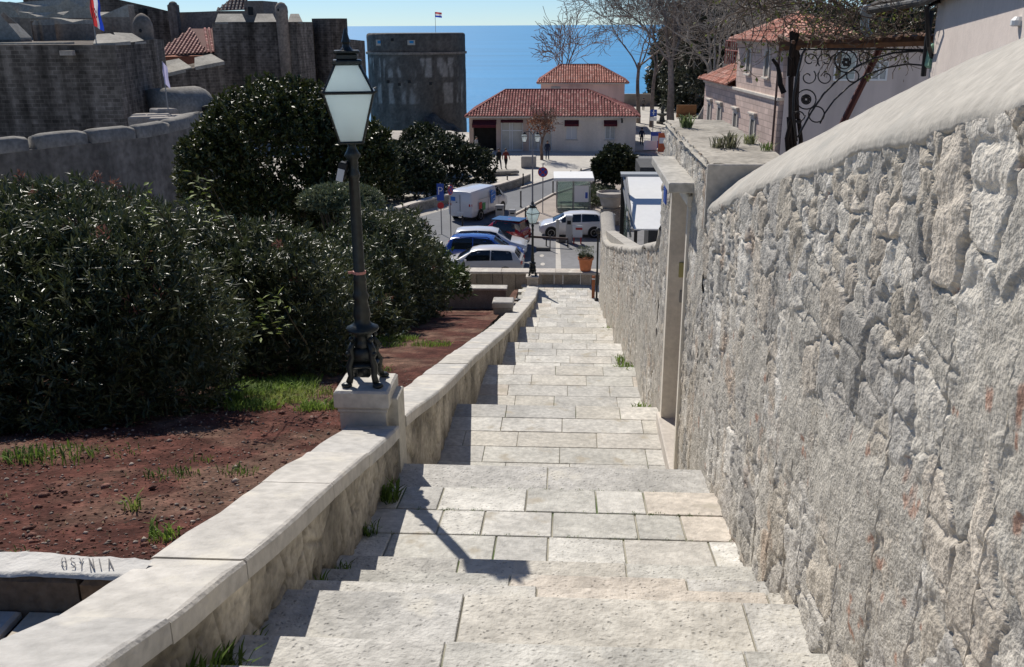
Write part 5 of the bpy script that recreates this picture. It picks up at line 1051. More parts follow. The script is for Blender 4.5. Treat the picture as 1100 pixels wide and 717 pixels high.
# grassy rubble slope inside the fort
gx = np.linspace(-70, 0, 80); gy = np.linspace(72, 104, 50); X, Y = np.meshgrid(gx, gy, indexing='ij'); X = -70 + (X + 70) / 70 * (70 - .47 * Y); Z = 1.2 + (Y - 72) * .10 + .9 * (fbm(X * .5, Y * .5, 3) - .5) + .5 * (fbm(X * 2, Y * 2, 9) - .5)
n = fbm(X * .8, Y * .8, 7)[..., None]; c = np.array((.14, .14, .085)) * (1 - n) + np.array((.30, .27, .22)) * n
tag(npmesh('rubble_hill', np.c_[X.ravel(), Y.ravel(), Z.ravel()], gridf(80, 50), m_rubfar, vcol=c.reshape(-1, 3)), kind='structure')
# upper sloping rampart
up = thing('rampart', 'high rampart with a sloping top meeting a square pillar, against the sky', 'fortification', (-40, 112, 0)); P1 = [(-60, 108)] + [A2(x, 10, d) for x, d in ((60, 110), (125, 112), (160, 113), (188, 114))]; z1 = [AZ(60, -6, 110) + 3, AZ(60, -8, 110), AZ(125, -1, 112), AZ(160, 7, 113), AZ(188, 14, 114)]
wallring(up, 'wall', m_fort, P1, -6, z1, 2.5); wallring(up, 'coping', m_fortlit, [(p[0], p[1] - .1) for p in P1], min(z1) - .3, [z + .15 for z in z1], 2.6) if False else None
P2 = [A2(x, 20, 112) for x in (188, 210, 236)]; wallring(up, 'wall', m_bfort, P2, -6, [AZ(188, 13.5, 112), AZ(210, 13, 112), AZ(236, 12, 112)], 2)
q = at(187.5, 20, d=111); m = MB(); m.box((q.x, 111, (AZ(187, 5, 111) - 6) / 2), (1.0, 1.0, AZ(187, 5, 111) + 6), bev=.1); m.sphere((q.x, 111, AZ(187, 5, 111)), (.5, .5, .35), 10, 6); m.build('pillar', m_fort, up)
m = MB(); q = at(154, 13, d=112.5); m.box((q.x, 112.4, q.z), (.6, 1.0, .7)); m.build('window', m_dark, up)
# red roofed house inside
ih = thing('small_house', 'low house with red tiled gabled roof between bastion and tower', 'building', A2(200, 60, 105) + (-6,)); d0 = 103
E = [at(x, y, d=d) for x, y, d in ((163, 61, 103), (222, 57, 103), (205, 31, 109))]
tiles(ih, 'roof', E[0], E[1], E[2], E[2], seed=41, wd=.42, cols=((.42, .24, .20), (.48, .28, .23), (.36, .19, .16)))
r0 = at(240, 31, d=109); tiles(ih, 'roof', E[1] + Vector((.02, 0, 0)), Vector((E[1].x + 5, 105, E[1].z + .1)), E[2], r0, seed=42, wd=.42)
m = MB(); m.prism([(E[0].x + .3, 103.4), (E[1].x - .2, 103.4), (E[1].x + 3, 109), (E[0].x, 109)], -8, E[0].z - .05); m.build('wall', M('red_brick_wall', (.36, .15, .10), rough=.9, na=.2), ih)
# lower wall with sloped pale cap
cw = thing('curtain_wall', 'dark curtain wall with pale sloping caps joining bastion and tower', 'fortification', (-25, 82, -12)); P3 = [A2(166, 80, 80), A2(205, 73, 83), A2(240, 66, 86)]; z3 = [AZ(166, 82, 80), AZ(205, 74, 83), AZ(240, 67, 86)]
wallring(cw, 'wall', m_fort, P3, -14, z3, 3.0)
for a, b in (((166, 82, 68), (206, 72.5, 64)), ((209, 72, 62), (241, 66, 59))):
    m = MB(); dA, dB = 80 + (a[0] - 166) * .08, 80 + (b[0] - 166) * .08; p0, p1 = at(a[0], a[1], d=dA - .1), at(b[0], b[1], d=dB - .1); p2, p3 = at(b[0] - 14, b[2] - 1, d=dB + 3.2), at(a[0], a[2], d=dA + 3.2)
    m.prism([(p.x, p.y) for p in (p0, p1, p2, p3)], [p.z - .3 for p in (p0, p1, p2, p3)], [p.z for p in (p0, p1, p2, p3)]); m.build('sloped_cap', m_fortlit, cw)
# square tower
tw = thing('square_tower', 'big square dark stone tower with sloping pale merlon caps', 'fortification', (-24, 104, -14)); p = [A2(231, 60, 100), A2(320, 60, 99), A2(338, 60, 104), A2(330, 60, 118), A2(236, 60, 118)]; zt = AZ(270, 24, 100)
m = MB(); m.prism(p, -14, zt); m.build('wall', m_fort, tw)
for a, b in ((231, 264), (273, 297), (309, 325)):
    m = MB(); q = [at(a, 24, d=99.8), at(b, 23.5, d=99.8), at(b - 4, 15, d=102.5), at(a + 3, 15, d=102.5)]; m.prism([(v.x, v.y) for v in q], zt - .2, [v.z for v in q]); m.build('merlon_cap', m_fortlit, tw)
q = at(303, 20, d=98.8); m = MB(); m.lathe([(.2, -8), (.55, -6), (.62, -.2), (.66, 0), (.60, .5), (.35, .85), (.05, .95)], (q.x, 98.8, AZ(303, 13, 98.8)), 14); m.build('turret', m_bfort, tw, smooth=True)
m = MB(); m.sphere((q.x - .15, 98.2, AZ(303, 11, 98.8)), (.12, .08, .16), 8, 6); m.build('loophole', m_dark, tw)
rt_ = thing('round_tower', 'plain rounded tower flank standing right of the square tower', 'fortification', A2(351, 60, 113) + (-14,)); q = at(350, 30, d=113); m = MB(); R_ = 19 * 113 / 1035
n = 20; m.prism([(q.x + R_ * math.cos(a), 115 + R_ * math.sin(a)) for a in np.linspace(0, 2 * math.pi, n, endpoint=False)], -14, AZ(351, 20, 113)); m.build('wall', m_fort, rt_)
lk = thing('link_wall', 'lower wall running from the rounded tower to the seaside fort', 'fortification', A2(380, 60, 122) + (-14,)); wallring(lk, 'wall', m_fort, [A2(362, 50, 119), A2(392, 50, 130)], -20, [AZ(362, 41, 119), AZ(392, 44, 130)], 2.5)
th_ = thing('tower_house', 'little house with tiled roof and dark window on top of the square tower', 'building', A2(258, 10, 112) + (4,)); q = [at(x, y, d=112) for x, y in ((236, 14), (283, 14), (283, 1), (262, -6))]
m = MB(); m.prism([(q[0].x, 112), (q[1].x, 112), (q[1].x, 118), (q[0].x, 118)], 2, q[0].z + .2); m.prism([(at(262, 5, d=112).x, 112.02), (q[1].x - .02, 112.02), (q[1].x - .02, 117.9), (at(262, 5, d=112).x, 117.9)], 4, q[2].z); m.build('wall', m_bfort, th_)
tiles(th_, 'roof', Vector((q[0].x - .3, 111.7, q[0].z + .2)), Vector((at(264, 5, d=112).x, 111.7, q[0].z + .3)), Vector((q[3].x - .3, 115, q[3].z + 1.3)), Vector((q[3].x, 115, q[3].z + 1.3)), seed=47, wd=.4, cols=((.32, .26, .21), (.26, .2, .17), (.38, .31, .25)))
m = MB(); w2 = at(269, 12, d=111.9); m.box((w2.x, 112, w2.z), (.55, .2, .9)); m.build('window', m_dark, th_)
# seaside round fort
bk = thing('seaside_fort', 'dark streaked round fort standing against the sea', 'fortification', A2(440, 120, 158) + (-22,)); xl, xr = at(384, 60, d=150).x, at(494, 60, d=150).x; cx = (xl + xr) / 2; R_ = (xr - xl) / 2; zt = AZ(440, 36, 150)
pl = [(cx + R_ * math.cos(a), 158 + R_ * .75 * math.sin(a)) for a in np.linspace(0, 2 * math.pi, 40, endpoint=False)]; th_a = np.linspace(0, 2 * math.pi, 221); zv = np.concatenate([np.linspace(-24, zt - .7, 90), [zt - .35, zt - .12, zt]]); TH, ZV = np.meshgrid(th_a, zv, indexing='ij'); sh = 1 - .012 * (ZV > zt - .3) - .03 * (ZV > zt - .05)
bul = .12 * (fbm(TH * 9, ZV * .9, 71) - .5); XX = cx + (R_ + bul) * sh * np.cos(TH); YY = 158 + (R_ * .75 + bul) * sh * np.sin(TH)
arc = TH * R_; st1 = fbm(arc * 1.1, ZV * .13, 72, 4); st2 = fbm(arc * .45, ZV * .22, 73, 4); fin = fbm(arc * 2.6, ZV * 2.6, 74, 3)
zA, zB, zC, zD = (AZ(440, y_, 150) for y_ in (64, 84, 91, 113))
band = np.where((ZV < zA) & (ZV > zB), 1., np.where((ZV < zC) & (ZV > zD), .85, .0)) * sstep(.47, .56, st1) * sstep(.38, .5, st2)
cc_ = np.array((.115, .104, .092)) * (.55 + .9 * fin[..., None]) * (.6 + .8 * st1[..., None]); cc_ = cc_ * (1 - band[..., None]) + np.array((.31, .29, .265)) * (.7 + .5 * fin[..., None]) * band[..., None]
npmesh('wall', np.c_[XX.ravel(), YY.ravel(), ZV.ravel()], gridf(len(th_a), len(zv)), m_rubfar, bk, vcol=cc_.reshape(-1, 3)); m = MB(); m.add([(cx + R_ * .955 * math.cos(a), 158 + R_ * .75 * .955 * math.sin(a), zt - .02) for a in np.linspace(0, 2 * math.pi, 40, endpoint=False)], [tuple(range(40))]); m.build('roof_terrace', m_fortlit, bk)
m = MB(); pl2 = [(cx + (R_ + .25) * math.cos(a), 158 + (R_ * .75 + .25) * math.sin(a)) for a in np.linspace(0, 2 * math.pi, 40, endpoint=False)]; z_ = AZ(440, 58, 150); m.prism(pl2, z_ - .2, z_ + .15); m.build('string_course', m_bfort, bk)
def onfort(px): x = at(px, 50, d=151).x; s_ = (x - cx) / R_; return x, 158 - R_ * .75 * math.sqrt(max(0, 1 - s_ * s_))
for px, py, w2, h2 in ((404, 46, .9, .9), (441, 46, 1.2, .75)):
    x, y = onfort(px); m = MB(); m.box((x, y, AZ(px, py, y)), (w2, .35, h2)); wi = m.build('embrasure', M('lit_reveal', (.45, .41, .35), rough=.9, na=.1), bk); m = MB(); m.box((x + .05, y - .17, AZ(px, py, y) + .08), (w2 * .55, .04, h2 * .5)); m.build('opening', m_sea, wi)
for px, py in ((413, 88), (437, 88), (426, 91), (460, 90), (420, 43)):
    x, y = onfort(px); m = MB(); m.box((x, y, AZ(px, py, y)), (.45, .3, .45)); m.build('loophole', m_dark, bk)
rk = MB(); r = np.random.default_rng(3); gx = np.linspace(-22, 3.5, 70); gy = np.linspace(112, 168, 60); X, Y = np.meshgrid(gx, gy, indexing='ij')
cc0 = at(455, 110, d=148); e = np.hypot((X - (cx + 1)) / (R_ + 3.2), (Y - 150) / 26); Z = -26 + np.clip(1.25 - e, 0, 1) ** .5 * 16.5 + 2.2 * (fbm(X * .35, Y * .35, 3) - .5) + 1.2 * (fbm(X * 1.3, Y * 1.3, 5) - .5)
tag(npmesh('cliff_rock_hill', np.c_[X.ravel(), Y.ravel(), Z.ravel()], gridf(70, 60), M('dark_cliff', (.085, .078, .068), rough=.95, ns=.4, na=.3, ns2=3, na2=.4, bump=.8, bs=3)), kind='structure')
# crenellated outer wall with its curled end
ow = thing('crenellated_wall', 'curving dark outer wall with broad rounded merlons, left middle', 'fortification', (-22, 48, -12))
xs_ = [-40, -5, 30, 65, 96, 128, 158, 180, 198, 208, 212]; ds = [40.5, 41.2, 42.3, 43.6, 45, 46.8, 48.6, 50.4, 52.6, 55, 57.5]; yt = [153, 150, 146.5, 142.5, 140, 137, 134, 130, 126, 122, 119]
pts = [A2(x, y, d) for x, y, d in zip(xs_, yt, ds)]; zs_ = [AZ(x, y, d) - .62 for x, y, d in zip(xs_, yt, ds)]; wallring(ow, 'wall', M('plain_fort_stone', (.17, .157, .14), rough=.95, ns=.5, na=.25, ns2=3, na2=.3, streak=.25, bump=.7, bs=4), pts, -13, zs_, .75)
def interp_pt(x): d = float(np.interp(x, xs_, ds)); y = float(np.interp(x, xs_, yt)); return at(x, y, d=d)
for a, b in ((-40, 29), (38, 92.5), (97, 144), (146, 181), (181.5, 213)):
    n = 7; X_ = np.linspace(a, b, n); m = MB(); vs = []
    for i, x in enumerate(X_):
        p_ = interp_pt(x); q_ = interp_pt(x + .5); t = Vector((q_.x - p_.x, q_.y - p_.y)).normalized(); nn = Vector((-t.y, t.x)); e_ = .10 if i in (0, n - 1) else 0
        for (o_, z) in ((-.03, -.66), (-.03, -.1 - e_), (.06, -.02 - e_), (.35, .04 - e_), (.68, -.02 - e_), (.78, -.12 - e_), (.78, -.66)): vs.append((p_.x + nn.x * o_, p_.y + nn.y * o_, p_.z + z))
    m.add(vs, [tuple(reversed((i * 7 + j, i * 7 + j + 1, i * 7 + 8 + j, i * 7 + 7 + j))) for i in range(n - 1) for j in range(6)] + [tuple(range(7)), tuple(reversed([(n - 1) * 7 + j for j in range(7)]))]); m.build('merlon', M('merlon_stone', (.24, .225, .20), rough=.95, ns=.8, na=.2, ns2=5, na2=.25, bump=.6, bs=5), ow, smooth=True)
cb = thing('stone_platform', 'pale tumbled slabs and broken merlons in the curled end of the outer wall', 'stone slabs', A2(175, 128, 57) + (-3,)); m = MB()
for x, y, d, w2, h2, a in ((160, 128, 56, 2.2, .9, .2), (170, 125, 57, 1.4, .8, .5), (156, 124, 58, 1.5, .5, .1), (185, 128, 55, 2.6, .5, .3), (176, 118, 58, 1.4, .4, .9), (195, 125, 57, 1.6, .5, .2)):
    q = at(x, y, d=d); m.box((q.x, d, q.z - h2 * .3), (w2, 1.0, h2), a, bev=.08, ry=.1 * (a - .3), col=(.32, .29, .26))
m.build('slab', m_rubfar, cb)
cm_ = thing('casemate', 'round shouldered stone casemate with a dark embrasure beside the dome tree', 'fortification', A2(212, 115, 68) + (-12,)); q0_, q1_ = at(176, 105, d=66), at(236, 105, d=70); t = Vector((q1_.x - q0_.x, q1_.y - q0_.y, 0)).normalized(); nn = Vector((-t.y, t.x, 0)); m = MB(); vs = []; L = (q1_ - q0_).length; prof_ = [(0, -12), (0, -1.1), (.12, -.5), (.5, 0), (1.0, .25), (1.6, .3), (2.4, .1), (2.8, -.6), (2.8, -12)]
ss = [0, 2, L * .5, L * .8, L * .92, L]
for i, s_ in enumerate(ss):
    for (o_, z) in prof_: k_ = (1 - .0 * i) if i < 4 else (.93, .72)[i - 4]; zz_ = z if z < -5 else (z - (1 - k_) * 3.2); vs.append(tuple(Vector((q0_.x, q0_.y, AZ(200, 99, 68))) + t * s_ + nn * (o_ + (0 if i < 4 else (.12, .5)[i - 4])) + Vector((0, 0, zz_))))
m.add(vs, [tuple(reversed((i * 9 + j, i * 9 + j + 1, i * 9 + 10 + j, i * 9 + 9 + j))) for i in range(len(ss) - 1) for j in range(8)] + [tuple(range(9)), tuple(reversed([(len(ss) - 1) * 9 + j for j in range(9)]))]); m.build('wall', M('merlon_stone'), cm_, smooth=True)
q = at(229, 120, d=68.6); m = MB(); m.box((q.x, q.y - .05, q.z), (1.5, .5, .95), math.atan2(t.y, t.x), bev=.1); m.build('embrasure', m_dark, cm_)
# flags
def flag(name, label, px, py_top, py_bot, d, bands, w2, h2, hang, seed, checker=False):
    o = thing(name, label, 'flag', A2(px, py_bot, d) + (AZ(px, py_bot, d),)); q = at(px, py_bot, d=d); zt = AZ(px, py_top, d); m = MB(); m.tube([(q.x, d, q.z), (q.x, d, zt)], .035, 6); m.build('pole', m_grey, o)
    n = 10; mm = [MB() for _ in bands]
    nb = len(bands)
    for j in range(nb * 2):
        for i in range(n):
            def pt(a, b): # a along fly 0..1, b down 0..1
                if hang: return (q.x + (b * .9 + .05 * math.sin(a * 9)) * w2 * .62, d - .05 - .22 * math.sin(b * 7 + a * 3) * w2 * .35, zt - a * h2 - b * .35)
                return (q.x + a * w2, d - .12 * math.sin(a * 8 + b), zt - b * h2 - a * .15 * h2)
            a0, a1, b0, b1 = i / n, (i + 1) / n, j / (2 * nb), (j + 1) / (2 * nb); mm[j // 2].quad(pt(a0, b0), pt(a1, b0), pt(a1, b1), pt(a0, b1))
    for k_, (b_, c_) in enumerate(zip(bands, mm)): c_.build('cloth_band', M('flag_%s' % b_[0], b_[1], rough=.8, na=0, transl=.4), o, smooth=True)
    if checker:
        m = MB(); z0_ = zt - h2 * .45
        for i in range(4):
            for j in range(4):
                if (i + j) % 2 == 0: x_ = q.x + w2 * (.16 + .06 * i); z_ = z0_ - .16 * j; m.quad((x_, d - .32, z_), (x_ + w2 * .06, d - .32, z_), (x_ + w2 * .06, d - .32, z_ - .16), (x_, d - .32, z_ - .16))
        m.build('checker_shield', m_redp, o)
flag('flag', 'hanging red, white and blue flag on a pole above the bastion', 103.5, -7, 47, 62.5, [('red', (.55, .05, .05)), ('white', (.75, .75, .75)), ('blue', (.02, .06, .45))], 1.15, 2.0, True, 1, True)
flag('flag', 'pale lilac pennant on a thin pole in front of the curtain wall', 181, 66, 122, 58, [('lilac', (.55, .52, .72))], .55, 1.3, True, 2)
flag('flag', 'tiny reddish flag flying on the seaside fort', 468, 13, 35, 158, [('red', (.55, .05, .05)), ('white', (.75, .75, .75)), ('blue', (.02, .06, .45))], 1.1, .8, False, 3)
# ================================================================== vehicles
def vehicle(label, cat, loc, rz, st, W, paint, group, wheel_x, wr=.31, roofw=.74, glass=None, ws=(0, 0), rear=(0, 0), sides=(), roofmat=None, extra=None, name='parked_car', tail=m_red):
    """st: stations rear->front (x, bottom, belt, roof)"""
    o = thing(name, label, cat, loc, rz, group); st = np.array(st, float); w = W / 2
    def ring(s):
        x, zb, zl, zr = s; gh = min(1, max(0, (zr - zl) / .35)); yr = w * (.93 * (1 - gh) + roofw * gh); t = min(1, max(0, (x - st[0, 0]) / .35, )); u = min(1, max(0, (st[-1, 0] - x) / .45)); tp = (.86 + .14 * math.sqrt(t)) * (.80 + .20 * math.sqrt(u))
        P = [(0, zb), (.86 * w, zb), (.97 * w, zb + .12), (1.0 * w, zb * .45 + zl * .55), (.96 * w, zl), (yr + .25 * (w * .96 - yr) * (gh > .5), zl + (zr - zl) * .75), (yr * .93, zr - .03 * gh), (yr * .6, zr + .012), (0, zr + .02)]
        return [(x, y * tp, z) for y, z in P]
    RG = [ring(s) for s in st]; n = len(st); m = MB(); K = 9; vs = []
    for rg in RG: vs += rg + [(x, -y, z) for x, y, z in rg[1:-1][::-1]]
    N_ = 16; fs = [(i * N_ + j, i * N_ + (j + 1) % N_, (i + 1) * N_ + (j + 1) % N_, (i + 1) * N_ + j) for i in range(n - 1) for j in range(N_)]; fs += [tuple(reversed(range(N_))), tuple((n - 1) * N_ + j for j in range(N_))]
    m.add(vs, fs); b = m.build('body', paint, o, local=True, smooth=True)
    b.data.set_sharp_from_angle(angle=rad(38))
    def S(xi, j):  # xi station parameter, j ring parameter
        i = min(int(xi), n - 2); f = xi - i; k = min(int(j), 7); g = j - k; p = [Vector(RG[a][c]) for a, c in ((i, k), (i + 1, k), (i, k + 1), (i + 1, k + 1))]
        return (p[0] * (1 - f) + p[1] * f) * (1 - g) + (p[2] * (1 - f) + p[3] * f) * g
    def panel(x0, x1, j0, j1, mat, nm, mirror, off=.006, xs0=None, xs1=None):
        m = MB(); nu, nv = 5, 5
        for sg in (mirror if isinstance(mirror, int) and not isinstance(mirror, bool) else 1,):
            P = []
            for a in np.linspace(0, 1, nu):
                for c in np.linspace(0, 1, nv):
                    j = j0 + (j1 - j0) * c; xa = x0 + ((xs0 or x0) - x0) * c; xb = x1 + ((xs1 or x1) - x1) * c; xi = xa + (xb - xa) * a; p = S(xi, j); e = .02; nn = (S(min(xi + e, n - 1.001), j) - S(max(xi - e, 0), j)).cross(S(xi, min(j + e, 8)) - S(xi, max(j - e, 0)))
                    nn = nn.normalized(); ctr = Vector((p.x, 0, .6)); 
                    if nn.dot(p - ctr) < 0: nn = -nn
                    p = p + nn * off; P.append((p.x, p.y * sg, p.z))
            if mirror is True:
                P = [q for i in range(nu) for q in (P[i * nv:(i + 1) * nv] + [(x, -y, z) for x, y, z in P[i * nv:(i + 1) * nv - 1][::-1]])]; NV = 2 * nv - 1
            else: NV = nv
            m.add(P, [(i * NV + j, i * NV + j + 1, (i + 1) * NV + j + 1, (i + 1) * NV + j) for i in range(nu - 1) for j in range(NV - 1)])
        return m.build(nm, mat, o, local=True, smooth=True)
    for (a, b_, a2, b2) in sides:
        for sg in (1, -1): panel(a, b_, 4.08, 5.85, m_glass, 'side_window', sg, xs0=a2, xs1=b2)
    if ws[1]:
        for mir in (True,): panel(ws[0] + .04, ws[1] - .05, 6.15, 8, m_glass, 'windscreen', True)
    if rear[1]: panel(rear[0] + .1, rear[1] - .1, 6.2, 8, m_glass, 'rear_window', True)
    for k, (xw, sg) in enumerate([(x, s_) for x in wheel_x for s_ in (1, -1)]):
        y = sg * (w - .09); a = MB(); prof = [(wr * .62, -.10), (wr * .93, -.11), (wr, -.07), (wr, .07), (wr * .93, .11), (wr * .62, .10)]; q = MB(); q.lathe(prof, n=20); a.v = [(xw + X_, y + z * sg, wr + Y_) for X_, Y_, z in q.v]; a.f = q.f; a.c = q.c; a.mi = q.mi
        wh = a.build('wheel', m_tyre, o, loc=None, local=True, smooth=False)
        rm = MB(); q = MB(); q.lathe([(wr * .60, .06), (wr * .66, .104), (wr * .58, .108), (wr * .50, .085), (wr * .2, .08), (wr * .12, .10)], n=20); rm.v = [(xw + X_, y + z * sg, wr + Y_) for X_, Y_, z in q.v]; rm.f = q.f; rm.c = q.c; rm.mi = q.mi; rm.build('rim', m_rim, wh, local=True)
        sp_ = MB()
        for t in range(5):
            an = t * 1.2566 + .3; sp_.box((xw + math.cos(an) * wr * .38, y + sg * .096, wr + math.sin(an) * wr * .38), (wr * .20, .02, wr * .16), 0, ry=-an)
        sp_.build('spoke_gap', m_dark, wh, local=True)
        ar = MB(); q = MB(); q.lathe([(wr * .9, 0), (wr * 1.16, 0), (wr * 1.16, .02), (wr * .9, .02)], n=22); ar.v = [(xw + X_, sg * (w * .985) + z * sg, wr + .02 + Y_) for X_, Y_, z in q.v]; ar.f = q.f; ar.c = q.c; ar.mi = q.mi; ar.build('wheel_arch', m_dark, o, local=True)
    x0, x1 = st[0, 0], st[-1, 0]
    for sg in (1, -1):
        m = MB(); m.box((x0 + .09, sg * w * .76, st[1, 2] - .10), (.18, .22, .20), sg * -.25, bev=.03); m.build('taillight', tail, o, local=True)
        m = MB(); m.box((x1 - .16, sg * w * .64, st[-2, 2] - .06), (.30, .30, .13), sg * -.35, bev=.03); m.build('headlight', m_lens, o, local=True)
        j = next(i for i in range(n) if st[i, 0] > (wheel_x[1] - .72)); m = MB(); m.box((wheel_x[1] - .55, sg * (w + .08), st[j, 2] + .06), (.12, .2, .14), bev=.04); m.build('mirror', paint, o, local=True)
        for dx in ((wheel_x[0] + wheel_x[1]) / 2 - .1, wheel_x[0] + .75): m = MB(); m.box((dx, sg * w * .992, st[n // 2, 2] - .13), (.16, .03, .03), bev=.008); m.build('door_handle', paint, o, local=True)
    m = MB(); m.box((x0 - .005, 0, .62), (.02, .5, .11)); m.build('number_plate', m_whitep, o, local=True)
    m = MB(); m.box((x1 - .02, 0, .42), (.05, W * .6, .16), bev=.02); m.build('grille', m_dark, o, local=True)
    if extra: extra(o)
    return o
def hatch(L=4.0, H=1.5, slope=1.0):
    h = H; s = L / 4.0
    return [(-2.0 * s, .42, .78, .80), (-1.95 * s, .30, .93, .97), (-1.86 * s, .25, .98, 1.02), (-1.62 * s, .22, .97, h - .10), (-1.35 * s, .2, .96, h - .03), (-.6 * s, .19, .93, h), (.15 * s, .19, .91, h - .03), (.5 * s, .19, .90, h - .12), (1.22 * s, .19, .90, .93), (1.65 * s, .21, .80, .83), (1.9 * s, .27, .70, .73), (2.0 * s, .38, .58, .60)]
pt_white = M('white_car_paint', (.66, .66, .67), rough=.25, spec=.5, na=0, coat=.6); pt_silver = M('silver_white_car_paint', (.60, .585, .57), rough=.28, spec=.5, na=0, coat=.6)
pt_blue = M('blue_car_paint', (.02, .065, .30), rough=.2, spec=.5, na=0, coat=.8); pt_red = M('dark_red_car_paint', (.30, .012, .018), rough=.25, spec=.5, na=0, coat=.7)
GC = 'cars parked in the square'; HS = [(3.2, 5.12, 3.7, 5.1), (5.2, 7.5, 5.18, 6.85)]; HS2 = [(2.95, 3.3, 3.2, 3.45)]
def rails(o):
    for sg in (1, -1): m = MB(); m.tube([(-1.2, sg * .56, 1.53), (-1.1, sg * .57, 1.58), (.2, sg * .57, 1.58), (.35, sg * .56, 1.5)], .02, 6); m.build('roof_rail', m_dark, o, local=True)
R180 = math.pi
vehicle('pale silver white hatchback parked closest to the low wall, nose left', 'car', (-4.15, 44.9, ZP), R180 - .04, hatch(4.1, 1.48), 1.76, pt_silver, GC, (-1.25, 1.28), sides=HS, ws=(7, 8), rear=(2, 3))
vehicle('deep blue hatchback parked between the two white ones, nose right', 'car', (-4.25, 47.1, ZP), -.03, hatch(4.15, 1.58), 1.78, pt_blue, GC, (-1.25, 1.28), wr=.32, sides=HS, ws=(7, 8), rear=(2, 3), extra=rails)
vehicle('white car half hidden behind the blue one, nose right', 'car', (-4.2, 49.2, ZP), .0, hatch(4.2, 1.52), 1.78, pt_white, GC, (-1.3, 1.3), sides=HS, ws=(7, 8), rear=(2, 3))
dk_roof = M('dark_car_paint', (.018, .022, .035), rough=.2, spec=.5, na=0, coat=.8)
def blackcap(o):
    m = MB(); m.box((-.25, 0, 1.54), (1.75, 1.14, .05), bev=.02); m.build('roof_panel', dk_roof, o, local=True)
    for sg in (1, -1): m = MB(); m.box((-.95, sg * .66, 1.2), (.5, .10, .5), bev=.04); m.build('pillar_panel', dk_roof, o, local=True)
vehicle('small dark red and black city car parked behind the others, nose away left', 'car', (-3.45, 51.6, ZP), R180 - .35, [(-1.3, .42, .78, .8), (-1.27, .3, .93, .97), (-1.2, .25, .98, 1.02), (-1.05, .22, .97, 1.42), (-.85, .2, .96, 1.51), (-.3, .19, .93, 1.55), (.3, .19, .91, 1.52), (.55, .19, .90, 1.4), (1.05, .19, .9, .94), (1.25, .21, .8, .83), (1.35, .27, .7, .73), (1.4, .38, .58, .6)], 1.62, pt_red, GC, (-.85, .95), wr=.29, sides=[(3.6, 6.8, 3.9, 6.5)], ws=(7, 8), rear=(2, 3), extra=blackcap)
q = at(613, 252, z=ZP)
vehicle('white hatchback standing alone beside the glass booth, nose left', 'car', (q.x + .1, 54.4, ZP), R180 + .05, hatch(3.95, 1.43), 1.74, pt_white, None, (-1.23, 1.28), wr=.32, sides=HS, ws=(7, 8), rear=(2, 3))
def vanmarks(o):
    m = MB()
    m.box((-.02, -.985, 1.30), (.40, .012, .85)); m.add([(.05, -.992, .95), (.42, -.992, 1.02), (.52, -.992, 1.45), (.38, -.992, 1.72), (.16, -.992, 1.5)], [(0, 1, 2, 3, 4)]); m.build('blue_logo', M('logo_blue', (.03, .16, .52), rough=.4, na=0), o, local=True)
    m = MB(); m.tube([(-.1, -.998, 1.55), (.1, -.998, 1.68)], .022, 5); m.tube([(-.12, -.998, 1.35), (.3, -.998, 1.42)], .022, 5); m.tube([(.1, -.998, 1.1), (.33, -.998, 1.16)], .02, 5); m.build('logo_lines', m_whitep, o, local=True)
    m = MB(); m.box((-1.62, -.985, .98), (.36, .012, .42)); m.build('red_mark', m_redp, o, local=True); m = MB(); m.box((-1.15, -.985, .86), (.40, .012, .46)); m.build('green_mark', M('mark_green', (.03, .27, .08), rough=.4, na=0), o, local=True)
    m = MB()
    for y in (-.02, .02): m.box((-2.535, y, 1.15), (.012, .008, 1.2))
    m.box((-2.535, .25, 1.25), (.02, .1, .05)); m.build('rear_door_seam', m_dark, o, local=True)
    m = MB(); m.box((-2.545, .5, 1.45), (.012, .32, .26)); m.build('rear_logo', M('logo_blue'), o, local=True)
    m = MB(); m.box((.95, -.99, 1.1), (.015, .02, 1.1)); m.box((-.55, -.99, 1.1), (.015, .02, 1.2)); m.box((-1, -.988, 1.38), (1.7, .02, .02)); m.build('side_door_seam', m_grey, o, local=True)
VS = [(-2.53, .42, .95, 1.86), (-2.5, .34, 1.2, 1.92), (-2.4, .3, 1.25, 1.96), (-1.2, .28, 1.25, 1.98), (.3, .28, 1.22, 1.97), (.8, .28, 1.18, 1.93), (1.15, .28, 1.14, 1.78), (1.95, .28, 1.08, 1.13), (2.35, .3, .92, .96), (2.52, .36, .74, .77), (2.58, .42, .6, .62)]
vehicle('white delivery van with blue logo and red and green marks on its side', 'van', (-5.75, 60.4, ZP), rad(90 - 23), VS, 1.92, pt_white, None, (-1.55, 1.55), wr=.34, roofw=.90, sides=[(4.75, 6.9, 4.85, 6.35)], ws=(6, 7), extra=vanmarks, name='delivery_van')

# ================================================================== street furniture
def bollard(px, pyb, h, lab, r_=.05):
    q = at(px, pyb, z=ZP); m = MB(); m.lathe([(r_ * 1.5, 0), (r_ * 1.5, .06), (r_, .1), (r_, h - .12), (r_ * 1.25, h - .1), (r_ * 1.1, h - .03), (.01, h)], n=10); b = m.build('bollard', m_black, None, None, local=True); b.location = q; tag(b, lab, 'bollard', 'black bollards along the road')
for a in ((545, 202, .95, 'black bollard before the curved road wall, nearest the van'), (562, 199.5, .95, 'black bollard before the curved road wall, left of the round no stopping sign'), (559.5, 223, 1.15, 'black bollard right of the van front on the near road edge'), (497, 247, .9, 'black bollard below the rear of the van'), (594, 209, 1.0, 'black bollard at the left end of the glass booth roof'), (613, 194, .8, 'slim black bollard above the glass booth roof, left one'), (624, 191.5, .8, 'slim black bollard above the glass booth roof, right one'), (564.5, 239, .95, 'black bollard behind the far lamp head')): bollard(*a)
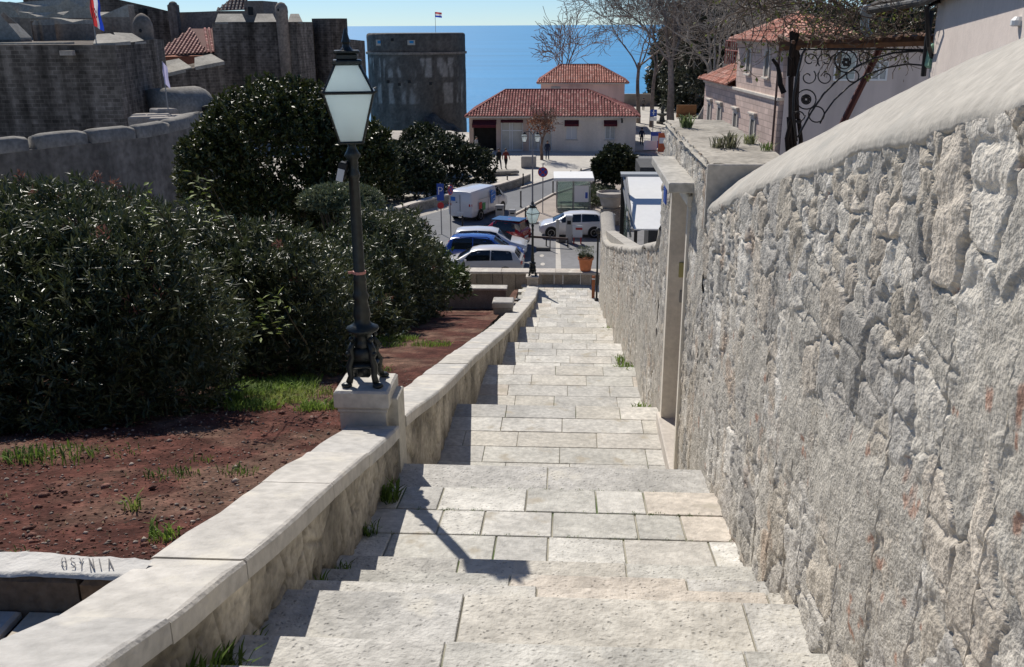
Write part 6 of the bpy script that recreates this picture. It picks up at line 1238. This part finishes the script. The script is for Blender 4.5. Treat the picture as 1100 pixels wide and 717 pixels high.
def sign_post(px, pyb, h, label, build, cat='sign', lean=0):
    q = at(px, pyb, z=ZP); o = thing('road_sign', label, cat, q, -.05); m = MB(); m.tube([(0, 0, 0), (0, 0, h)], .032, 8); m.build('post', m_grey, o, local=True); build(o); return o
def disc(m, r0, y, z, n=20, th=.02, x=0):
    vs = [(x + r0 * math.cos(a), y, z + r0 * math.sin(a)) for a in np.linspace(0, 2 * math.pi, n, endpoint=False)] + [(x + r0 * math.cos(a), y + th, z + r0 * math.sin(a)) for a in np.linspace(0, 2 * math.pi, n, endpoint=False)]
    m.add(vs, [tuple(range(n)), tuple(reversed(range(n, 2 * n)))] + [(i, n + i, n + (i + 1) % n, (i + 1) % n) for i in range(n)])
def nostop(z, r0=.33):
    def f(o):
        m = MB(); disc(m, r0, -.06, z); s_ = m.build('sign_disc', m_redp, o, local=True); m = MB(); disc(m, r0 * .80, -.064, z, th=.003); m.build('blue_field', m_blue, s_, local=True)
        m = MB(); 
        for a in (rad(45), -rad(45)): m.box((0, -.068 if a > 0 else -.0712, z), (r0 * 1.65, .003, r0 * .2), ry=a)
        m.build('red_cross', m_redp, s_, local=True)
    return f
sign_post(583, 229, 3.3, 'round no stopping sign, blue with red ring and cross, on a thin post', nostop(2.72))
def psign(o):
    m = MB(); m.box((0, -.045, 2.55), (.42, .02, 1.0), bev=.006); s_ = m.build('sign_plate', m_blue, o, local=True); m = MB()
    m.tube([(-.1, -.062, 2.4), (-.1, -.062, 2.85)], .028, 6); m.tube([(-.1, -.062, 2.84), (.08, -.062, 2.83), (.13, -.062, 2.74), (.08, -.062, 2.64), (-.1, -.062, 2.62)], .028, 6); m.build('letter', m_whitep, s_, local=True)
    m = MB(); disc(m, .2, -.05, 1.75); m.build('small_disc', m_redp, o, local=True)
sign_post(474.5, 252, 3.1, 'blue parking sign with white letter P, left of the van', psign)
o = sign_post(484.5, 256, 3.2, 'round no stopping sign seen nearly edge on beside the blue parking sign', nostop(2.85, .3)); o.rotation_euler.z = 1.15
def bsign(o):
    m = MB(); m.box((0, -.05, 2.5), (.75, .03, .75), bev=.006); s_ = m.build('sign_plate', m_blue, o, local=True); m = MB(); m.sphere((0, -.075, 2.72), (.08, .01, .08), 8, 5); m.box((0, -.072, 2.45), (.12, .012, .35)); m.box((0, -.0725, 2.56), (.36, .01, .07)); m.build('white_figure', m_whitep, s_, local=True)
    m = MB(); m.box((0, -.05, 1.85), (.75, .03, .4), bev=.006); m.build('lower_plate', m_whitep, o, local=True)
q = at(701, 146, z=ZP); o = thing('road_sign', 'blue square sign with white figure in front of the bare tree trunks', 'sign', q); m = MB(); m.tube([(0, 0, 0), (0, 0, 2.9)], .04, 8); m.build('post', m_grey, o, local=True); bsign(o)
# posters near the steps up to the plaza
def board(px, pyb, w_, h_, mat, label, cat='notice board'):
    q = at(px, pyb, z=ZP); o = thing('notice_board', label, cat, q); m = MB(); m.box((0, 0, h_ / 2 + .15), (w_, .06, h_), bev=.01); m.build('panel', mat, o, local=True); m = MB()
    for x in (-w_ * .4, w_ * .4): m.box((x, .0, .08), (.06, .25, .16))
    m.build('foot', m_grey, o, local=True)
    m = MB(); m.box((0, -.034, h_ * .6 + .15), (w_ * .8, .008, h_ * .3)); m.build('print', m_whitep, o, local=True)
board(704, 161, 1.0, 1.6, m_blue, 'blue upright notice board left of the orange one'); board(711.5, 165, .9, 1.8, M('poster_orange', (.55, .13, .05), rough=.5, na=.2, ns=2), 'orange poster board beside the gateway wall'); board(698.5, 163, 1.3, .9, m_whitep, 'low white board before the blue notice board')
# glass booth
q = at(615.5, 227, z=ZP); gb = thing('glass_booth', 'small glass shelter with flat white roof and a white poster', 'shelter', (q.x, 62.3, ZP), .03); W2, D2, H2 = 2.2, 1.6, 2.15
m = MB(); m.box((0, 0, H2 + .13), (2.65, 2.3, .22), bev=.03, rx=.05); m.build('roof', M('white_roof_sheet', (.80, .80, .78), rough=.5, na=.03), gb, local=True)
m = MB()
for x in (-W2 / 2, 0, W2 / 2):
    for y in (-D2 / 2, D2 / 2): m.box((x, y, H2 / 2), (.06, .06, H2))
for y in (-D2 / 2, D2 / 2): m.box((0, y, H2 - .04), (W2 - .08, .055, .07)); m.box((0, y, .12), (W2 - .08, .055, .07))
m.build('frame', m_grey, gb, local=True)
mg = M('greenish_glass', (.55, .68, .63), rough=.03, spec=.6, na=0, trans=.85)
for a, b, dd in ((-.55, -D2 / 2, 0), (.55, -D2 / 2, 0), (-.55, D2 / 2, 0), (.55, D2 / 2, 0)): m = MB(); m.box((a, b, H2 / 2), (W2 / 2 - .08, .012, H2 - .3)); m.build('glass_panel', mg, gb, local=True)
for x in (-W2 / 2, W2 / 2): m = MB(); m.box((x, 0, H2 / 2), (.012, D2 - .1, H2 - .3)); m.build('glass_panel', mg, gb, local=True)
m = MB(); m.box((.52, -D2 / 2 - .03, 1.25), (.95, .02, 1.1)); po_ = m.build('poster', m_whitep, gb, local=True); m = MB(); m.box((.85, -D2 / 2 - .045, 1.15), (.16, .006, .4)); m.build('poster_print', m_blue, po_, local=True)
m = MB(); m.box((0, .45, .45), (1.9, .4, .06)); m.box((-.8, .45, .22), (.06, .35, .44)); m.box((.8, .45, .22), (.06, .35, .44)); m.build('bench', m_grey, gb, local=True)
# urn on boulders
q = at(655, 238, z=ZP); ur = thing('stone_urn', 'large grey stone basin on a rough pedestal left of the white canopy', 'stone urn', (q.x, 58, ZP)); m = MB(); m.lathe([(.75, 0), (.82, .3), (.7, .75), (.62, .9), (.7, 1.0)], n=12); m.build('pedestal', m_rubg if 'm_rubg' in globals() else M('grey_rough_stone', (.27, .25, .22), rough=.95, ns=2, na=.3, ns2=10, na2=.3, bump=1, bs=6), ur, local=True)
m = MB(); m.lathe([(.45, .95), (.62, 1.2), (.72, 1.65), (.90, 1.75), (.92, 1.98), (.80, 2.0), (.74, 1.85), (.2, 1.8)], n=20); m.build('basin', M('basin_stone', (.40, .37, .33), rough=.9, ns=3, na=.15), ur, local=True, smooth=False)
# ticket machine, posts, board, bins, rail
q = at(611, 257, z=ZP); o = thing('ticket_machine', 'pale grey ticket machine with white hood in front of the white hatchback', 'ticket machine', (q.x, 52.4, ZP)); m = MB(); m.box((0, 0, .75), (.36, .3, 1.5), bev=.02); m.build('cabinet', M('pale_cabinet', (.55, .53, .49), rough=.5, na=.05), o, local=True); m = MB(); m.box((0, -.02, 1.56), (.42, .38, .12), bev=.02); m.build('hood', m_white, o, local=True); m = MB(); m.box((0, -.156, 1.2), (.22, .012, .22)); m.build('screen', m_dark, o, local=True)
q = at(599, 256, z=ZP); m = MB(); m.box((q.x, 52.6, ZP + .62), (.18, .14, 1.24), bev=.02); m.box((q.x, 52.6, ZP + 1.27), (.2, .16, .06), bev=.01); solo('barrier_post', m, M('cream_paint', (.60, .57, .50), rough=.5, na=.05), 'cream square post left of the ticket machine', 'post', (q.x, 52.6, ZP))
q = at(620, 258, z=ZP); o = thing('barrier_board', 'low white trestle board with red stripe and red feet by the ticket machine', 'barrier', (q.x, 52.1, ZP)); m = MB(); m.box((0, 0, .72), (.55, .05, .7), bev=.01); m.build('panel', m_whitep, o, local=True); m = MB(); m.box((.08, -.03, .88), (.38, .012, .12)); m.build('stripe', m_redp, o, local=True)
for x in (-.2, .2): m = MB(); m.box((x, 0, .2), (.07, .3, .36), bev=.01); m.build('leg', m_redp, o, local=True)
for px, pyb, s_, mt, lab in ((537, 236, 1.0, M('bin_grey', (.42, .40, .36), rough=.6, na=.1), 'grey box bin with dark slot beside the van rear'), (550.5, 238, .8, M('bin_pale', (.55, .53, .48), rough=.6, na=.1), 'small pale bin with domed lid right of the box bin')):
    q = at(px, pyb, z=ZP); o = thing('litter_bin', lab, 'bin', q, 0, None); m = MB(); m.box((0, 0, .42 * s_), (.52 * s_, .42 * s_, .84 * s_), bev=.03); m.build('body', mt, o, local=True); m = MB(); m.box((0, 0, .90 * s_), (.58 * s_, .48 * s_, .12 * s_), bev=.05); m.build('lid', m_grey, o, local=True); m = MB(); m.box((0, -.215 * s_, .68 * s_), (.34 * s_, .02, .12 * s_)); m.build('slot', m_dark, o, local=True)
q = at(563, 254, z=ZP + .5); q2 = at(611, 257, z=ZP + .5); o = thing('parking_rail', 'long low dark metal rail in front of the white hatchback', 'rail', (q.x, q.y, ZP)); m = MB(); m.box(((q.x + q2.x) / 2, (q.y + q2.y) / 2, ZP + .5), ((q2.x - q.x), .1, .12), math.atan2(q2.y - q.y, q2.x - q.x), bev=.01); m.build('bar', M('rusty_bar', (.10, .07, .06), rough=.7, na=.2), o)
for t in (.02, .5, .98): m = MB(); m.box((q.x + (q2.x - q.x) * t, q.y + (q2.y - q.y) * t + .08, ZP + .25), (.07, .07, .5)); m.build('post', m_black, o)
for (xa, ya), (xb, yb), lab in (((576, 267.5), (591, 266), 'low dark kerb bar lying on the square by the lamp, shorter one'), ((600, 259), (612, 264), 'bent thin dark rail on the square right of the kerb bar')):
    a, b = at(xa, ya, z=ZP + .1), at(xb, yb, z=ZP + .1); m = MB()
    if 'kerb' in lab: m.box(((a.x + b.x) / 2, a.y, ZP + .09), (b.x - a.x, .18, .18), bev=.03); m.tube([(b.x, a.y, ZP), (b.x, a.y, ZP + .9)], .035, 6)
    else: m.tube([(a.x, a.y, ZP + .35), (b.x, b.y, ZP + .3), (b.x + .02, b.y - .1, ZP)], .035, 6)
    solo('kerb_bar', m, M('grey_bar', (.12, .11, .10), rough=.7, na=.15), lab, 'rail', (a.x, a.y, ZP))
m = MB(); q = at(566, 242, z=ZP); m.box((q.x, 55, ZP + .3), (.5, .45, .5), bev=.1); m.box((q.x + .1, 55, ZP + .62), (.12, .12, .2), bev=.03); solo('red_barrier_base', m, m_redp, 'red plastic barrier base by the white hatchback nose', 'barrier', (q.x, 55, ZP))
# curved road wall
pts = [at(x, y, z=ZP + .55) for x, y in ((430, 224), (445, 219), (476, 211), (510, 204.5), (537, 198.6), (556, 193), (570, 187.5))]
rwl = thing('road_wall', 'low curved stone wall along the far edge of the road', 'wall', (pts[3].x, pts[3].y, ZP)); wallring(rwl, 'wall', m_rubg if 'm_rubg' in globals() else M('grey_rough_stone'), [(p.x, p.y) for p in pts], ZP - .3, ZP + .5, .45); wallring(rwl, 'cap', m_trim, [(p.x, p.y - .03) for p in pts], ZP + .5, ZP + .6, .53)
q = at(568, 180, z=ZP); m = MB(); m.box((q.x, q.y, ZP + .5), (1.3, 1.0, 1.0), bev=.06); solo('stone_plinth', m, M('basin_stone'), 'square stone plinth at the far end of the curved road wall', 'plinth', (q.x, q.y, ZP))
q = at(548, 184, z=ZP); m = MB()
for k in range(3): m.box((q.x - .4 - .7 * k, q.y - 2.2 - k * .1, ZP + .12 + .14 * (k == 0)), (2.4, 1.0, .24), .3, bev=.03)
solo('stone_blocks', m, M('grey_rough_stone'), 'low rough stone blocks below the two strolling people', 'stone blocks', (q.x, q.y, ZP))
q = at(737, 127, z=ZP); m = MB(); m.box((q.x, q.y, ZP + .9), (2.6, .3, 1.6), bev=.02); m.box((q.x, q.y - .2, ZP + .3), (2.7, .6, .4), bev=.02); solo('wooden_stall', m, M('tan_wood', (.26, .13, .06), rough=.7, na=.2, ns=2), 'tan wooden box stall beside the leaning pale tree', 'stall', (q.x, q.y, ZP))
a, b = at(672, 116, z=ZP), at(750, 116, z=ZP); m = MB(); m.box(((a.x + b.x) / 2 + 3, 147.5, ZP + .7), (b.x - a.x + 14, .6, 2.2)); solo('sea_wall', m, M('sea_wall_stone', (.36, .31, .26), rough=.9, ns=1, na=.2), 'long low stone wall between the plaza and the sea', 'wall', ((a.x + b.x) / 2, 147.5, ZP))
q = at(742, 110, z=ZP); m = MB(); m.box((q.x, 143, ZP + 1.6), (3.5, 2, 3.4)); m.box((q.x + 3.5, 143.3, ZP + 2.2), (3.5, 2, 4.6)); solo('stone_hut', m, m_trim, 'pale stepped stone block at the far end of the plaza', 'stone hut', (q.x, 143, ZP))
q = at(711, 133, z=ZP); o = thing('fountain', 'small dark fountain statue on the plaza by the thick tree trunk', 'fountain', q); m = MB(); m.lathe([(.7, 0), (.7, .3), (.35, .45), (.25, .9), (.8, 1.15), (.82, 1.25), (.2, 1.25), (.18, 1.6), (.28, 1.8), (.12, 2.1), (.02, 2.4)], n=14); m.build('basin_and_column', M('dark_stone', (.10, .10, .09), rough=.8), o, local=True)
# post by the wall end, black pipe
q = at(642, 318, d=37.6); m = MB(); m.box((1.17, 37.6, -6.42), (.13, .09, .95), bev=.01); m.box((1.17, 37.6, -6.85), (.07, .06, .1)); o = thing('marker_post', 'rust coloured tapering marker post with white band beside the boundary wall', 'post', (1.17, 37.6, -6.9)); m.build('post', M('rust_paint', (.33, .12, .055), rough=.7, na=.2), o); m = MB(); m.box((1.17, 37.6, -6.07), (.136, .096, .05)); m.build('white_band', m_whitep, o)
o = thing('pipe_post', 'thin black pole with a round head at the end of the boundary wall', 'post', (1.30, 37.2, -6.9)); m = MB(); m.lathe([(.09, 0), (.09, .08), (.045, .12), (.04, 2.9)], n=8); m.build('pole', m_black, o, local=True); m = MB(); m.sphere((0, 0, 2.95), (.11, .11, .14), 10, 6); m.build('head', m_black, o, local=True)

# cafe canopy
cy0, cy1 = 40.5, 46; x0 = at(681, 240, d=cy0).x; zf, zb_ = AZ(685, 246, cy0), AZ(678, 190, cy1); x1 = x0 + 4.6
cf = thing('cafe_canopy', 'white sloping cafe canopy on dark steel posts behind the boundary wall', 'canopy', ((x0 + x1) / 2, 43, ZP))
m = MB(); m.add([(x0, cy0, zf), (x1, cy0, zf), (x1, cy1, zb_), (x0, cy1, zb_), (x0, cy0, zf - .06), (x1, cy0, zf - .06), (x1, cy1, zb_ - .06), (x0, cy1, zb_ - .06)], [(0, 1, 2, 3), (7, 6, 5, 4), (0, 4, 5, 1), (1, 5, 6, 2), (2, 6, 7, 3), (3, 7, 4, 0)]); m.build('white_roof', M('white_roof_sheet'), cf)
m = MB(); xp = at(669, 220, d=44.2).x
m.box((xp, 44.2, (ZP + AZ(669, 187, 44.2)) / 2), (.22, .22, AZ(669, 187, 44.2) - ZP)); m.box((xp + .1, 46, (ZP + zb_) / 2), (.16, .16, zb_ - ZP)); m.box((x1, cy1, (ZP + zb_) / 2), (.16, .16, zb_ - ZP)); m.box((x0 + .1, cy0 + .1, (ZP + zf) / 2 - .05), (.14, .14, zf - ZP - .1)); m.box((x1, cy0 + .1, (ZP + zf) / 2 - .05), (.14, .14, zf - ZP - .1)); m.build('steel_post', m_dark, cf)
m = MB(); za = AZ(669, 187, 44.2)
m.tube([(xp, 44.2, za - .05), (x0 - .03, cy0, zf - .06)], .07, 6); m.tube([(xp, 44.25, za - .55), (x0 - .1, cy0 + .4, zf - .45)], .05, 6); m.tube([(x0 - .06, cy0, zf - .03), (x0 - .06, cy1, zb_ - .03)], .06, 6); m.build('side_frame', m_grey, cf)
m = MB(); m.add([(xp - .15, 44.0, za + .02), (x1, 44.0, za + .02 + .0), (x1, 44.5, za + .06), (xp - .15, 44.5, za + .06)], [(0, 1, 2, 3)]); m.box(((xp + x1) / 2, 43.98, za - .04), (x1 - xp + .3, .05, .12)); m.build('upper_valance', M('pale_grey_sheet', (.36, .38, .39), rough=.5, na=.03), cf)
for i in range(3):
    m = MB(); m.box((x0 - .25 + .02 * i, cy0 + 1.1 + 1.5 * i, -5.4), (.015, 1.3, 3.2)); m.build('side_glass', mg, cf)
q = at(690, 185, z=-4.3); m = MB(); m.box((at(688, 183, d=48).x + 2.2, 50, AZ(690, 181, 48) - .3), (4.4, 3.4, .6)); m.box((at(688, 183, d=48).x + 2.4, 50, -6), (3.6, 2.6, 4)); solo('flat_roof_kiosk', m, M('dark_roof', (.06, .06, .06), rough=.7, na=.2), 'dark flat roofed kiosk behind the cafe canopy', 'kiosk', (at(700, 183, d=48).x, 50, -6))

# ================================================================== people
def person_mesh(pose, jk, tr, sk, hair, seed):
    V = {'pelvis': (0, 0, .95), 'waist': (0, .01, 1.1), 'chest': (0, .015, 1.30), 'neck': (0, .02, 1.48), 'head0': (0, .0, 1.56), 'head1': (0, -.02, 1.64), 'head2': (0, -.01, 1.73)}
    E = [('pelvis', 'waist'), ('waist', 'chest'), ('chest', 'neck'), ('neck', 'head0'), ('head0', 'head1'), ('head1', 'head2')]
    R = {'pelvis': .155, 'waist': .145, 'chest': .165, 'neck': .058, 'head0': .075, 'head1': .098, 'head2': .07}
    st = pose
    for sg, nme in ((1, 'l'), (-1, 'r')):
        a = sg * st; V.update({nme + 'sh': (sg * .18, .015, 1.41), nme + 'el': (sg * .25, .02 + a * .18, 1.14), nme + 'wr': (sg * .24, -.06 + a * .32, .90), nme + 'hd': (sg * .235, -.08 + a * .36, .82), nme + 'hp': (sg * .095, 0, .88), nme + 'kn': (sg * .10, -a * .22 - .03, .49), nme + 'an': (sg * .10, -a * .42 + .04, .09), nme + 'to': (sg * .115, -a * .42 - .12, .045)})
        R.update({nme + 'sh': .075, nme + 'el': .052, nme + 'wr': .036, nme + 'hd': .042, nme + 'hp': .105, nme + 'kn': .068, nme + 'an': .048, nme + 'to': .04})
        E += [('chest', nme + 'sh'), (nme + 'sh', nme + 'el'), (nme + 'el', nme + 'wr'), (nme + 'wr', nme + 'hd'), ('pelvis', nme + 'hp'), (nme + 'hp', nme + 'kn'), (nme + 'kn', nme + 'an'), (nme + 'an', nme + 'to')]
    K = list(V); me = bpy.data.meshes.new('person_tmp'); me.from_pydata([V[k] for k in K], [(K.index(a), K.index(b)) for a, b in E], []); ob = bpy.data.objects.new('person_tmp', me); COL.objects.link(ob)
    md = ob.modifiers.new('skin', 'SKIN'); md.use_smooth_shade = True
    for i, k in enumerate(K): me.skin_vertices[0].data[i].radius = (R[k], R[k] * (.72 if k in ('pelvis', 'waist', 'chest') else 1)); me.skin_vertices[0].data[i].use_root = (k == 'pelvis')
    sb = ob.modifiers.new('sub', 'SUBSURF'); sb.levels = 1; sb.render_levels = 1
    dg = bpy.context.evaluated_depsgraph_get(); me2 = bpy.data.meshes.new_from_object(ob.evaluated_get(dg)); bpy.data.objects.remove(ob)
    me2.name = 'person_body'; me2.materials.clear()
    for mm in (jk, tr, m_skin, m_dark): me2.materials.append(mm)
    for p in me2.polygons:
        z = p.center.z; x = abs(p.center.x); p.material_index = 2 if (z > 1.5 or (z < .875 and x > .19)) else (1 if z < .93 and x < .21 else (0 if z > .1 else 3))
        if z < .10: p.material_index = 3
        p.use_smooth = True
    return me2
cl = {n_: M('cloth_' + n_, c_, rough=.9, na=.1, ns=10) for n_, c_ in (('black', (.012, .012, .014)), ('navy', (.02, .025, .05)), ('rust', (.16, .03, .025)), ('grey', (.12, .12, .12)), ('jean', (.035, .05, .09)), ('pale', (.4, .38, .36)))}
def person(px, pyb, label, jk, tr, pose=.6, face=0, hair=(.03, .02, .015), d=None, s=1.0, group=None):
    q = at(px, pyb, z=ZP); me = person_mesh(pose, cl[jk], cl[tr], m_skin, hair, 1); o = bpy.data.objects.new('person', me); COL.objects.link(o); o.location = q; o.rotation_euler.z = face; o.scale = (s, s, s); tag(o, label, 'person', group)
    h_ = MB(); h_.sphere((0, .012, 1.685), (.10, .108, .105), 12, 8); h_.v = [(x, y + (.02 if z < 1.66 else 0), max(z, 1.60)) for x, y, z in h_.v]; ho = h_.build('hair', M('dark_hair', (.02, .015, .012), rough=.6, na=.1), None, None, local=True, smooth=True); ho.parent = o
    f = MB()
    for x in (-.033, .033): f.sphere((x, -.118, 1.645), (.011, .008, .008), 6, 4)
    f.sphere((0, -.128, 1.62), (.012, .018, .018), 6, 4); f.box((0, -.112, 1.585), (.045, .012, .008)); fo = f.build('face', M('face_detail', (.25, .13, .10), rough=.6, na=0), None, None, local=True); fo.parent = o
person(536, 182, 'strolling person in dark clothes, left of the pair before the restaurant', 'black', 'navy', .7, .5); person(543.5, 182, 'strolling person in a dark rust top, right of the pair before the restaurant', 'rust', 'black', -.7, .5)
person(638, 201.5, 'person in black standing left of another under the round tree', 'black', 'black', .2, 2.6, s=1.05); person(648, 203, 'person in black standing closest to the round tree trunk', 'black', 'navy', -.25, 2.9, s=1.05)
person(588, 172, 'person in dark blue jacket standing by the rusty leaved tree', 'navy', 'jean', .3, .2); person(689, 156, 'person in dark blue at the right corner of the restaurant', 'navy', 'black', .3, 3.0); person(691, 119, 'distant person in grey walking on the far plaza, near the thin tree trunks', 'grey', 'black', .5, 3.0); person(512, 167, 'person in a pale top by the left doorway of the restaurant', 'pale', 'grey', .2, 1.0)
bpy.context.view_layer.update()
